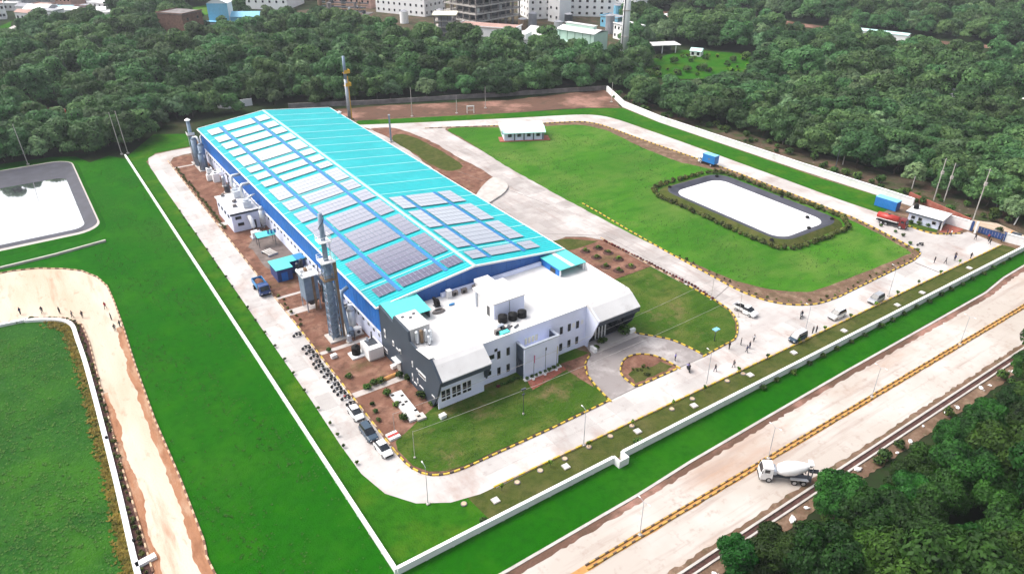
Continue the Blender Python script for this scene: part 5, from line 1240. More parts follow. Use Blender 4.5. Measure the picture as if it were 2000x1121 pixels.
# tipper lorry on the left road
def lorry_base(t, L, axles, cabl=1.7, paint='white_paint', cabh=2.3, front=None):
    obj('chassis', MB().box((0, 0, 0.75), (0.9, L, 0.3)), 'steel_dark', t)
    f = L / 2
    cb_ = obj('cab', MB().loft([ring(f - cabl, .55, cabh + .3, 1.12, 1.06, .15), (ring(f - 0.35, .5, cabh + .25, 1.14, 1.04, .15)), (ring(f, .5, cabh - .85, 1.14, 1.12, .15)), (ring(f + .04, .55, cabh - 1.0, 1.08, 1.05, .15))]), paint, t)
    obj('windscreen', MB().loft([[(-0.95, f - 0.02, cabh - .78), (0.95, f - 0.02, cabh - .78), (0.95, f + 0.03, cabh - .78), (-0.95, f + 0.03, cabh - .78)], [(-0.88, f - 0.36, cabh + .08), (0.88, f - 0.36, cabh + .08), (0.88, f - 0.31, cabh + .12), (-0.88, f - 0.31, cabh + .12)]]), 'glass', cb_)
    for s in (-1, 1):
        obj('side_window', MB().box((s * 1.12, f - 0.95, cabh - 0.35), (0.05, 0.8, 0.65)), 'glass', cb_)
        obj('mirror', MB().box((s * 1.3, f - 0.15, cabh - 0.35), (0.14, 0.12, 0.5)), 'black', t)
        obj('headlight', MB().box((s * 0.85, f + 0.05, 0.85), (0.32, 0.08, 0.2)), 'lamp_glass', t)
        for i, y in enumerate(axles): wheel(t, s * 1.0, y, 0.5, 0.3, i > 0)
    obj('bumper', MB().box((0, f + 0.03, 0.55), (2.2, 0.14, 0.3)), 'black', t)
tp = thing('tipper_lorry', 'blue tipper lorry loaded with red soil on the left concrete road', 'lorry', (33.3, 146.6, 0.095), R(180))
lorry_base(tp, 6.2, (1.9, -1.7), 1.6, 'deep_blue')
tb = MB().box((0, -0.9, 1.25), (2.2, 4.0, 0.15)).box((-1.08, -0.9, 1.75), (0.1, 4.0, 1.0)).box((1.08, -0.9, 1.75), (0.1, 4.0, 1.0)).box((0, 1.05, 1.9), (2.2, 0.1, 1.3)).box((0, -2.85, 1.75), (2.2, 0.1, 1.0))
obj('tipper_body', tb, 'roof_blue', tp)
obj('load', MB().ico((0, -0.9, 1.6), 1.0, 2, sq=(1.02, 1.85, 0.85)), 'red_soil', tp)

# concrete mixer on the highway
mx = thing('mixer_truck', 'white concrete mixer truck parked across the dusty highway lane', 'mixer truck', (80.9, 44.9, 0.085), R(48))
mx.scale = (0.93,) * 3
lorry_base(mx, 8.2, (2.7, -1.3, -2.7), 1.9, 'white_paint', 2.6)
dp = [(1.5, 2.05, .45), (1.3, 2.1, .85), (0.2, 2.3, 1.22), (-1.2, 2.5, 1.22), (-2.6, 2.85, .85), (-3.3, 3.05, .55)]
obj('drum', MB().loft([[(r * math.cos(a), y, z + r * math.sin(a)) for a in [i * 2 * math.pi / 16 for i in range(16)]] for y, z, r in dp]), 'white_paint', mx, smooth=True)
obj('hopper', MB().loft([[(-.7, -3.9, 4.0), (.7, -3.9, 4.0), (.7, -3.2, 4.0), (-.7, -3.2, 4.0)], [(-.35, -3.7, 3.2), (.35, -3.7, 3.2), (.35, -3.3, 3.2), (-.35, -3.3, 3.2)]]), 'white_paint', mx)
obj('chute', MB().box((0.15, -4.4, 2.0), (0.5, 1.5, 0.16)).box((-0.1, -4.4, 2.15), (0.06, 1.5, 0.3)).box((0.4, -4.4, 2.15), (0.06, 1.5, 0.3)), 'steel_dark', mx)
obj('rear_frame', MB().tube([(-.8, -3.4, .9), (-.6, -3.2, 3.0)], .1, 6).tube([(.8, -3.4, .9), (.6, -3.2, 3.0)], .1, 6).tube([(-.6, -3.2, 3.0), (.6, -3.2, 3.0)], .1, 6), 'steel_dark', mx)
obj('ladder', MB().box((-0.9, -3.8, 2.1), (0.35, 0.06, 3.0)), 'steel_dark', mx)
obj('water_tank', MB().tube([(-.9, 1.9, 1.9), (.9, 1.9, 1.9)], .38, 10), 'steel', mx)
for s in (-1, 1): obj('mudguard', MB().box((s * 1.05, -2.0, 1.15), (0.6, 2.8, 0.08)), 'silver_paint', mx)

# red tanker at the gate, blue box lorry, blue container
tk = thing('tanker_truck', 'red water tanker truck parked beside the guard house', 'tanker', (181.4, 89.0, 0.1), R(192))
lorry_base(tk, 7.6, (2.5, -1.0, -2.2), 1.8, 'dkred_paint', 2.3)
obj('tank', MB().loft([[(1.05 * math.cos(a), y, 2.05 + 0.8 * math.sin(a)) for a in [i * 2 * math.pi / 14 for i in range(14)]] for y in (-3.7, 1.7)]), 'red_paint', tk, smooth=True)
obj('walkway', MB().box((1.12, -1.0, 1.55), (0.2, 5.2, 0.12)).box((-1.12, -1.0, 1.55), (0.2, 5.2, 0.12)), 'trim', tk)
obj('side_skirt', MB().box((1.05, -0.8, 1.1), (0.1, 4.6, 0.6)).box((-1.05, -0.8, 1.1), (0.1, 4.6, 0.6)), 'black', tk)
obj('manhole_lid', MB().cyl(0, -1, 2.85, 2.98, 0.35, n=10), 'steel_dark', tk)
bxl = thing('box_lorry', 'bright blue box lorry parked on the loop road edge above the white pond', 'lorry', (176.4, 148.2, 0.1), R(6))
lorry_base(bxl, 6.2, (2.0, -1.9), 1.4, 'white_paint', 1.9)
bo = obj('box_body', MB().box((0, -0.8, 2.25), (2.3, 4.6, 2.5)), 'blue_paint', bxl)
obj('rear_door', MB().box((-0.56, -3.12, 2.25), (1.05, 0.05, 2.3)), 'blue_paint', bo); obj('rear_door', MB().box((0.56, -3.12, 2.25), (1.05, 0.05, 2.3)), 'blue_paint', bo)
obj('roof_sheet', MB().box((0, -0.8, 3.53), (2.36, 4.66, 0.06)), 'sky_blue', bo)
obj('lock_plate', MB().box((-1.17, -1.0, 2.3), (0.04, 0.5, 0.35)), 'rust', bo)
obj('tool_locker', MB().box((0.9, 0.6, 0.7), (0.4, 1.0, 0.5)), 'steel', bxl)
ct = thing('container', 'blue shipping container standing on grass by the white wall near the tanker', 'container', (191.4, 96.4, 0.08), R(5))
cm = MB().box((0, 0, 1.4), (2.4, 6.0, 2.6))
obj('shell', cm, 'blue_paint', ct)
for i in range(14):
    for s in (-1, 1): obj('rib', MB().box((s * 1.21, -2.8 + i * 0.43, 1.4), (0.06, 0.18, 2.3)), 'blue_paint', ct)
obj('roof_sheet', MB().box((0, 0, 2.73), (2.5, 6.1, 0.07)), 'sky_blue', ct)
obj('door', MB().box((-0.58, -3.04, 1.4), (1.1, 0.06, 2.4)), 'deep_blue', ct); obj('door', MB().box((0.58, -3.04, 1.4), (1.1, 0.06, 2.4)), 'deep_blue', ct)

# ------------------------------------------------------------------ people
def person_mesh(pose):
    V = {}; E = []
    def p(n, co, r): V[n] = (co, r)
    def e(*ns):
        for a, b in zip(ns[:-1], ns[1:]): E.append((a, b))
    sw = {'stand': 0.04, 'walk': 0.26, 'ride': 0.0}[pose]
    hz = 0.92 if pose != 'ride' else 0.98
    p('pel', (0, 0, hz), .125); p('waist', (0, 0, hz + .16), .115); p('chest', (0, .01, hz + .38), .135); p('neck', (0, .015, hz + .56), .055); p('head', (0, .03, hz + .70), .10); p('top', (0, .02, hz + .80), .075)
    e('pel', 'waist', 'chest', 'neck', 'head', 'top')
    for s, n in ((-1, 'l'), (1, 'r')):
        f = s * sw
        if pose == 'ride':
            p('hip' + n, (s * .10, .02, hz - .04), .09); p('kn' + n, (s * .22, .40, hz - .14), .065); p('an' + n, (s * .20, .18, hz - .52), .045); p('toe' + n, (s * .20, .36, hz - .58), .035)
            p('el' + n, (s * .27, .16, hz + .22), .042); p('ha' + n, (s * .30, .44, hz + .18), .035)
        else:
            p('hip' + n, (s * .10, 0, hz - .06), .09); p('kn' + n, (s * .11, f * .5 + .02, hz - .46), .062); p('an' + n, (s * .11, f - .02, .09), .045); p('toe' + n, (s * .12, f + .15, .04), .035)
            p('el' + n, (s * .27, -f * .4 - .02, hz + .18), .042); p('ha' + n, (s * .27, -f * .8 + .08, hz - .06), .035)
        p('sh' + n, (s * .19, .01, hz + .44), .062)
        e('pel', 'hip' + n, 'kn' + n, 'an' + n, 'toe' + n); e('chest', 'sh' + n, 'el' + n, 'ha' + n)
    names = list(V)
    me = bpy.data.meshes.new('person_skeleton')
    me.from_pydata([V[n][0] for n in names], [(names.index(a), names.index(b)) for a, b in E], [])
    o = bpy.data.objects.new('person_skeleton', me); link(o)
    o.modifiers.new('skin', 'SKIN')
    for i, n in enumerate(names):
        me.skin_vertices[0].data[i].radius = (V[n][1] * 1.22, V[n][1] * 1.15)
        me.skin_vertices[0].data[i].use_root = (n == 'pel')
    sb = o.modifiers.new('sub', 'SUBSURF'); sb.levels = 1; sb.render_levels = 1
    dg = bpy.context.evaluated_depsgraph_get()
    out = bpy.data.meshes.new_from_object(o.evaluated_get(dg))
    bpy.data.objects.remove(o)
    for m in ('skin', 'cloth_white', 'cloth_dark', 'hair'): out.materials.append(M[m])
    for f in out.polygons:
        c = f.center
        if c.z > hz + .60: f.material_index = 3 if (c.y < .05 or c.z > hz + .78) else 0
        elif c.z > hz + .53: f.material_index = 0
        elif c.z > hz + .02 and not (abs(c.x) > .2 and c.z < hz + .12) or (abs(c.x) < .2 and c.z > hz - .02): f.material_index = 1
        elif abs(c.x) > .22 and c.z > hz - .2 and pose != 'ride': f.material_index = 0
        elif c.z < .12: f.material_index = 3
        else: f.material_index = 2
        f.use_smooth = True
    out.name = 'person'
    return out
PM = {k: person_mesh(k) for k in ('stand', 'walk', 'ride')}
def person(label, loc, rz, shirt, trousers, pose='stand', group=None, z=0.1):
    o = bpy.data.objects.new('person', PM[pose]); link(o)
    o.location = (*loc, z); o.rotation_euler.z = R(rz)
    tag(o, label, 'person', group)
    o.material_slots[1].link = 'OBJECT'; o.material_slots[1].material = M[shirt]
    o.material_slots[2].link = 'OBJECT'; o.material_slots[2].material = M[trousers]
    return o
person('person in white shirt riding the motorbike in front of the roundabout island', (89.4, 72.9), -30, 'cloth_violet', 'cloth_dark', 'ride')
person('passenger in dark clothes behind the rider in front of the roundabout island', (89.15, 72.45), -30, 'cloth_dark', 'cloth_dark', 'ride')
person('person in dark clothes riding a motorbike below the big field', (122.7, 73.0), 110, 'cloth_dark', 'cloth_dark', 'ride')
person('person in violet shirt standing on the driveway beside the roundabout island', (89.7, 76.6), 200, 'cloth_violet', 'cloth_dark')
person('person in dark clothes walking on the front road right of the roundabout', (93.3, 69.9), 80, 'cloth_dark', 'cloth_navy', 'walk')
person('person in dark clothes walking nearest the verge on the front road', (97.2, 68.9), 95, 'cloth_grey', 'cloth_dark', 'walk')
person('person in dark clothes standing at the kerb corner of the round lawn', (101.2, 73.5), 180, 'cloth_dark', 'cloth_dark')
person('person with red top standing beyond the kerb corner of the round lawn', (104.2, 73.2), 210, 'cloth_grey', 'cloth_dark')
person('person in navy clothes, left of the pair on the front road below the pickup', (103.1, 70.8), 20, 'cloth_navy', 'cloth_dark', 'walk')
person('person in dark shirt, right of the pair on the front road below the pickup', (104.6, 71.4), 250, 'cloth_dark', 'cloth_navy')
person('person in pale shirt behind the pair on the front road, closest to the pickup', (107.3, 72.6), 140, 'cloth_white', 'cloth_dark', 'walk')
person('person crouched by the verge between dark van and white off-road car', (119.4, 67.9), 0, 'cloth_grey', 'cloth_dark')
person('person in dark clothes beside the verge right of the dark van', (120.3, 67.7), 60, 'cloth_dark', 'cloth_dark')
gate_people = [((169.8, 70.9), 'cloth_dark', 'person in dark clothes standing on the forecourt near the field corner'), ((171.6, 69.2), 'cloth_grey', 'person in grey shirt on the forecourt, right of the one near the field corner'), ((175.0, 68.8), 'cloth_navy', 'person in navy shirt, left of a pair in the middle of the forecourt'), ((176.3, 69.4), 'cloth_dark', 'person in dark shirt, right of a pair in the middle of the forecourt'), ((179.2, 67.2), 'cloth_dark', 'lone person at the forecourt verge before the gate'), ((187.6, 77.5), 'cloth_navy', 'person in navy standing by the yellow kerb of the guard house'), ((188.1, 76.7), 'cloth_white', 'person in white shirt at the yellow kerb of the guard house'), ((190.8, 72.0), 'cloth_dark', 'person in dark clothes beside the white gate post'), ((193.6, 70.2), 'cloth_red', 'person in red shirt in front of the blue gate'), ((192.6, 69.6), 'cloth_dark', 'person in dark clothes, left of the red shirt at the blue gate'), ((191.2, 68.6), 'cloth_dark', 'person in dark clothes sitting nearest the verge at the gate'), ((195.0, 67.6), 'cloth_navy', 'person in navy against the right end of the blue gate')]
for i, (l, c, lab) in enumerate(gate_people): person(lab, l, 37 * i, c, 'cloth_dark', 'walk' if i % 3 == 1 else 'stand')
left_people = [((3.8, 146.9), 'cloth_dark', 'left of two people walking along the edge of the dirt road'), ((4.9, 147.9), 'cloth_dark', 'right of two people walking along the edge of the dirt road'), ((3.9, 151.9), 'cloth_grey', 'person on the dirt road behind the walking pair'), ((3.6, 157.5), 'cloth_red', 'person in red shirt at the dirt road edge by the field'), ((-0.9, 156.2), 'cloth_dark', 'person standing at the bend of the dark hedge bed'), ((-2.6, 157.4), 'cloth_grey', 'person near the bend of the hedge bed, on its left'), ((-4.6, 160.6), 'cloth_dark', 'third person from the left along the hedge bed top'), ((-7.6, 162.8), 'cloth_dark', 'second person from the left along the hedge bed top'), ((-11.4, 164.9), 'cloth_navy', 'first person from the left along the hedge bed top')]
for i, (l, c, lab) in enumerate(left_people): person(lab, l, 51 * i, c, 'cloth_dark', 'walk' if i % 2 else 'stand', z=0.08)

# ------------------------------------------------------------------ lamp posts, poles, gate, guard house, small house
def lamp(label, x, y, h, z=0.09, rz=0, group=None, dbl=False):
    t = thing('street_lamp', label, 'street lamp', (x, y, z), rz, group)
    obj('pole', MB().cyl(0, 0, 0, h, 0.06, 0.035, 8), 'steel', t)
    obj('base', MB().box((0, 0, 0.12), (0.5, 0.5, 0.24)), 'concrete', t)
    for s in ((-1, 1) if dbl else (1,)):
        a = obj('arm', MB().tube([(0, 0, h - 0.1), (0, s * 0.5, h + 0.15), (0, s * 0.8, h + 0.2)], 0.03, 5), 'steel', t)
        obj('lamp_head', MB().box((0, s * 0.95, h + 0.2), (0.15, 0.4, 0.08)), 'trim', a)
    return t
for i, (x, lab) in enumerate(((33.6, 'thin lamp post at the near road corner, by the bright grass'), (60.4, 'thin lamp post on the front road opposite the front lawn'), (88.8, 'thin lamp post opposite the roundabout island'), (116.6, 'thin lamp post beside the dark van'), (146.0, 'thin lamp post just beyond the silver car'))):
    lamp(lab, x, 70.8 if i == 0 else 67.9, 7.2, group='lamp posts along the front road')
for i, (x, lab) in enumerate(((55.2, 'median lamp post nearest the bottom of the highway'), (82.5, 'median lamp post right behind the mixer truck'), (110.4, 'third median lamp post along the highway'), (139.9, 'farthest median lamp post on the highway'))):
    lamp(lab, x, 49.15, 6.4, group='lamp posts in the highway median', dbl=True)
gl = thing('garden_lamp', 'dark garden lamp mast on the front lawn', 'garden lamp', (56.8, 79.7, 0.12))
obj('pole', MB().cyl(0, 0, 0, 5.2, 0.07, 0.05, 6), 'steel_dark', gl); obj('lamp_head', MB().box((0, 0, 5.3), (0.9, 0.3, 0.25)).box((0, 0, 4.2), (0.5, 0.2, 0.2)), 'steel_dark', gl); obj('base', MB().cyl(0, 0, 0, 0.3, 0.2, 0.16, 8), 'concrete', gl)
gl = thing('garden_lamp', 'pale blue solar lamp on a short post in the round lawn', 'garden lamp', (100.9, 77.0, 0.12))
obj('pole', MB().cyl(0, 0, 0, 2.6, 0.09, 0.07, 6), 'steel_dark', gl); obj('lamp_head', MB().box((0, 0, 2.75), (1.3, 0.9, 0.16)), 'sky_blue', gl); obj('lantern', MB().box((0, 0, 2.5), (0.5, 0.4, 0.4)), 'far_white', gl)
poles = [(212.2, 124.2, 9.0, 'concrete', 'pale pole standing at the dark wood edge above the loop road'), (207.8, 123.7, 6.0, 'steel_dark', 'thin dark pole left of the pale pole at the wood edge'), (206.3, 98.2, 5.5, 'concrete', 'thin pole behind the blue container'), (207.4, 91.9, 12.5, 'concrete', 'left of two tall pale poles behind the guard house'), (208.7, 89.7, 11.5, 'concrete', 'right of two tall pale poles behind the guard house'), (199.8, 77.4, 15.5, 'concrete', 'tallest pale pole beside the entrance gate'), (211.7, 77.5, 8.0, 'steel_dark', 'thin dark pole beyond the gate rubble'), (209.0, 71.0, 6.5, 'trim', 'leaning white pole beyond the gate rubble')]
for x, y, h, m_, lab in poles:
    t = thing('utility_pole', lab, 'pole', (x, y, 0.0), 0, 'utility poles along the wood edge')
    obj('pole', MB().tube([(0, 0, 0), (0.8 if m_ == 'trim' else 0, -0.6 if m_ == 'trim' else 0, h)], 0.17, 8, 0, 0.11), m_, t)
    if m_ == 'concrete' and h > 6: obj('crossarm', MB().box((0, 0, h - 0.5), (0.12, 1.7, 0.12)), 'steel_dark', t); obj('transformer_box', MB().box((0.3, 0, h - 4.2), (0.5, 0.7, 0.9)), 'concrete', t)
for (x, y, h, lab) in ((*(-2.43, 267.84), 13, 'thin lamp mast on the far bank of the left pond'), (*(25.65, 261.99), 14, 'right of two tall thin masts at the far end of the left wall'), (*(23.80, 262.01), 14, 'left of two tall thin masts at the far end of the left wall'), (*(122.92, 247.87), 11, 'pale pole on the grass behind the shed, left one'), (*(152.13, 241.92), 8.5, 'pale pole on the grass bank behind the shed, right one'), (*(139.11, 242.04), 7, 'short pole between two pale poles behind the shed'), (*(199.46, 221.18), 8, 'pale pole at the far corner of the white wall')):
    t = thing('lamp_mast', lab, 'mast', (x, y, 0), 0, 'masts round the back of the grounds')
    obj('pole', MB().tube([(0, 0, 0), (-0.5 if x < 30 else 0, 0.4 if x < 30 else 0, h)], 0.14, 6, 0, 0.09), 'concrete', t); obj('base', MB().box((0, 0, 0.15), (0.8, 0.8, 0.3)), 'concrete', t)
gf = thing('gate_frame', 'small white goal-like frame on the grass bank behind the shed', 'frame', (*(143.55, 239.08), 0.05), R(-25))
obj('upright', MB().box((-1.3, 0, 1.4), (0.25, 0.25, 2.8)), 'trim', gf); obj('upright', MB().box((1.3, 0, 1.4), (0.25, 0.25, 2.8)), 'trim', gf); obj('top_bar', MB().box((0, 0, 2.8), (2.9, 0.3, 0.3)), 'trim', gf); obj('middle_bar', MB().box((0, 0, 1.2), (2.3, 0.2, 0.25)), 'concrete', gf)

gh = thing('guard_house', 'small white guard house with overhanging flat white roof near the gate', 'guard house', (188.8, 80.6, 0), R(10))
obj('walls', MB().bx(0, 5.6, 0, 7.6, 0, 2.7), 'facade', gh)
obj('roof_slab', MB().bx(-0.6, 6.4, -0.8, 8.4, 2.7, 2.95), 'roof_white', gh)
obj('roof_edge', MB().bx(-0.64, -0.6, -0.8, 8.4, 2.6, 2.97), 'slate', gh)
for y in (1.2, 4.6, 6.4):
    f = obj('window', MB().box((-0.04, y, 1.6), (0.1, 1.1, 1.0)), 'trim', gh); obj('pane', MB().box((-0.1, y, 1.6), (0.04, 0.9, 0.8)), 'glass', f)
obj('door', MB().box((1.4, -0.04, 1.1), (1.0, 0.1, 2.1)), 'steel_dark', gh)
obj('porch_pillar', MB().box((0.3, -0.7, 1.3), (0.3, 0.3, 2.7)), 'trim', gh)
t = thing('water_tank', 'round black water tank on the flat guard house roof', 'tank', (190.6, 88.2, 2.95))
obj('tank_body', MB().cyl(0, 0, 0, 1.0, 0.65, n=14).cyl(0, 0, 1.0, 1.25, 0.65, 0.3, 14), 'black', t); obj('lid', MB().cyl(0, 0, 1.25, 1.35, 0.25, n=8), 'rubber', t)
wall('boundary_wall', (194.6, 84.2), (195.6, 76.0), 2.4, 0.4, 'white_wall', 'white wall between the guard house and the blue gate', 2.6)
rw = wall('boundary_wall', (203.8, 97), (199.5, 78), 1.6, 0.5, 'red_paving', 'low red wall behind the guard house', 3.0, cap=False)
sheet('grass_strip', [(183.5, 86.5), (188.5, 88.5), (189.8, 81.0), (187.2, 79.8)], 0.105, 'lawn_grass')
sheet('red_paving', [(187.8, 79.6), (194.6, 81), (194.8, 76.8), (190.4, 77.0)], 0.109, 'red_paving')
gt = thing('entrance_gate', 'dark blue sliding gate between white posts at the site entrance', 'gate', (195.6, 75.6, 0.09), R(-86))
obj('gate_post', MB().box((0.2, 0, 1.3), (0.5, 0.5, 2.6)), 'deep_blue', gt); obj('gate_post', MB().box((1.5, -1.0, 1.6), (0.45, 0.45, 3.2)), 'trim', gt); obj('gate_post', MB().box((8.0, 0, 1.2), (0.45, 0.45, 2.4)), 'deep_blue', gt)
for k in range(9): obj('gate_panel', MB().box((2.0 + k * 0.68, 0, 0.95), (0.62, 0.08, 1.6)), 'deep_blue', gt)
obj('gate_rail', MB().box((4.8, 0, 1.8), (6.2, 0.1, 0.1)).box((4.8, 0, 0.12), (6.2, 0.1, 0.1)), 'steel_dark', gt)
for i, (x, y, s, m_, lab) in enumerate(((200.6, 70.6, 1.5, 'concrete_dark', 'grey boulder heap of rubble outside the gate, left part'), (202.2, 68.4, 1.3, 'orange', 'tan heap of earth outside the gate, middle part'), (199.2, 72.6, 1.0, 'far_pink', 'pinkish heap of broken brick just outside the gate'))):
    hp = thing('rubble_heap', lab, 'rubble heap', (x, y, 0.05), i, 'rubble heaps outside the gate')
    for k in range(7): obj('stone', MB().ico((U(-s, s), U(-s, s), 0.15), U(0.3, 0.75), 1, sq=(1.2, 1, 0.7)), m_, hp)
cbx = thing('switch_cabinet', 'dark blue cabinet outside the wall right of the gate', 'cabinet', (198.9, 66.3, 0.05), R(10))
obj('body', MB().box((0, 0, 0.9), (1.6, 2.0, 1.7)), 'slate', cbx); obj('door', MB().box((-0.82, 0, 0.9), (0.05, 1.7, 1.4)), 'deep_blue', cbx); obj('cap', MB().box((0, 0, 1.79), (1.8, 2.2, 0.1)), 'steel_dark', cbx)

hu = thing('small_house', 'small house with mint roof and white walls standing in the big field', 'house', (*(135.39, 203.36), 0.13), R(-26.5))
HL = 13.8
obj('walls', MB().bx(0, HL, 0, 8.6, 0, 3.0), 'facade', hu)
obj('roof', MB().loft([[(-0.9, -0.7, 2.9), (-0.9, 3.0, 4.1), (-0.9, 9.2, 3.9), (-0.9, 9.2, 3.7), (-0.9, 3.0, 3.9), (-0.9, -0.7, 2.7)], [(HL + 0.6, -0.7, 2.9), (HL + 0.6, 3.0, 4.1), (HL + 0.6, 9.2, 3.9), (HL + 0.6, 9.2, 3.7), (HL + 0.6, 3.0, 3.9), (HL + 0.6, -0.7, 2.7)]]), 'hut_roof', hu)
obj('roof_edge', MB().box((-0.95, 4.2, 3.5), (0.2, 10, 0.9)), 'roof_white', hu)
for k in range(4):
    x = 1.9 + k * 3.3
    f = obj('window', MB().box((x, -0.05, 1.9), (1.3, 0.12, 1.1)), 'slate', hu); obj('pane', MB().box((x, -0.12, 1.9), (1.1, 0.04, 0.9)), 'glass', f)
    obj('pilaster', MB().box((x + 1.65, -0.1, 1.4), (0.35, 0.25, 2.8)), 'slate', hu)
obj('plinth', MB().bx(-1.6, HL + 2.2, -0.9, 4.5, 0, 0.15), 'red_paving', hu)

# slabs, manholes and shrubs of the verge
sq = [(42.1, 65.8), (55.0, 65.6), (69.9, 65.5), (82.6, 65.0), (97.8, 65.5), (110.5, 65.6), (125.5, 64.9), (144.0, 64.6), (153.6, 64.6), (174, 64.8)]
pr = thing('inspection_cover', 'square white concrete inspection cover in the olive grass verge inside the front wall', 'inspection cover', (*sq[0], 0.07), 0, 'square covers along the verge')
obj('slab', MB().box((0, 0, 0.1), (1.1, 1.1, 0.2)), 'concrete', pr); obj('lid', MB().box((0, 0, 0.22), (0.85, 0.85, 0.05)), 'roof_white', pr)
for x, y in sq[1:]: copy_thing(pr, (x, y, 0.07), U(-0.1, 0.1))
rc = [(46.81, 67.05), (51.18, 67.13), (55.93, 67.07), (60.80, 67.06), (65.37, 67.09), (70.03, 67.02), (78.74, 66.48), (83.76, 66.50), (92.88, 66.64), (97.01, 66.50), (37.91, 67.84)]
pr = thing('manhole', 'round concrete manhole ring in the olive grass verge', 'manhole', (*rc[0], 0.07), 0, 'round manholes along the verge')
obj('ring', MB().cyl(0, 0, 0, 0.16, 0.48, n=14), 'concrete_dark', pr); obj('lid', MB().cyl(0, 0, 0.16, 0.2, 0.36, n=12), 'kerb_tan', pr)
for x, y in rc[1:]: copy_thing(pr, (x, y, 0.07), 0)
# overhead cables over the lawns
for i, (a, b, lab) in enumerate((((36.5, 80.5, 5.4), (112.0, 80.5, 5.4), 'thin pale cable strung low over the front lawn, nearer one'), ((36.0, 86.3, 5.2), (112.5, 88.5, 5.2), 'thin pale cable strung low over the front lawn, farther one'))):
    A_, B_ = Vector(a), Vector(b)
    pts = [A_.lerp(B_, t / 16) - Vector((0, 0, 1.2 * 4 * (t / 16) * (1 - t / 16))) for t in range(17)]
    o = obj('overhead_cable', MB().tube(pts, 0.035, 4), 'concrete'); tag(o, lab, 'cable')
    for (x, y, z) in (a, b):
        t = thing('cable_post', 'thin post carrying the %s lawn cable, %s end' % (('nearer', 'farther')[i], 'left' if x < 60 else 'right'), 'post', (x, y, 0.1))
        obj('pole', MB().cyl(0, 0, 0, z, 0.05, 0.04, 6), 'concrete', t); obj('base', MB().box((0, 0, 0.1), (0.3, 0.3, 0.2)), 'concrete', t)

# ------------------------------------------------------------------ buildings beyond the woods
def far_building(name, label, cat, p, q, depth, h, wallm='far_white', roofm='far_grey', rows=0, cols=0, win='glass', side_cols=0, gable=0.0, eave=0.4, sides=True, wsz=(1.3, 1.5), base_h=0.0):
    dx, dy = q[0] - p[0], q[1] - p[1]; L = math.hypot(dx, dy)
    t = thing(name, label, cat, (p[0], p[1], 0), math.atan2(dy, dx))
    obj('walls', MB().bx(0, L, 0, depth, base_h, h), wallm, t)
    if gable:
        obj('roof', MB().loft([[(x, -eave, h), (x, depth / 2, h + gable), (x, depth + eave, h), (x, depth / 2, h + gable - 0.3)] for x in (-eave, L + eave)]), roofm, t)
        for x in (0.15, L - 0.15): obj('gable_wall', MB().loft([[(xx, 0.1, h), (xx, depth / 2, h + gable - 0.3), (xx, depth - 0.1, h)] for xx in (x - 0.1, x + 0.1)]), wallm, t)
    else:
        obj('roof', MB().bx(-eave, L + eave, -eave, depth + eave, h, h + 0.3), roofm, t)
        obj('parapet', MB().bx(-eave, L + eave, -eave, -eave + 0.25, h + 0.3, h + 0.8).bx(-eave, -eave + 0.25, -eave + 0.25, depth + eave, h + 0.3, h + 0.8).bx(L + eave - 0.25, L + eave, -eave + 0.25, depth + eave, h + 0.3, h + 0.8), wallm, t)
    wm = MB().box((0, 0, 0), (wsz[0], 0.12, wsz[1])).mesh('window', [M[win]])
    for r in range(rows):
        z = (h / rows) * (r + 0.55)
        for c in range(cols): child('window', wm, t, (L * (c + 0.5) / cols, -0.03, z))
        for c in range(side_cols):
            child('window', wm, t, (L + 0.03, depth * (c + 0.5) / side_cols, z), (0, 0, math.pi / 2))
            child('window', wm, t, (-0.03, depth * (c + 0.5) / side_cols, z), (0, 0, math.pi / 2))
    return t

# open concrete and steel frame of many floors
FA, FB = (234.02, 381.01), (270.59, 389.50)
fr = thing('frame_building', 'tall unfinished frame building of open dark floors beyond the wood', 'building', (*FA, 0), math.atan2(FB[1] - FA[1], FB[0] - FA[0]))
FW, FD = math.hypot(FB[0] - FA[0], FB[1] - FA[1]), 26.0
for k in range(9):
    z = 5.0 + k * 4.2
    obj('floor_slab', MB().bx(-0.6, FW + 0.6, -0.6, FD + 0.6, z, z + 0.75), 'concrete', fr)
cmesh = MB().box((0, 0, 21), (0.7, 0.7, 42)).mesh('column', [M['concrete_dark']])
for i in range(7):
    for j in range(6):
        if i in (0, 6) or j in (0, 5) or (i + j) % 3 == 0: child('column', cmesh, fr, (i * FW / 6, j * FD / 5, 0))
for k in range(8):
    obj('inner_wall', MB().bx(2.5, FW - 2, 6, 6.4, 5.8 + k * 4.2, 9.2 + k * 4.2), 'steel_dark', fr)
    obj('inner_wall', MB().bx(6, 6.4, 6.4, FD - 3, 5.8 + k * 4.2, 9.2 + k * 4.2), 'steel_dark', fr)
    for i in range(3): obj('vessel', MB().cyl(3 + i * 9.5 + (k % 3), 2.2, 5.75 + k * 4.2, 8.3 + k * 4.2, 1.0, n=8), 'duct' if (i + k) % 2 else 'steel_dark', fr)
    obj('railing', MB().box((FW / 2, -0.55, 6.8 + k * 4.2), (FW + 1, 0.1, 0.12)), 'concrete', fr)
far_building('warehouse', 'long white warehouse with torn pinkish roof in front of the frame building', 'warehouse', (206.0, 357.0), (225.5, 330.0), 13, 9.5, 'far_white', 'far_pink', 1, 0)
wh = [o for o in C.objects if o.name == 'warehouse'][0]
for x in (2.0, 5.4, 8.2): obj('door_opening', MB().box((x, -0.04, 1.8 + (x < 4)), (1.6, 0.14, 3.6 + 2 * (x < 4))), 'glass', wh)
obj('door', MB().box((11.2, -0.05, 1.7), (1.5, 0.14, 3.2)), 'roof_blue', wh)
obj('side_extension', MB().bx(33.4, 40, 1, 11, 0, 7.5), 'far_white', wh)
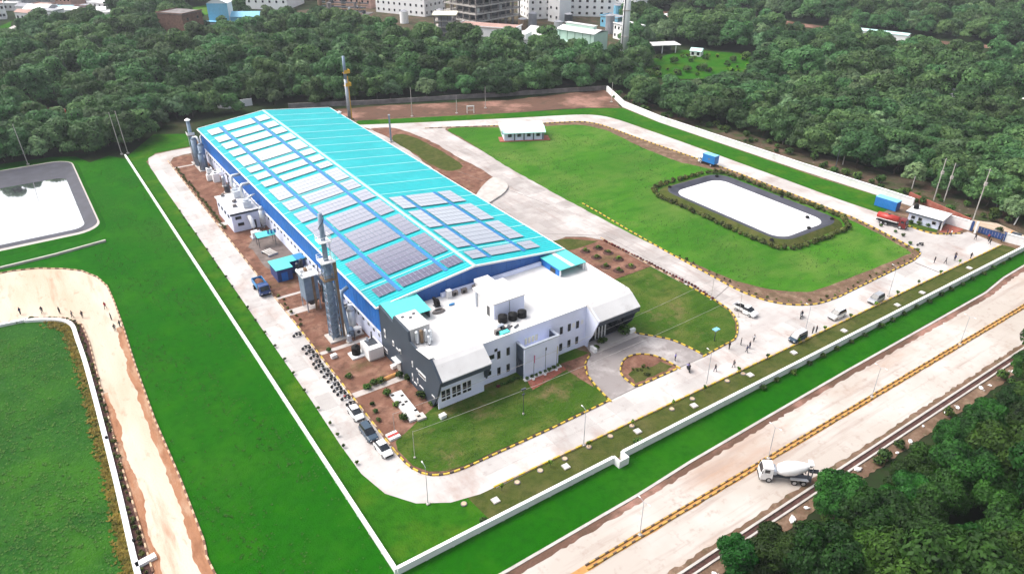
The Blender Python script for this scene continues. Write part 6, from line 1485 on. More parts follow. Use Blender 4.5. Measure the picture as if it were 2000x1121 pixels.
far_building('outbuilding', 'small white outbuilding with grey roof at the right end of the white warehouse', 'building', (226.13, 327.23), (230.64, 324.24), 8, 4.5, 'far_white', 'far_grey', 1, 2)
SA, SB = (241.72, 313.82), (247.51, 290.62)
sg = thing('process_hall', 'pale green process hall with stepped roof rising above the trees beside the white chimney', 'hall', (*SA, 0), math.atan2(SB[1] - SA[1], SB[0] - SA[0]))
L = math.hypot(SB[0] - SA[0], SB[1] - SA[1])
obj('front_wall', MB().bx(0, L, 0, 0.4, 0, 11.0), 'pale_green', sg)
obj('walls', MB().bx(0, L, 0.4, 12, 0, 11.0), 'pale_green', sg)
for k in range(5): obj('seam', MB().box((2.2 + k * (L - 4.4) / 4, -0.06, 5.4), (0.22, 0.1, 10.6)), 'mid_green', sg)
obj('roof', MB().loft([[(x, -0.8, 11.0), (x, 6, 12.4), (x, 12.6, 11.0), (x, 6, 12.0)] for x in (-0.5, L + 0.5)]), 'roof_white', sg)
obj('roof_monitor', MB().bx(2, L - 4, 5, 7.4, 12.0, 13.6), 'pale_green', sg)
obj('monitor_roof', MB().bx(1.5, L - 3.5, 4.6, 7.8, 13.6, 13.85), 'roof_white', sg)
obj('lean_to', MB().loft([[(x, -6, 0), (x, -6, 2.5), (x, -0.1, 6.0), (x, -0.1, 0)] for x in (-5, 8)]), 'pale_green', sg)
obj('side_vent', MB().box((L + 0.05, 5, 4.2), (0.2, 1.6, 1.2)), 'steel_dark', sg)
far_building('long_shed', 'long low green-walled shed with white roof left of the pale green hall', 'shed', (238.48, 340.19), (245.44, 316.03), 16, 5.0, 'mid_green', 'roof_white', 0, 0, gable=3.2)
ch = thing('chimney', 'tall white factory chimney standing at the edge of the green clearing', 'chimney', (252.4, 273.4, 0))
obj('shaft', MB().cyl(0, 0, 0, 44, 1.95, 1.5, 18), 'far_white', ch, smooth=True)
for z in (12, 24, 35): obj('band', MB().cyl(0, 0, z, z + 0.5, 2.0, n=18), 'concrete', ch)
obj('plinth', MB().box((0, 0, 0.6), (4.2, 4.2, 1.2)), 'concrete', ch)
obj('ladder', MB().box((-1.9, -0.4, 20), (0.25, 0.5, 40)), 'steel_dark', ch)
far_building('apartment_block', 'large white block with rows of small dark windows behind the green hall', 'building', (310, 398), (345, 366), 26, 30, 'far_white', 'far_grey', 8, 10, side_cols=6, wsz=(1.6, 1.5))
far_building('apartment_block', 'white block with square windows touching the right side of the frame building', 'building', (284, 398), (303, 392), 24, 24, 'far_white', 'far_grey', 6, 4, side_cols=4)
far_building('apartment_block', 'wide white block with dark windows at the top edge, left of the frame building', 'building', (215.93, 478.83), (233.49, 443.01), 24, 17, 'far_white', 'far_grey', 4, 9, side_cols=5)
tw = thing('brick_tower', 'grey open-sided stair tower with flat cream roof left of the white warehouse', 'tower', (*(195.93, 361.60), 0), -0.6)
obj('core', MB().bx(2, 9, 2, 9, 0, 15), 'far_grey', tw)
for k in range(5): obj('floor_slab', MB().bx(0, 11, 0, 11, 2.8 + k * 3.0, 3.1 + k * 3.0), 'concrete', tw)
for x in (0.3, 3.8, 7.2, 10.7):
    for y in (0.3, 10.7): obj('column', MB().box((x, y, 7.6), (0.5, 0.5, 15.2)), 'concrete_dark', tw)
obj('roof', MB().bx(-1, 12, -1, 12, 15.1, 15.5), 'flag_cream', tw)
far_building('silo_tower', 'narrow white process tower with sloped base behind the green hall', 'tower', (290.91, 387.08), (292.38, 377.34), 10, 22, 'far_white', 'far_white', 4, 2)
far_building('pump_house', 'pale blue machine house tucked behind the right end of the pale green hall', 'building', (306.81, 355.15), (308.62, 341.73), 10, 6, 'sky_blue', 'far_grey', 1, 4)
far_building('house', 'white house with bluish windows right of the chimney foot', 'house', (287.16, 306.39), (295.99, 305.66), 16, 8, 'far_white', 'far_grey', 2, 3, side_cols=5)
far_building('house', 'white flat building right of the chimney near its visible top', 'house', (338.25, 365.03), (359.15, 370.19), 14, 9, 'far_white', 'far_white', 2, 5)
op = thing('open_shed', 'open-fronted dark shed with a flat white roof beside the green clearing', 'shed', (*(276.03, 280.53), 0), -0.42)
obj('back_wall', MB().bx(0, 15, 7, 7.3, 0, 4), 'steel_dark', op); obj('roof', MB().bx(-1, 17, -1, 8.5, 4.0, 4.3), 'roof_white', op)
for x in (0.2, 7.5, 14.8): obj('post', MB().box((x, 0.2, 2), (0.4, 0.4, 4)), 'far_white', op)
obj('side_wall', MB().bx(0, 0.3, 0.5, 7, 0, 4), 'steel_dark', op)
far_building('hut', 'small mint-roofed hut in the green clearing', 'hut', (290.30, 265.21), (293.07, 260.48), 6, 2.6, 'far_white', 'hut_roof', 1, 2, gable=1.2)
far_building('house', 'small pale house half hidden by trees far above the clearing', 'house', (341.37, 332.43), (354.41, 332.30), 10, 5, 'far_pink', 'far_white', 1, 3)
far_building('house', 'white house showing between trees at the middle of the right wood', 'house', (293.69, 207.15), (299.59, 204.40), 8, 6.5, 'far_white', 'far_grey', 2, 3)
far_building('house', 'white-gabled house beside a dark conical tree in the right wood', 'house', (310.19, 143.79), (310.35, 140.97), 7, 4.2, 'far_white', 'far_grey', 1, 2, gable=1.6)
far_building('house', 'white wall of a house at the right picture edge in the wood', 'house', (312.78, 118.05), (311.31, 112.68), 10, 7, 'far_white', 'far_grey', 1, 3)
far_building('long_wall_shed', 'long pale roadside shed along the far earth road', 'shed', (410.37, 251.66), (418.59, 224.80), 7, 3.2, 'far_white', 'hut_roof', 0, 0, gable=0.8)
bw = thing('site_wall', 'long grey and white compound wall running down past the far wood', 'wall', (*(158.99, 496.57), 0), 0)
pts = [(158.99, 496.57), (173.88, 459.50), (183.78, 427.85), (188.01, 401.84), (190.78, 376.76), (195.75, 358.45)]
for i, (a, b) in enumerate(zip(pts[:-1], pts[1:])):
    dx, dy = b[0] - a[0], b[1] - a[1]; LL = math.hypot(dx, dy)
    o = obj('wall_panel', MB().box((LL / 2, 0, 1.6), (LL - 0.3, 0.5, 3.2)), 'far_white' if i in (0, 1, 3) else 'concrete_dark', bw)
    o.location = (a[0] - pts[0][0], a[1] - pts[0][1], 0); o.rotation_euler.z = math.atan2(dy, dx)
far_building('brick_house', 'square brown brick building alone in the wood at upper left', 'building', (78.06, 466.92), (88.18, 453.12), 16, 12.5, 'brick', 'concrete_dark', 2, 0, side_cols=2)
tm = thing('temple_hall', 'white and sky-blue tower with a long pale blue roof at upper left', 'hall', (*(109.44, 484.87), 0), -0.55)
obj('tower_wall', MB().bx(0, 12, 0, 0.4, 0, 13), 'sky_blue', tm); obj('tower', MB().bx(0, 12, 0.4, 10, 0, 13), 'far_white', tm)
obj('tower_roof', MB().loft([[(-0.5, y, 13), (6, y, 16.2), (12.5, y, 13), (6, y, 15.8)] for y in (-0.5, 10.5)]), 'far_white', tm)
obj('tower_gable', MB().loft([[(0, y, 13), (6, y, 15.8), (12, y, 13)] for y in (0.02, 0.3)]), 'far_white', tm)
obj('wing', MB().bx(12, 40, 2, 12, 0, 5), 'sky_blue', tm); obj('wing_roof', MB().loft([[(x, 1.4, 5), (x, 7, 7.5), (x, 12.6, 5), (x, 7, 7.1)] for x in (11.9, 41)]), 'sky_blue', tm)
obj('porch_roof', MB().bx(-8, 8, -5, -0.1, 3.0, 3.4), 'sky_blue', tm); obj('porch_wall', MB().bx(-7.5, 7.5, -4.5, -4.1, 0, 3.0), 'far_white', tm)
far_building('factory_hall', 'wide white roof of a factory hall at the top edge, left of centre', 'factory', (147.54, 539.03), (169.38, 519.52), 30, 9, 'far_white', 'far_white', 1, 6)
far_building('factory_hall', 'long pinkish hall with brown roofs at the top edge above the grey wall', 'factory', (198.79, 521.69), (218.54, 492.60), 18, 8, 'far_pink', 'far_pink', 1, 8)
pk_ = thing('pipe_rack', 'tangle of dark pipes and vessels above the grey compound wall', 'plant', (*(174.16, 481.91), 0), -0.9)
for k in range(14): obj('vessel', MB().cyl(U(0, 34), U(0, 12), 0, U(4, 11), U(0.6, 1.6), n=8), ('steel_dark', 'rust', 'duct', 'concrete_dark')[k % 4], pk_)
for k in range(6): obj('pipe', MB().tube([(0, 2 * k, 3 + k), (34, 2 * k, 3.5 + k)], 0.4, 6), ('rust', 'steel_dark')[k % 2], pk_)
obj('floor', MB().bx(-2, 36, -1, 13, 2.4, 2.8), 'concrete_dark', pk_)
far_building('roofed_hall', 'bright blue roofed hall at the top edge of the upper left town', 'hall', (56.79, 609.03), (67.82, 596.46), 16, 6, 'far_white', 'roof_blue', 1, 5, gable=3)
far_building('house', 'white house below the blue roofed hall in the upper left town', 'house', (56.86, 582.98), (65.69, 567.32), 10, 6, 'far_white', 'far_white', 2, 4)
far_building('house', 'small white cube house standing in front of the upper left wood', 'house', (57.24, 536.09), (60.82, 527.29), 7, 6, 'far_white', 'roof_white', 1, 2)
far_building('mill_shed', 'long pale shed, front one of the stacked roofs in the upper left town', 'shed', (18.99, 574.48), (31.32, 566.39), 14, 6, 'far_grey', 'far_white', 1, 7, gable=2)
far_building('mill_shed', 'long pale shed, rear one of the stacked roofs in the upper left town', 'shed', (14.27, 626.20), (36.77, 611.49), 14, 6, 'far_grey', 'far_white', 1, 9, gable=2)
far_building('house', 'pinkish house between the sheds and the blue roofed hall at upper left', 'house', (40.23, 609.22), (48.34, 598.72), 12, 8, 'far_pink', 'far_grey', 2, 4)
far_building('house', 'terracotta roofed house at the very top left', 'house', (13.74, 659.43), (29.27, 655.08), 12, 7, 'far_pink', 'far_pink', 1, 5, gable=3)
far_building('house', 'white house on the left picture edge above the pale road', 'house', (1.67, 581.36), (9.35, 580.80), 12, 9, 'far_white', 'far_pink', 2, 4)
far_building('house', 'small grey-roofed hut among trees left of the pinkish clearing', 'hut', (17.39, 408.37), (21.99, 407.80), 7, 3.4, 'far_white', 'sky_blue', 1, 1, gable=1)
for i, (p, q, lab) in enumerate((((80.50, 447.80), (81.34, 437.23), 'white tent roof in the wood below the brown brick building, left one'), ((81.25, 427.63), (84.78, 420.60), 'white tent roof in the wood below the brown brick building, right one'), ((64.01, 432.77), (65.70, 428.58), 'tiny white hut roof in the middle of the upper left wood'))):
    far_building('tent', lab, 'tent', p, q, 5, 2.4, 'far_white', 'roof_white', 0, 0, gable=1.0)
wt = thing('site_wall', 'curved white sheet hoarding behind the far left corner of the shed', 'hoarding', (*(63.98, 307.72), 0), 0)
pts = [(63.98, 307.72), (65.09, 299.89), (67.89, 297.16), (71.85, 297.14), (77.45, 296.95)]
for a, b in zip(pts[:-1], pts[1:]):
    dx, dy = b[0] - a[0], b[1] - a[1]; LL = math.hypot(dx, dy)
    o = obj('wall_panel', MB().box((LL / 2, 0, 1.4), (LL - 0.2, 0.2, 2.8)), 'far_white', wt)
    o.location = (a[0] - pts[0][0], a[1] - pts[0][1], 0); o.rotation_euler.z = math.atan2(dy, dx)
rv_ = thing('signal_post', 'white post with a round red top by a bluish sheet in the pinkish clearing', 'post', (*(13.77, 312.69), 0))
obj('pole', MB().cyl(0, 0, 0, 3.4, 0.5, n=8), 'far_white', rv_); obj('disc', MB().ico((0, 0, 3.9), 1.0, 1), 'red_paint', rv_)
bs_ = thing('tarpaulin', 'pale blue tarpaulin shelter in the pinkish clearing at the left', 'tarpaulin', (*(12.51, 321.48), 0), 0.6)
obj('sheet', MB().loft([[(-3, -2, 0.4), (0, -2, 2.6), (3, -2, 0.4), (0, -2, 2.4)], [(-3, 3, 0.4), (0, 3, 2.6), (3, 3, 0.4), (0, 3, 2.4)]]), 'sky_blue', bs_); obj('frame', MB().box((0, 0.5, 1.2), (0.2, 4.6, 2.2)), 'steel', bs_)

# the crowded little houses of the upper left town
rt_ = random.Random(77)
spots = [(9.71, 618.88), (15.86, 595.14), (24.12, 596.99), (29.06, 579.38), (35.61, 587.02), (38.21, 566.43), (48.96, 583.18), (49.56, 563.61), (77.65, 595.39), (76.66, 570.01), (87.04, 600.25), (72.53, 604.19), (47.62, 631.61), (38.51, 643.25), (21.22, 648.85), (56.06, 554.72), (23.85, 558.01), (13.88, 564.55)]
for i, (x, y) in enumerate(spots):
    a = rt_.uniform(-0.9, -0.3); w_ = rt_.uniform(7, 14); h_ = rt_.uniform(3.5, 7)
    t = far_building('house', 'small house among the crowded roofs of the upper left town', 'house', (x, y), (x + w_ * math.cos(a), y + w_ * math.sin(a)), rt_.uniform(6, 10), h_, ('far_white', 'far_white', 'far_pink', 'far_grey')[i % 4], ('far_white', 'far_grey', 'far_pink', 'far_white', 'sky_blue')[i % 5], 1, 3, gable=(0, 1.5)[i % 2])
    t['group'] = 'small houses of the upper left town'
for i, p in enumerate(((277.17, 358.46), (294.96, 371.35), (257.53, 367.48), (270.33, 375.00), (329.94, 365.94), (296.21, 334.35), (200.84, 473.92), (236.13, 427.50), (212.16, 430.03))):
    t = thing('storage_tank', ('silver tank low behind the pale green hall', 'dark tank between green hall and white block', 'rust-brown tank behind the white warehouse end', 'grey tank behind the long green-walled shed', 'bluish tank just left of the white chimney', 'grey tank at the right foot of the green hall', 'dark tank above the compound wall', 'grey tank left of the frame building', 'pale tank among trees left of the frame building')[i], 'tank', (*p, 0), 0, 'tanks of the far works')
    h_ = 5 + (i * 37) % 6
    obj('shell', MB().cyl(0, 0, 0, h_, 2.6, n=14), ('duct', 'steel_dark', 'rust', 'far_grey', 'sky_blue', 'far_grey', 'steel_dark', 'concrete_dark', 'far_white')[i], t); obj('roof', MB().cyl(0, 0, h_, h_ + 1.0, 2.7, 0.3, 14), 'far_grey', t)

# ------------------------------------------------------------------ trees and shrubs
nprng = np.random.RandomState(11)
def foliage(lobes, per, leaf, mats, core=True, jit=0.4, low=-0.35):
    """leaf clumps spread over rounded lobes, with a shaded inside"""
    vs, fs, mi = [], [], []
    for (c, r, sq) in lobes:
        n = int(per * r * r)
        d = nprng.normal(size=(n * 2, 3)); d /= np.linalg.norm(d, axis=1)[:, None]
        d = d[d[:, 2] > low][:n]
        rad = r * (0.80 + 0.28 * nprng.rand(len(d)))
        P = np.array(c) + d * rad[:, None] * np.array(sq)
        N = d + nprng.normal(scale=jit, size=d.shape); N /= np.linalg.norm(N, axis=1)[:, None]
        T = np.cross(N, nprng.normal(size=d.shape)); T /= np.linalg.norm(T, axis=1)[:, None]
        B = np.cross(N, T)
        s = leaf * (0.6 + 0.8 * nprng.rand(len(d)))[:, None]
        for k in range(len(d)):
            b0 = len(vs)
            a, t, bb = P[k], T[k] * s[k], B[k] * s[k] * 0.62
            vs += [tuple(a - t), tuple(a + bb * 0.9 - t * 0.1), tuple(a + t), tuple(a - bb * 0.9 + t * 0.15)]
            fs.append((b0, b0 + 1, b0 + 2, b0 + 3)); mi.append(0)
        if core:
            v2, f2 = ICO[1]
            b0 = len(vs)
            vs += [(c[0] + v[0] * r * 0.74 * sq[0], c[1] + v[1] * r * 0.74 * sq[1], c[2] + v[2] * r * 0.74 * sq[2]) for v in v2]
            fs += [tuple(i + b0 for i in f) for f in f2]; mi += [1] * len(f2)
    me = bpy.data.meshes.new('crown')
    me.from_pydata(vs, [], fs)
    for m in mats: me.materials.append(M[m])
    me.polygons.foreach_set('material_index', mi)
    me.update()
    return me

def crown_lobes(rad, h0, h1, n, seed, flat=0.75):
    rr = random.Random(seed)
    out = [((0, 0, h0 + (h1 - h0) * 0.45), rad * 0.62, (1, 1, 0.85))]
    for i in range(n):
        a = rr.uniform(0, 2 * math.pi); t = rr.random()
        q = rad * (0.40 + 0.55 * math.sqrt(rr.random())) * (1 - 0.45 * t)
        z = h0 + (h1 - h0) * (0.18 + 0.72 * t)
        out.append(((q * math.cos(a), q * math.sin(a), z), rad * rr.uniform(0.24, 0.42), (1, 1, rr.uniform(flat, 0.95))))
    return out

def trunk_mesh(h, r, seed):
    rr = random.Random(seed)
    mb = MB().tube([(0, 0, 0), (rr.uniform(-.2, .2), rr.uniform(-.2, .2), h * 0.5), (0, 0, h)], r, 7, 0, r * 0.55)
    for i in range(4):
        a = i * 1.6 + rr.uniform(-.4, .4)
        mb.tube([(0, 0, h * 0.75), (math.cos(a) * h * 0.25, math.sin(a) * h * 0.25, h * 1.1), (math.cos(a) * h * 0.42, math.sin(a) * h * 0.42, h * 1.35)], r * 0.5, 5, 0, r * 0.2)
    return mb.mesh('trunk', [M['bark']])

TREES = {}
def make_kind(key, n, rad, h0, h1, lob, per, leaf, mats, flat=0.75):
    TREES[key] = [(foliage(crown_lobes(rad * U(0.9, 1.1), h0, h1 * U(0.92, 1.1), lob, 100 * len(TREES) + i, flat), per, leaf, mats), trunk_mesh(h0 + 0.8, 0.22, i)) for i in range(n)]
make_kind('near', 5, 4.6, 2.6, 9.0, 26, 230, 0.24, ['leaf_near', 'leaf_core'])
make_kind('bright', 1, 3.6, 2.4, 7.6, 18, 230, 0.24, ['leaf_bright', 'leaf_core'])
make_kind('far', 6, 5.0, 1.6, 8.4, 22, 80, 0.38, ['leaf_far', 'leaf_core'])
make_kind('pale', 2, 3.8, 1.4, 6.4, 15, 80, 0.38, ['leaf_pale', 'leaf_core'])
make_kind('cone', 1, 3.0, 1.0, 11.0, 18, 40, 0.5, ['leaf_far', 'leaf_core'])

tree_src = {}
def tree(kind, i, x, y, s, rz, label, group, z=0.0):
    cme, tme = TREES[kind][i % len(TREES[kind])]
    t = thing('tree', label, 'tree', (x, y, z), rz, group)
    t.scale = (s, s, s * U(0.9, 1.12) if s < 1.1 else 1.0 + (s - 1) * 0.5)
    c = child('crown', cme, t, (0, 0, 0)); child('trunk', tme, t, (0, 0, 0))
    tree_src.setdefault((kind, i % len(TREES[kind])), c)
    return t

def on_view(x, y, z=5.0, mx=260):
    d = np.array((x, y, z - 80.0))
    cx = d @ np.array((0.826831, -0.562443, 0.002727)); cy = d @ np.array((-0.273864, -0.406826, -0.871488)); cz = d @ np.array((0.491272, 0.719827, -0.490409))
    if cz < 5: return None
    px, py = 1000 + 1427 * cx / cz, 560.5 + 1427 * cy / cz
    return (px, py) if -mx < px < 2000 + mx and -120 < py < 1121 + mx else None

def inside(p, poly):
    c = False
    for (x1, y1), (x2, y2) in zip(poly, poly[1:] + poly[:1]):
        if (y1 > p[1]) != (y2 > p[1]) and p[0] < (x2 - x1) * (p[1] - y1) / (y2 - y1) + x1: c = not c
    return c

# where no tree stands: the grounds, clearings, roads and the ground under far buildings
keep_out = [
    [(-200, -200), (55, -200), (60, 36.2), (330, 35.8), (330, 60.5), (206, 61), (207, 80), (213, 92), (212, 140), (206, 188), (206, 210), (214, 236), (212, 241), (168, 252), (122, 273), (88, 288), (40, 284), (26, 266), (16, 268), (6, 272), (-14, 274), (-200, 290)],
    [(253.69, 261.91), (276.88, 282.95), (301.45, 282.21), (318.47, 258.50), (319.44, 231.77), (281.41, 211.85), (254.33, 206.07), (240.13, 207.48), (223.46, 214.66), (221.44, 227.93)],
    [(133.18, 504.14), (156.52, 583.98), (229.74, 530.21), (311.19, 587.31), (458.20, 492.09), (260.08, 282.31), (239.30, 266.30), (234.31, 274.75), (227.64, 295.30), (212.81, 307.90), (189.87, 334.55), (176.35, 377.83), (162.16, 430.24)],
    [(7.04, 336.82), (12.00, 337.00), (10.01, 313.65), (5.20, 315.33)],
    [(86.63, 548.76), (139.75, 582.99), (149.63, 548.35), (125.01, 509.50), (103.58, 480.59), (82.36, 511.01)],
    [(-16.90, 522.38), (11.51, 570.47), (15.35, 538.61), (7.43, 479.55), (-14.22, 431.80)],
    [(376.19, 384.22), (413.73, 349.34), (421.71, 305.71), (425.81, 264.65), (438.74, 218.48), (470.18, 161.32), (427.46, 144.18), (382.34, 187.38), (373.98, 198.44), (367.87, 225.85), (366.00, 262.94), (358.73, 300.88), (332.46, 338.29)],
    [(6.77, 747.16), (96.24, 689.07), (66.14, 517.47), (57.57, 495.25), (49.69, 500.43), (49.60, 541.10), (32.10, 508.23), (13.07, 513.37), (-1.88, 534.38)],
    [(112.17, 508.85), (143.77, 506.55), (128.46, 452.42), (97.93, 446.69)],
    [(79.94, 484.35), (95.34, 474.21), (84.65, 422.24), (69.00, 432.58)],
]
def clear_of(x, y):
    return not any(inside((x, y), k) for k in keep_out)
boxes = []
for o in C.objects:
    if o.parent is None and o.get('category') in ('building', 'house', 'hall', 'tower', 'shed', 'hut', 'factory', 'warehouse', 'tent', 'tarpaulin', 'hoarding', 'chimney') and o.location.y > 90 and o.name.split('.')[0] not in ('factory_shed', 'office_building', 'plant_building', 'pump_house', 'shelter'):
        for ch in o.children:
            for v in ch.bound_box:
                q = Matrix.LocRotScale(o.location, o.rotation_euler, None) @ Matrix.LocRotScale(ch.location, ch.rotation_euler, None) @ Vector(v)
                boxes.append((q.x, q.y, 4.5))
        b0 = o.location
        # keep the line of sight to these walls open for a short way
        d = Vector((-b0.x, -b0.y, 0)).normalized()
        for s in (5,): boxes.append((b0.x + d.x * s, b0.y + d.y * s, 4.0))
BX = np.array(boxes)
cand = []
step = 8.3
for step, near in ((8.3, False), (5.5, True)):
    for ix in range(-70, 170):
        for iy in range(-30, 150):
            y0_ = iy * step * 0.95
            if (y0_ < 60) != near: continue
            x = ix * step + U(-2.6, 2.6) + (iy % 2) * step / 2; y = y0_ + U(-2.6, 2.6)
            v = on_view(x, y)
            if v is None or not clear_of(x, y): continue
            if len(BX) and np.any((BX[:, 0] - x) ** 2 + (BX[:, 1] - y) ** 2 < BX[:, 2] ** 2): continue
            cand.append((math.hypot(math.hypot(x, y), 80), x, y, v[0], v[1]))
for i in range(9):
    x, y = -34 + i * 5.2 + U(-1, 1), 274.5 - i * 0.2 + U(-1, 1)
    v = on_view(x, y)
    if v: cand.append((math.hypot(math.hypot(x, y), 80), x, y, v[0], v[1]))
cand.sort()
seen = [c for c in cand if -30 < c[3] < 2030 and -20 < c[4] < 1150]
single = set(id(c) for c in seen[:255])
rest = []
for c in cand:
    d, x, y, px, py = c
    if id(c) in single:
        k = 'far' if rnd.random() < 0.74 else 'pale'
        if y < 60:
            s = U(0.6, 0.82) if y > 31 else U(0.72, 1.08)
            where = 'at the near tip of the lower right wood' if x < 72 else 'behind the mixer truck' if x < 95 else 'in the lower right wood past the mixer truck' if x < 125 else 'in the lower right wood towards the right edge'
            row = 'front-row' if y > 31 else 'second-row' if y > 24 else 'inner'
            if rnd.random() < 0.12 and y < 28: tree('bright', 0, x, y, min(s, 0.85), U(0, 6.3), row + ' bright green tree ' + where, 'bright trees in the lower right wood')
            else: tree('near', rnd.randrange(5), x, y, s, U(0, 6.3), row + (' large' if s > 0.95 else '') + ' dark green broadleaf tree ' + where, 'dark trees in the lower right wood')
        elif x > 195:
            s = U(0.8, 1.55)
            where = 'beyond the entrance gate' if y < 76 else 'behind the guard house' if y < 95 else 'above the blue container' if y < 120 else 'above the white pond' if y < 145 else 'above the blue box lorry' if y < 172 else 'beyond the middle white wall' if y < 200 else 'by the far wall corner'
            row = 'front-row' if x < 222 else 'second-row' if x < 236 else 'deep'
            tree(k, rnd.randrange(10), x, y, s, U(0, 6.3), row + (' large' if s > 1.3 else ' small' if s < 1.0 else '') + (' pale' if k == 'pale' else ' green') + ' broadleaf tree ' + where, 'trees behind the right wall')
        else:
            s = U(0.8, 1.5)
            where = 'behind the left pond' if x < 10 else 'behind the two tall masts' if x < 38 else 'behind the far left shed corner' if x < 70 else 'behind the turquoise roof end' if x < 105 else 'behind the dark weathered wall' if x < 160 else 'near the far wall corner'
            row = 'front-row' if y < 268 + max(0, 22 - abs(x - 60) * 0.4) + (8 if x < 105 else -0.4 * (x - 105)) else 'second-row'
            tree(k, rnd.randrange(10), x, y, s, U(0, 6.3), row + (' large' if s > 1.25 else ' small' if s < 1.0 else '') + (' pale' if k == 'pale' else ' green') + ' broadleaf tree ' + where, 'trees behind the shed')
    else: rest.append(c)
x, y = (311.49, 146.60)
tree('cone', 0, x, y, 1.25, 0, 'dark conical evergreen beside the white gable in the right wood', None)
x, y = (61.44, 488.92)
tree('cone', 0, x, y, 1.3, 1, 'tall dark narrow tree left of the brown brick building', None)
for (px_, py_), lab in (((60.47, 39.40), 'bright lime tree at the near tip of the lower right wood'),):
    tree('bright', 0, px_ - 0, py_ - 2, 0.8, 0.4, lab, None)

# the remaining far wood as one mass
def forest(name, pts, kinds, label):
    me = bpy.data.meshes.new(name)
    me.from_pydata([(p[1], p[2], 0) for p in pts], [], [])
    n = len(pts)
    sc = me.attributes.new('tree_scale', 'FLOAT', 'POINT'); rt = me.attributes.new('tree_turn', 'FLOAT', 'POINT'); kd = me.attributes.new('tree_kind', 'INT', 'POINT')
    sc.data.foreach_set('value', [0.75 + 1.0 * rnd.random() ** 1.4 for _ in range(n)])
    rt.data.foreach_set('value', [U(0, 6.28) for _ in range(n)])
    kd.data.foreach_set('value', [rnd.randrange(len(kinds)) for _ in range(n)])
    o = bpy.data.objects.new(name, me); link(o)
    tag(o, label, 'wood', kind='stuff')
    ng = bpy.data.node_groups.new('forest_nodes', 'GeometryNodeTree')
    ng.interface.new_socket('Geometry', in_out='INPUT', socket_type='NodeSocketGeometry')
    ng.interface.new_socket('Geometry', in_out='OUTPUT', socket_type='NodeSocketGeometry')
    N, Lk = ng.nodes, ng.links
    gi, go = N.new('NodeGroupInput'), N.new('NodeGroupOutput')
    jn = N.new('GeometryNodeJoinGeometry')
    for c in kinds:
        oi = N.new('GeometryNodeObjectInfo'); oi.transform_space = 'ORIGINAL'
        oi.inputs['Object'].default_value = c; oi.inputs['As Instance'].default_value = True
        Lk.new(oi.outputs['Geometry'], jn.inputs[0])
    ip = N.new('GeometryNodeInstanceOnPoints')
    def attr(nm, ty):
        a = N.new('GeometryNodeInputNamedAttribute'); a.data_type = ty; a.inputs['Name'].default_value = nm
        return a.outputs[0]
    cx = N.new('ShaderNodeCombineXYZ'); Lk.new(attr('tree_turn', 'FLOAT'), cx.inputs['Z'])
    er = N.new('FunctionNodeEulerToRotation'); Lk.new(cx.outputs[0], er.inputs[0])
    Lk.new(gi.outputs[0], ip.inputs['Points']); Lk.new(jn.outputs[0], ip.inputs['Instance'])
    ip.inputs['Pick Instance'].default_value = True
    Lk.new(attr('tree_kind', 'INT'), ip.inputs['Instance Index'])
    Lk.new(er.outputs[0], ip.inputs['Rotation']); Lk.new(attr('tree_scale', 'FLOAT'), ip.inputs['Scale'])
    Lk.new(ip.outputs[0], go.inputs[0])
    md = o.modifiers.new('forest', 'NODES'); md.node_group = ng
    return o
fk = [c for (k, i), c in tree_src.items() if k in ('far', 'pale')]
nk = [c for (k, i), c in tree_src.items() if k in ('near',)]
far_pts = [c for c in rest if c[2] > 60]
near_pts = [c for c in rest if c[2] <= 60]
forest('forest', far_pts, fk, 'far mixed green wood stretching to the top of the picture')
if near_pts: forest('forest', near_pts, nk, 'dark wood carrying on beyond the lower right picture edge')

# shrubs
def shrub_mesh(r, mat, seed, per=90, leaf=0.16, n=4):
    rr = random.Random(seed)
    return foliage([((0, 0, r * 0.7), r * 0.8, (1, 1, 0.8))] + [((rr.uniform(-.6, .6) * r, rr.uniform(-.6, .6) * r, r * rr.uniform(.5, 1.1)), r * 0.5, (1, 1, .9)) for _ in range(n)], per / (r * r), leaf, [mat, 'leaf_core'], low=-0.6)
SH = [shrub_mesh(0.7, 'shrub', i) for i in range(3)]
SL = [shrub_mesh(0.5, 'shrub_lime', 5 + i, per=50, leaf=0.14, n=3) for i in range(2)]
SG = [shrub_mesh(0.8, 'hedge', 9 + i, per=80, leaf=0.2) for i in range(3)]
def shrub(me, x, y, s, label, group, z=0.1, cat='shrub', name='shrub'):
    o = bpy.data.objects.new(name, me); link(o)
    o.location = (x, y, z); o.rotation_euler.z = U(0, 6.3); o.scale = (s, s, s * U(0.85, 1.2))
    return tag(o, label, cat, group)
for i in range(21):
    shrub(SH[i % 3], 96 + i * 4.55 + U(-.6, .6), 61.55 + U(-.15, .1), U(0.7, 1.0), 'small dark shrub growing at the outer foot of the white front wall', 'shrubs along the front wall', 0.03)
shrub(SH[0], *(38.26, 62.94), 1.1, 'dark grey-green shrub leaning on the front wall near the bottom corner', None, 0.03)
shrub(SH[1], *(67.78, 63.22), 1.5, 'bluish shrub against the front wall just right of the notch', None, 0.03)
sap = thing('sapling', 'thin lime-green sapling planted at the road edge of the front verge', 'sapling', (44, 67.0, 0.07), 0, 'saplings along the front verge')
child('foliage', SL[0], sap, (0, 0, 0.55), (0, 0, 0), (0.75, 0.75, 1.1)); obj('stem', MB().cyl(0, 0, 0, 0.9, 0.04, n=5), 'bark', sap)
for i in range(15): copy_thing(sap, (53 + i * 8.6 + U(-1, 1), 67.2 + U(-.4, .1), 0.07), U(0, 6.3))
sap2 = thing('sapling', 'small sapling planted on the road edge of the left grass strip', 'sapling', (28.5, 92, 0.07), 0, 'saplings along the left grass strip')
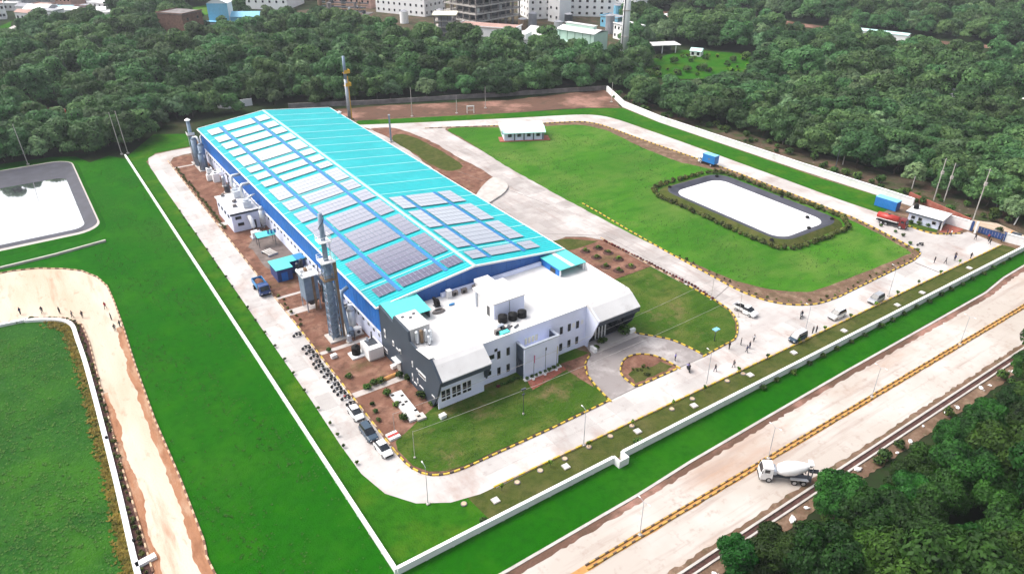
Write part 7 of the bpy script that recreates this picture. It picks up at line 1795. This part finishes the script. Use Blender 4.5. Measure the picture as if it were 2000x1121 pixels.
child('foliage', SH[1], sap2, (0, 0, 0.2), (0, 0, 0), (0.5, 0.5, 0.6)); obj('stem', MB().cyl(0, 0, 0, 0.5, 0.04, n=5), 'bark', sap2)
for i in range(22): copy_thing(sap2, (28.35 + U(-.2, .2), 84 + i * 5.6 + U(-.6, .6), 0.07), U(0, 6.3))
# planting beds of the red garden
for i, p in enumerate((104.80, 121.88) and [(104.80, 121.88), (104.96, 117.81), (103.69, 112.94), (108.93, 118.10), (108.64, 114.04), (108.58, 109.65), (104.82, 109.73), (108.49, 121.43)]):
    t = thing('planting_mound', 'round planted mound in the red soil garden beside the concrete road', 'planting mound', (*p, 0.12), 0, 'round mounds in the red garden')
    obj('soil_ring', MB().cyl(0, 0, 0, 0.22, 1.35, 1.0, 14), 'dark_soil', t)
    child('foliage', SG[i % 3], t, (0, 0, 0.1), (0, 0, i), (1.1, 1.1, 0.5)); child('flower_foliage', SL[i % 2], t, (0, 0, 0.35), (0, 0, 0), (1.0, 1.0, 0.8))
# ring of hedge round the white pond
ringp = rrect(144.0, 174.6, 93.6, 143.0, 7, 5)
for i, (x, y, a) in enumerate(walk(ringp + ringp[:1], 0.9)):
    if i < 200: shrub(SG[i % 3], x + U(-.45, .45), y + U(-.45, .45), U(0.7, 1.15), 'olive hedge shrub in the ring round the white pond', 'hedge shrubs round the white pond', 0.13, 'hedge shrub', 'hedge_shrub')
# hedge bed plants beside the low white wall, and small shrubs in the plots
for i, (x, y, a) in enumerate(walk([(xx, yy) for xx, yy in wall_line if xx > -16 and yy > 76], 1.15)):
    shrub(SG[i % 3], x + 0.85 + U(-.35, .35), y + U(-.4, .4), U(0.3, 0.55), 'low brownish plant in the dark bed along the left low wall', 'plants in the dark hedge bed', 0.06, 'plant', 'hedge_plant')
for i in range(60):
    y = 184 + i * 1.05 if i < 52 else 128 + (i - 52) * 2
    shrub(SG[i % 3], 35.7 + U(-.3, .3), y, U(0.4, 0.6), 'low hedge plant along the edge of the left red soil plot', 'hedge plants along the left plot', 0.1, 'plant', 'hedge_plant')
for i, (p, s) in enumerate((((39.98, 97.45), 1.2), ((39.26, 89.87), 1.2), ((36.59, 96.29), .7), ((36.13, 94.26), .8), ((35.71, 91.95), .7), ((40.64, 101.34), 1.3), ((39.30, 101.50), 1.1), ((38.11, 100.86), 1.0), ((37.70, 101.49), .9), ((44.02, 100.92), 1.2), ((45.21, 99.18), 1.4), ((44.66, 93.24), 1.6), ((45.04, 90.58), 1.0), ((39.71, 93.68), 1.0), ((36.51, 105.99), 1.0), ((36.62, 116.05), 0.8))):
    shrub(SH[i % 3], *p, s, 'small green shrub on the red soil between the left road and the slate end wall', 'shrubs beside the slate end wall', 0.1)
for i in range(13): shrub(SH[i % 3], 57.5 + i * 0.42, 88.4 + U(-.3, .3), U(0.4, 0.6), 'low dark shrub at the foot of the office front, left of the front box', 'shrubs left of the front box', 0.12)
for i in range(8): shrub(SH[i % 3], 62.9 + i * 1.0, 87.2, U(0.5, 0.75), 'dark shrub on the white plinth under the front box', 'shrubs under the front box', 0.3)
for i, (x, y, s) in enumerate(((87.6, 88.6, 1.9), (88.3, 89.6, 1.6), (81.5, 88.9, 1.1), (79.6, 87.6, 1.0), (82.6, 88.6, 0.9))):
    shrub(SH[i % 3], x, y, s, ('tall dark palm-like shrub in the right entrance corner', 'dark shrub behind the tall one in the right entrance corner', 'dark shrub before the entrance glass under the right canopy', 'dark shrub at the left side of the entrance under the right canopy', 'small shrub beside the entrance mullions under the right canopy')[i], None, 0.25)
rsx = shrub(SH[0], *(57.39, 88.38), 0.8, 'small crimson-leaved bush on the front lawn by the office wall', None, 0.12); 
for i in range(9): shrub(SG[i % 3], *[a + U(-1.6, 1.6) for a in (82.5, 77.6)], U(0.3, 0.55), 'low plant in the roundabout island bed', 'plants in the roundabout island', 0.14, 'plant', 'bed_plant')
for i in range(4): shrub(SH[i % 3], 184.6 + i * 0.9 + 2.2, 86.8 - i * 1.9, U(0.9, 1.4), 'round dark bush in front of the guard house wall', 'bushes before the guard house', 0.1, 'bush', 'bush')
for i, p in enumerate(((178.49, 90.02), (178.06, 85.75), (177.66, 83.43), (174.64, 79.74), (172.38, 76.44))): shrub(SH[i % 3], *p, U(0.7, 1.1), 'small bush on the dirt edge of the big field near its gate corner', 'bushes at the field corner', 0.12, 'bush', 'bush')
for i, (x, y, a) in enumerate(walk([q for q in field_edge if q[1] < 110 and q[0] > 121][:], 2.3)):
    if i < 60: shrub((SG + SL)[i % 5], x + (0.9 if x < 150 else -0.9), y + 0.9 + U(-.3, .6), U(0.3, 0.55), 'low plant on the dirt border of the big field', 'plants on the field border', 0.12, 'plant', 'border_plant')
# crimson hedge along the side road
ch_m = leafmat('crimson_leaves', (0.10, 0.010, 0.012), (0.32, 0.045, 0.045)); M['crimson'] = ch_m
CM_ = shrub_mesh(0.55, 'crimson', 31, per=70, leaf=0.16)
rsx.data = CM_
for i, (x, y, a) in enumerate(walk([(112.39, 123.69), (113.32, 108.97), (113.77, 94.65), (113.15, 88.52)], 0.95)):
    shrub(CM_, x, y, U(0.5, 0.75), 'crimson hedge plant in the row edging the concrete road beside the round lawn', 'crimson hedge plants', 0.12, 'hedge plant', 'hedge_plant')
# scrub bushes outside the right wall
for i in range(70):
    y = U(66, 232); x = U(200.5, 211)
    shrub(SH[i % 3], x, y, U(0.9, 2.4), 'wild bush on the scrub strip between right wall and wood', 'wild bushes outside the right wall', 0.02, 'bush', 'bush')
for i in range(48):
    shrub(SH[i % 3], U(60, 250), U(34.5, 39.6), U(0.9, 2.2), 'wild bush between the highway drain and the lower right wood', 'wild bushes along the highway drain', 0.05, 'bush', 'bush')
for i in range(46):
    x, y = [(250.01, 251.68), (277.96, 259.23), (294.60, 250.98), (301.97, 237.88), (280.18, 231.67), (266.09, 241.01), (248.85, 240.40)][i % 7]
    shrub((SH + SL)[i % 5], x + U(-9, 9), y + U(-9, 9), U(1.6, 3.6), 'bright low bush in the green clearing right of the white chimney', 'low bushes in the green clearing', 0.02, 'bush', 'bush')
pr = thing('rubble_block', 'pale rubble block lying between the highway drain and the wood', 'rubble', (75, 38.9, 0.08), 0.3, 'rubble along the highway drain')
obj('block', MB().ico((0, 0, 0.25), 0.55, 1, sq=(1.3, 0.9, 0.7)), 'far_white', pr); obj('chip', MB().ico((0.8, 0.3, 0.12), 0.25, 1), 'concrete', pr)
for i in range(24): copy_thing(pr, (60 + i * 5.6 + U(-2, 2), 39.0 + U(-.7, .8), 0.08), U(0, 6), scale=(U(.4, 1.0),) * 3)

# tufts standing out of the fields, one mass each
def tufts(name, n, place, mat, size, label, blades=3):
    vs, fs = [], []
    for _ in range(n):
        q = place()
        if q is None: continue
        x, y, z = q
        r = U(*size); a0 = U(0, 6.3)
        for k in range(blades):
            a = a0 + k * 2.1 + U(-.4, .4); ca, sa = math.cos(a), math.sin(a)
            b = len(vs); w = r * 0.5
            vs += [(x - sa * w, y + ca * w, z), (x + sa * w, y - ca * w, z), (x + ca * r + sa * w * .5, y + sa * r - ca * w * .5, z + r * 0.75), (x + ca * r - sa * w * .5, y + sa * r + ca * w * .5, z + r * 0.75)]
            fs.append((b, b + 1, b + 2, b + 3))
    me = bpy.data.meshes.new(name); me.from_pydata(vs, [], fs); me.materials.append(M[mat]); me.update()
    o = bpy.data.objects.new(name, me); link(o)
    return tag(o, label, 'grass', kind='stuff')
WL = [p for p in wall_line if p[1] > 55]
def in_rough():
    # clumps gather into patches
    for _ in range(6):
        x, y = U(-62, -3), U(72, 164)
        if math.sin(x * .31 + 1.7 * math.sin(y * .17)) + math.sin(y * .23 + x * .11) > U(-1.6, 1.6) and inside((x, y), [(-160, 58), (-160, 166)] + [(a - .6, b - .6) for a, b in wall_line]): return x, y, 0.05
tufts('grass_tufts', 9000, in_rough, 'tuft', (0.08, 0.24), 'pale tufts of long grass scattered over the dark left field')
def by_wall():
    x, y = WL[rnd.randrange(len(WL) - 1)]; t = U(-1.2, 1.2)
    if y > 158: return None
    return x - 0.55 - abs(rnd.gauss(0, 0.65)), y + t * 2, 0.06
tufts('dry_grass', 3200, by_wall, 'tuft_dry', (0.12, 0.38), 'yellowing dry grass along the left low white wall')
def in_field():
    x, y = U(5.5, 24), U(64, 250)
    return (x, y, 0.03) if U(0, 1) < 0.35 + 0.3 * math.sin(x * .4 + y * .13) else None
tufts('grass_tufts', 6000, in_field, 'tuft_green', (0.10, 0.26), 'short tufts in the bright green field left of the long wall')
def in_meadow():
    x, y = U(122, 178), U(75, 225)
    if not inside((x, y), meadow) or (143 < x < 176 and 92 < y < 144): return None
    return (x, y, 0.13) if U(0, 1) < 0.5 + 0.5 * math.sin(x * .21 + math.sin(y * .1) * 2) else None
tufts('grass_tufts', 8000, in_meadow, 'tuft', (0.08, 0.24), 'short tufts over the big mown field')
def in_lawn():
    if rnd.random() < 0.55:
        x, y = U(36, 72), U(75, 90); return (x, y, 0.125) if inside((x, y), lawn_a) else None
    x, y = U(90, 113), U(75, 107); return (x, y, 0.125) if inside((x, y), lawn_b) else None
tufts('grass_tufts', 3500, in_lawn, 'tuft_lawn', (0.05, 0.14), 'short uneven tufts on the two lawns beside the office')

# thin wet-season haze over everything
hz = obj('haze', MB().box((300, 300, 41.5), (2600, 2600, 85)), 'trim')
hz['kind'] = 'stuff'
hm = bpy.data.materials.new('haze_air'); hm.use_nodes = True
hm.node_tree.nodes.clear()
hv_ = hm.node_tree.nodes.new('ShaderNodeVolumePrincipled')
hv_.inputs['Color'].default_value = (0.86, 0.91, 1.0, 1)
hv_.inputs['Density'].default_value = 0.00014
hv_.inputs['Anisotropy'].default_value = 0.1
ho_ = hm.node_tree.nodes.new('ShaderNodeOutputMaterial')
hm.node_tree.links.new(hv_.outputs[0], ho_.inputs['Volume'])
hz.data.materials.clear(); hz.data.materials.append(hm)
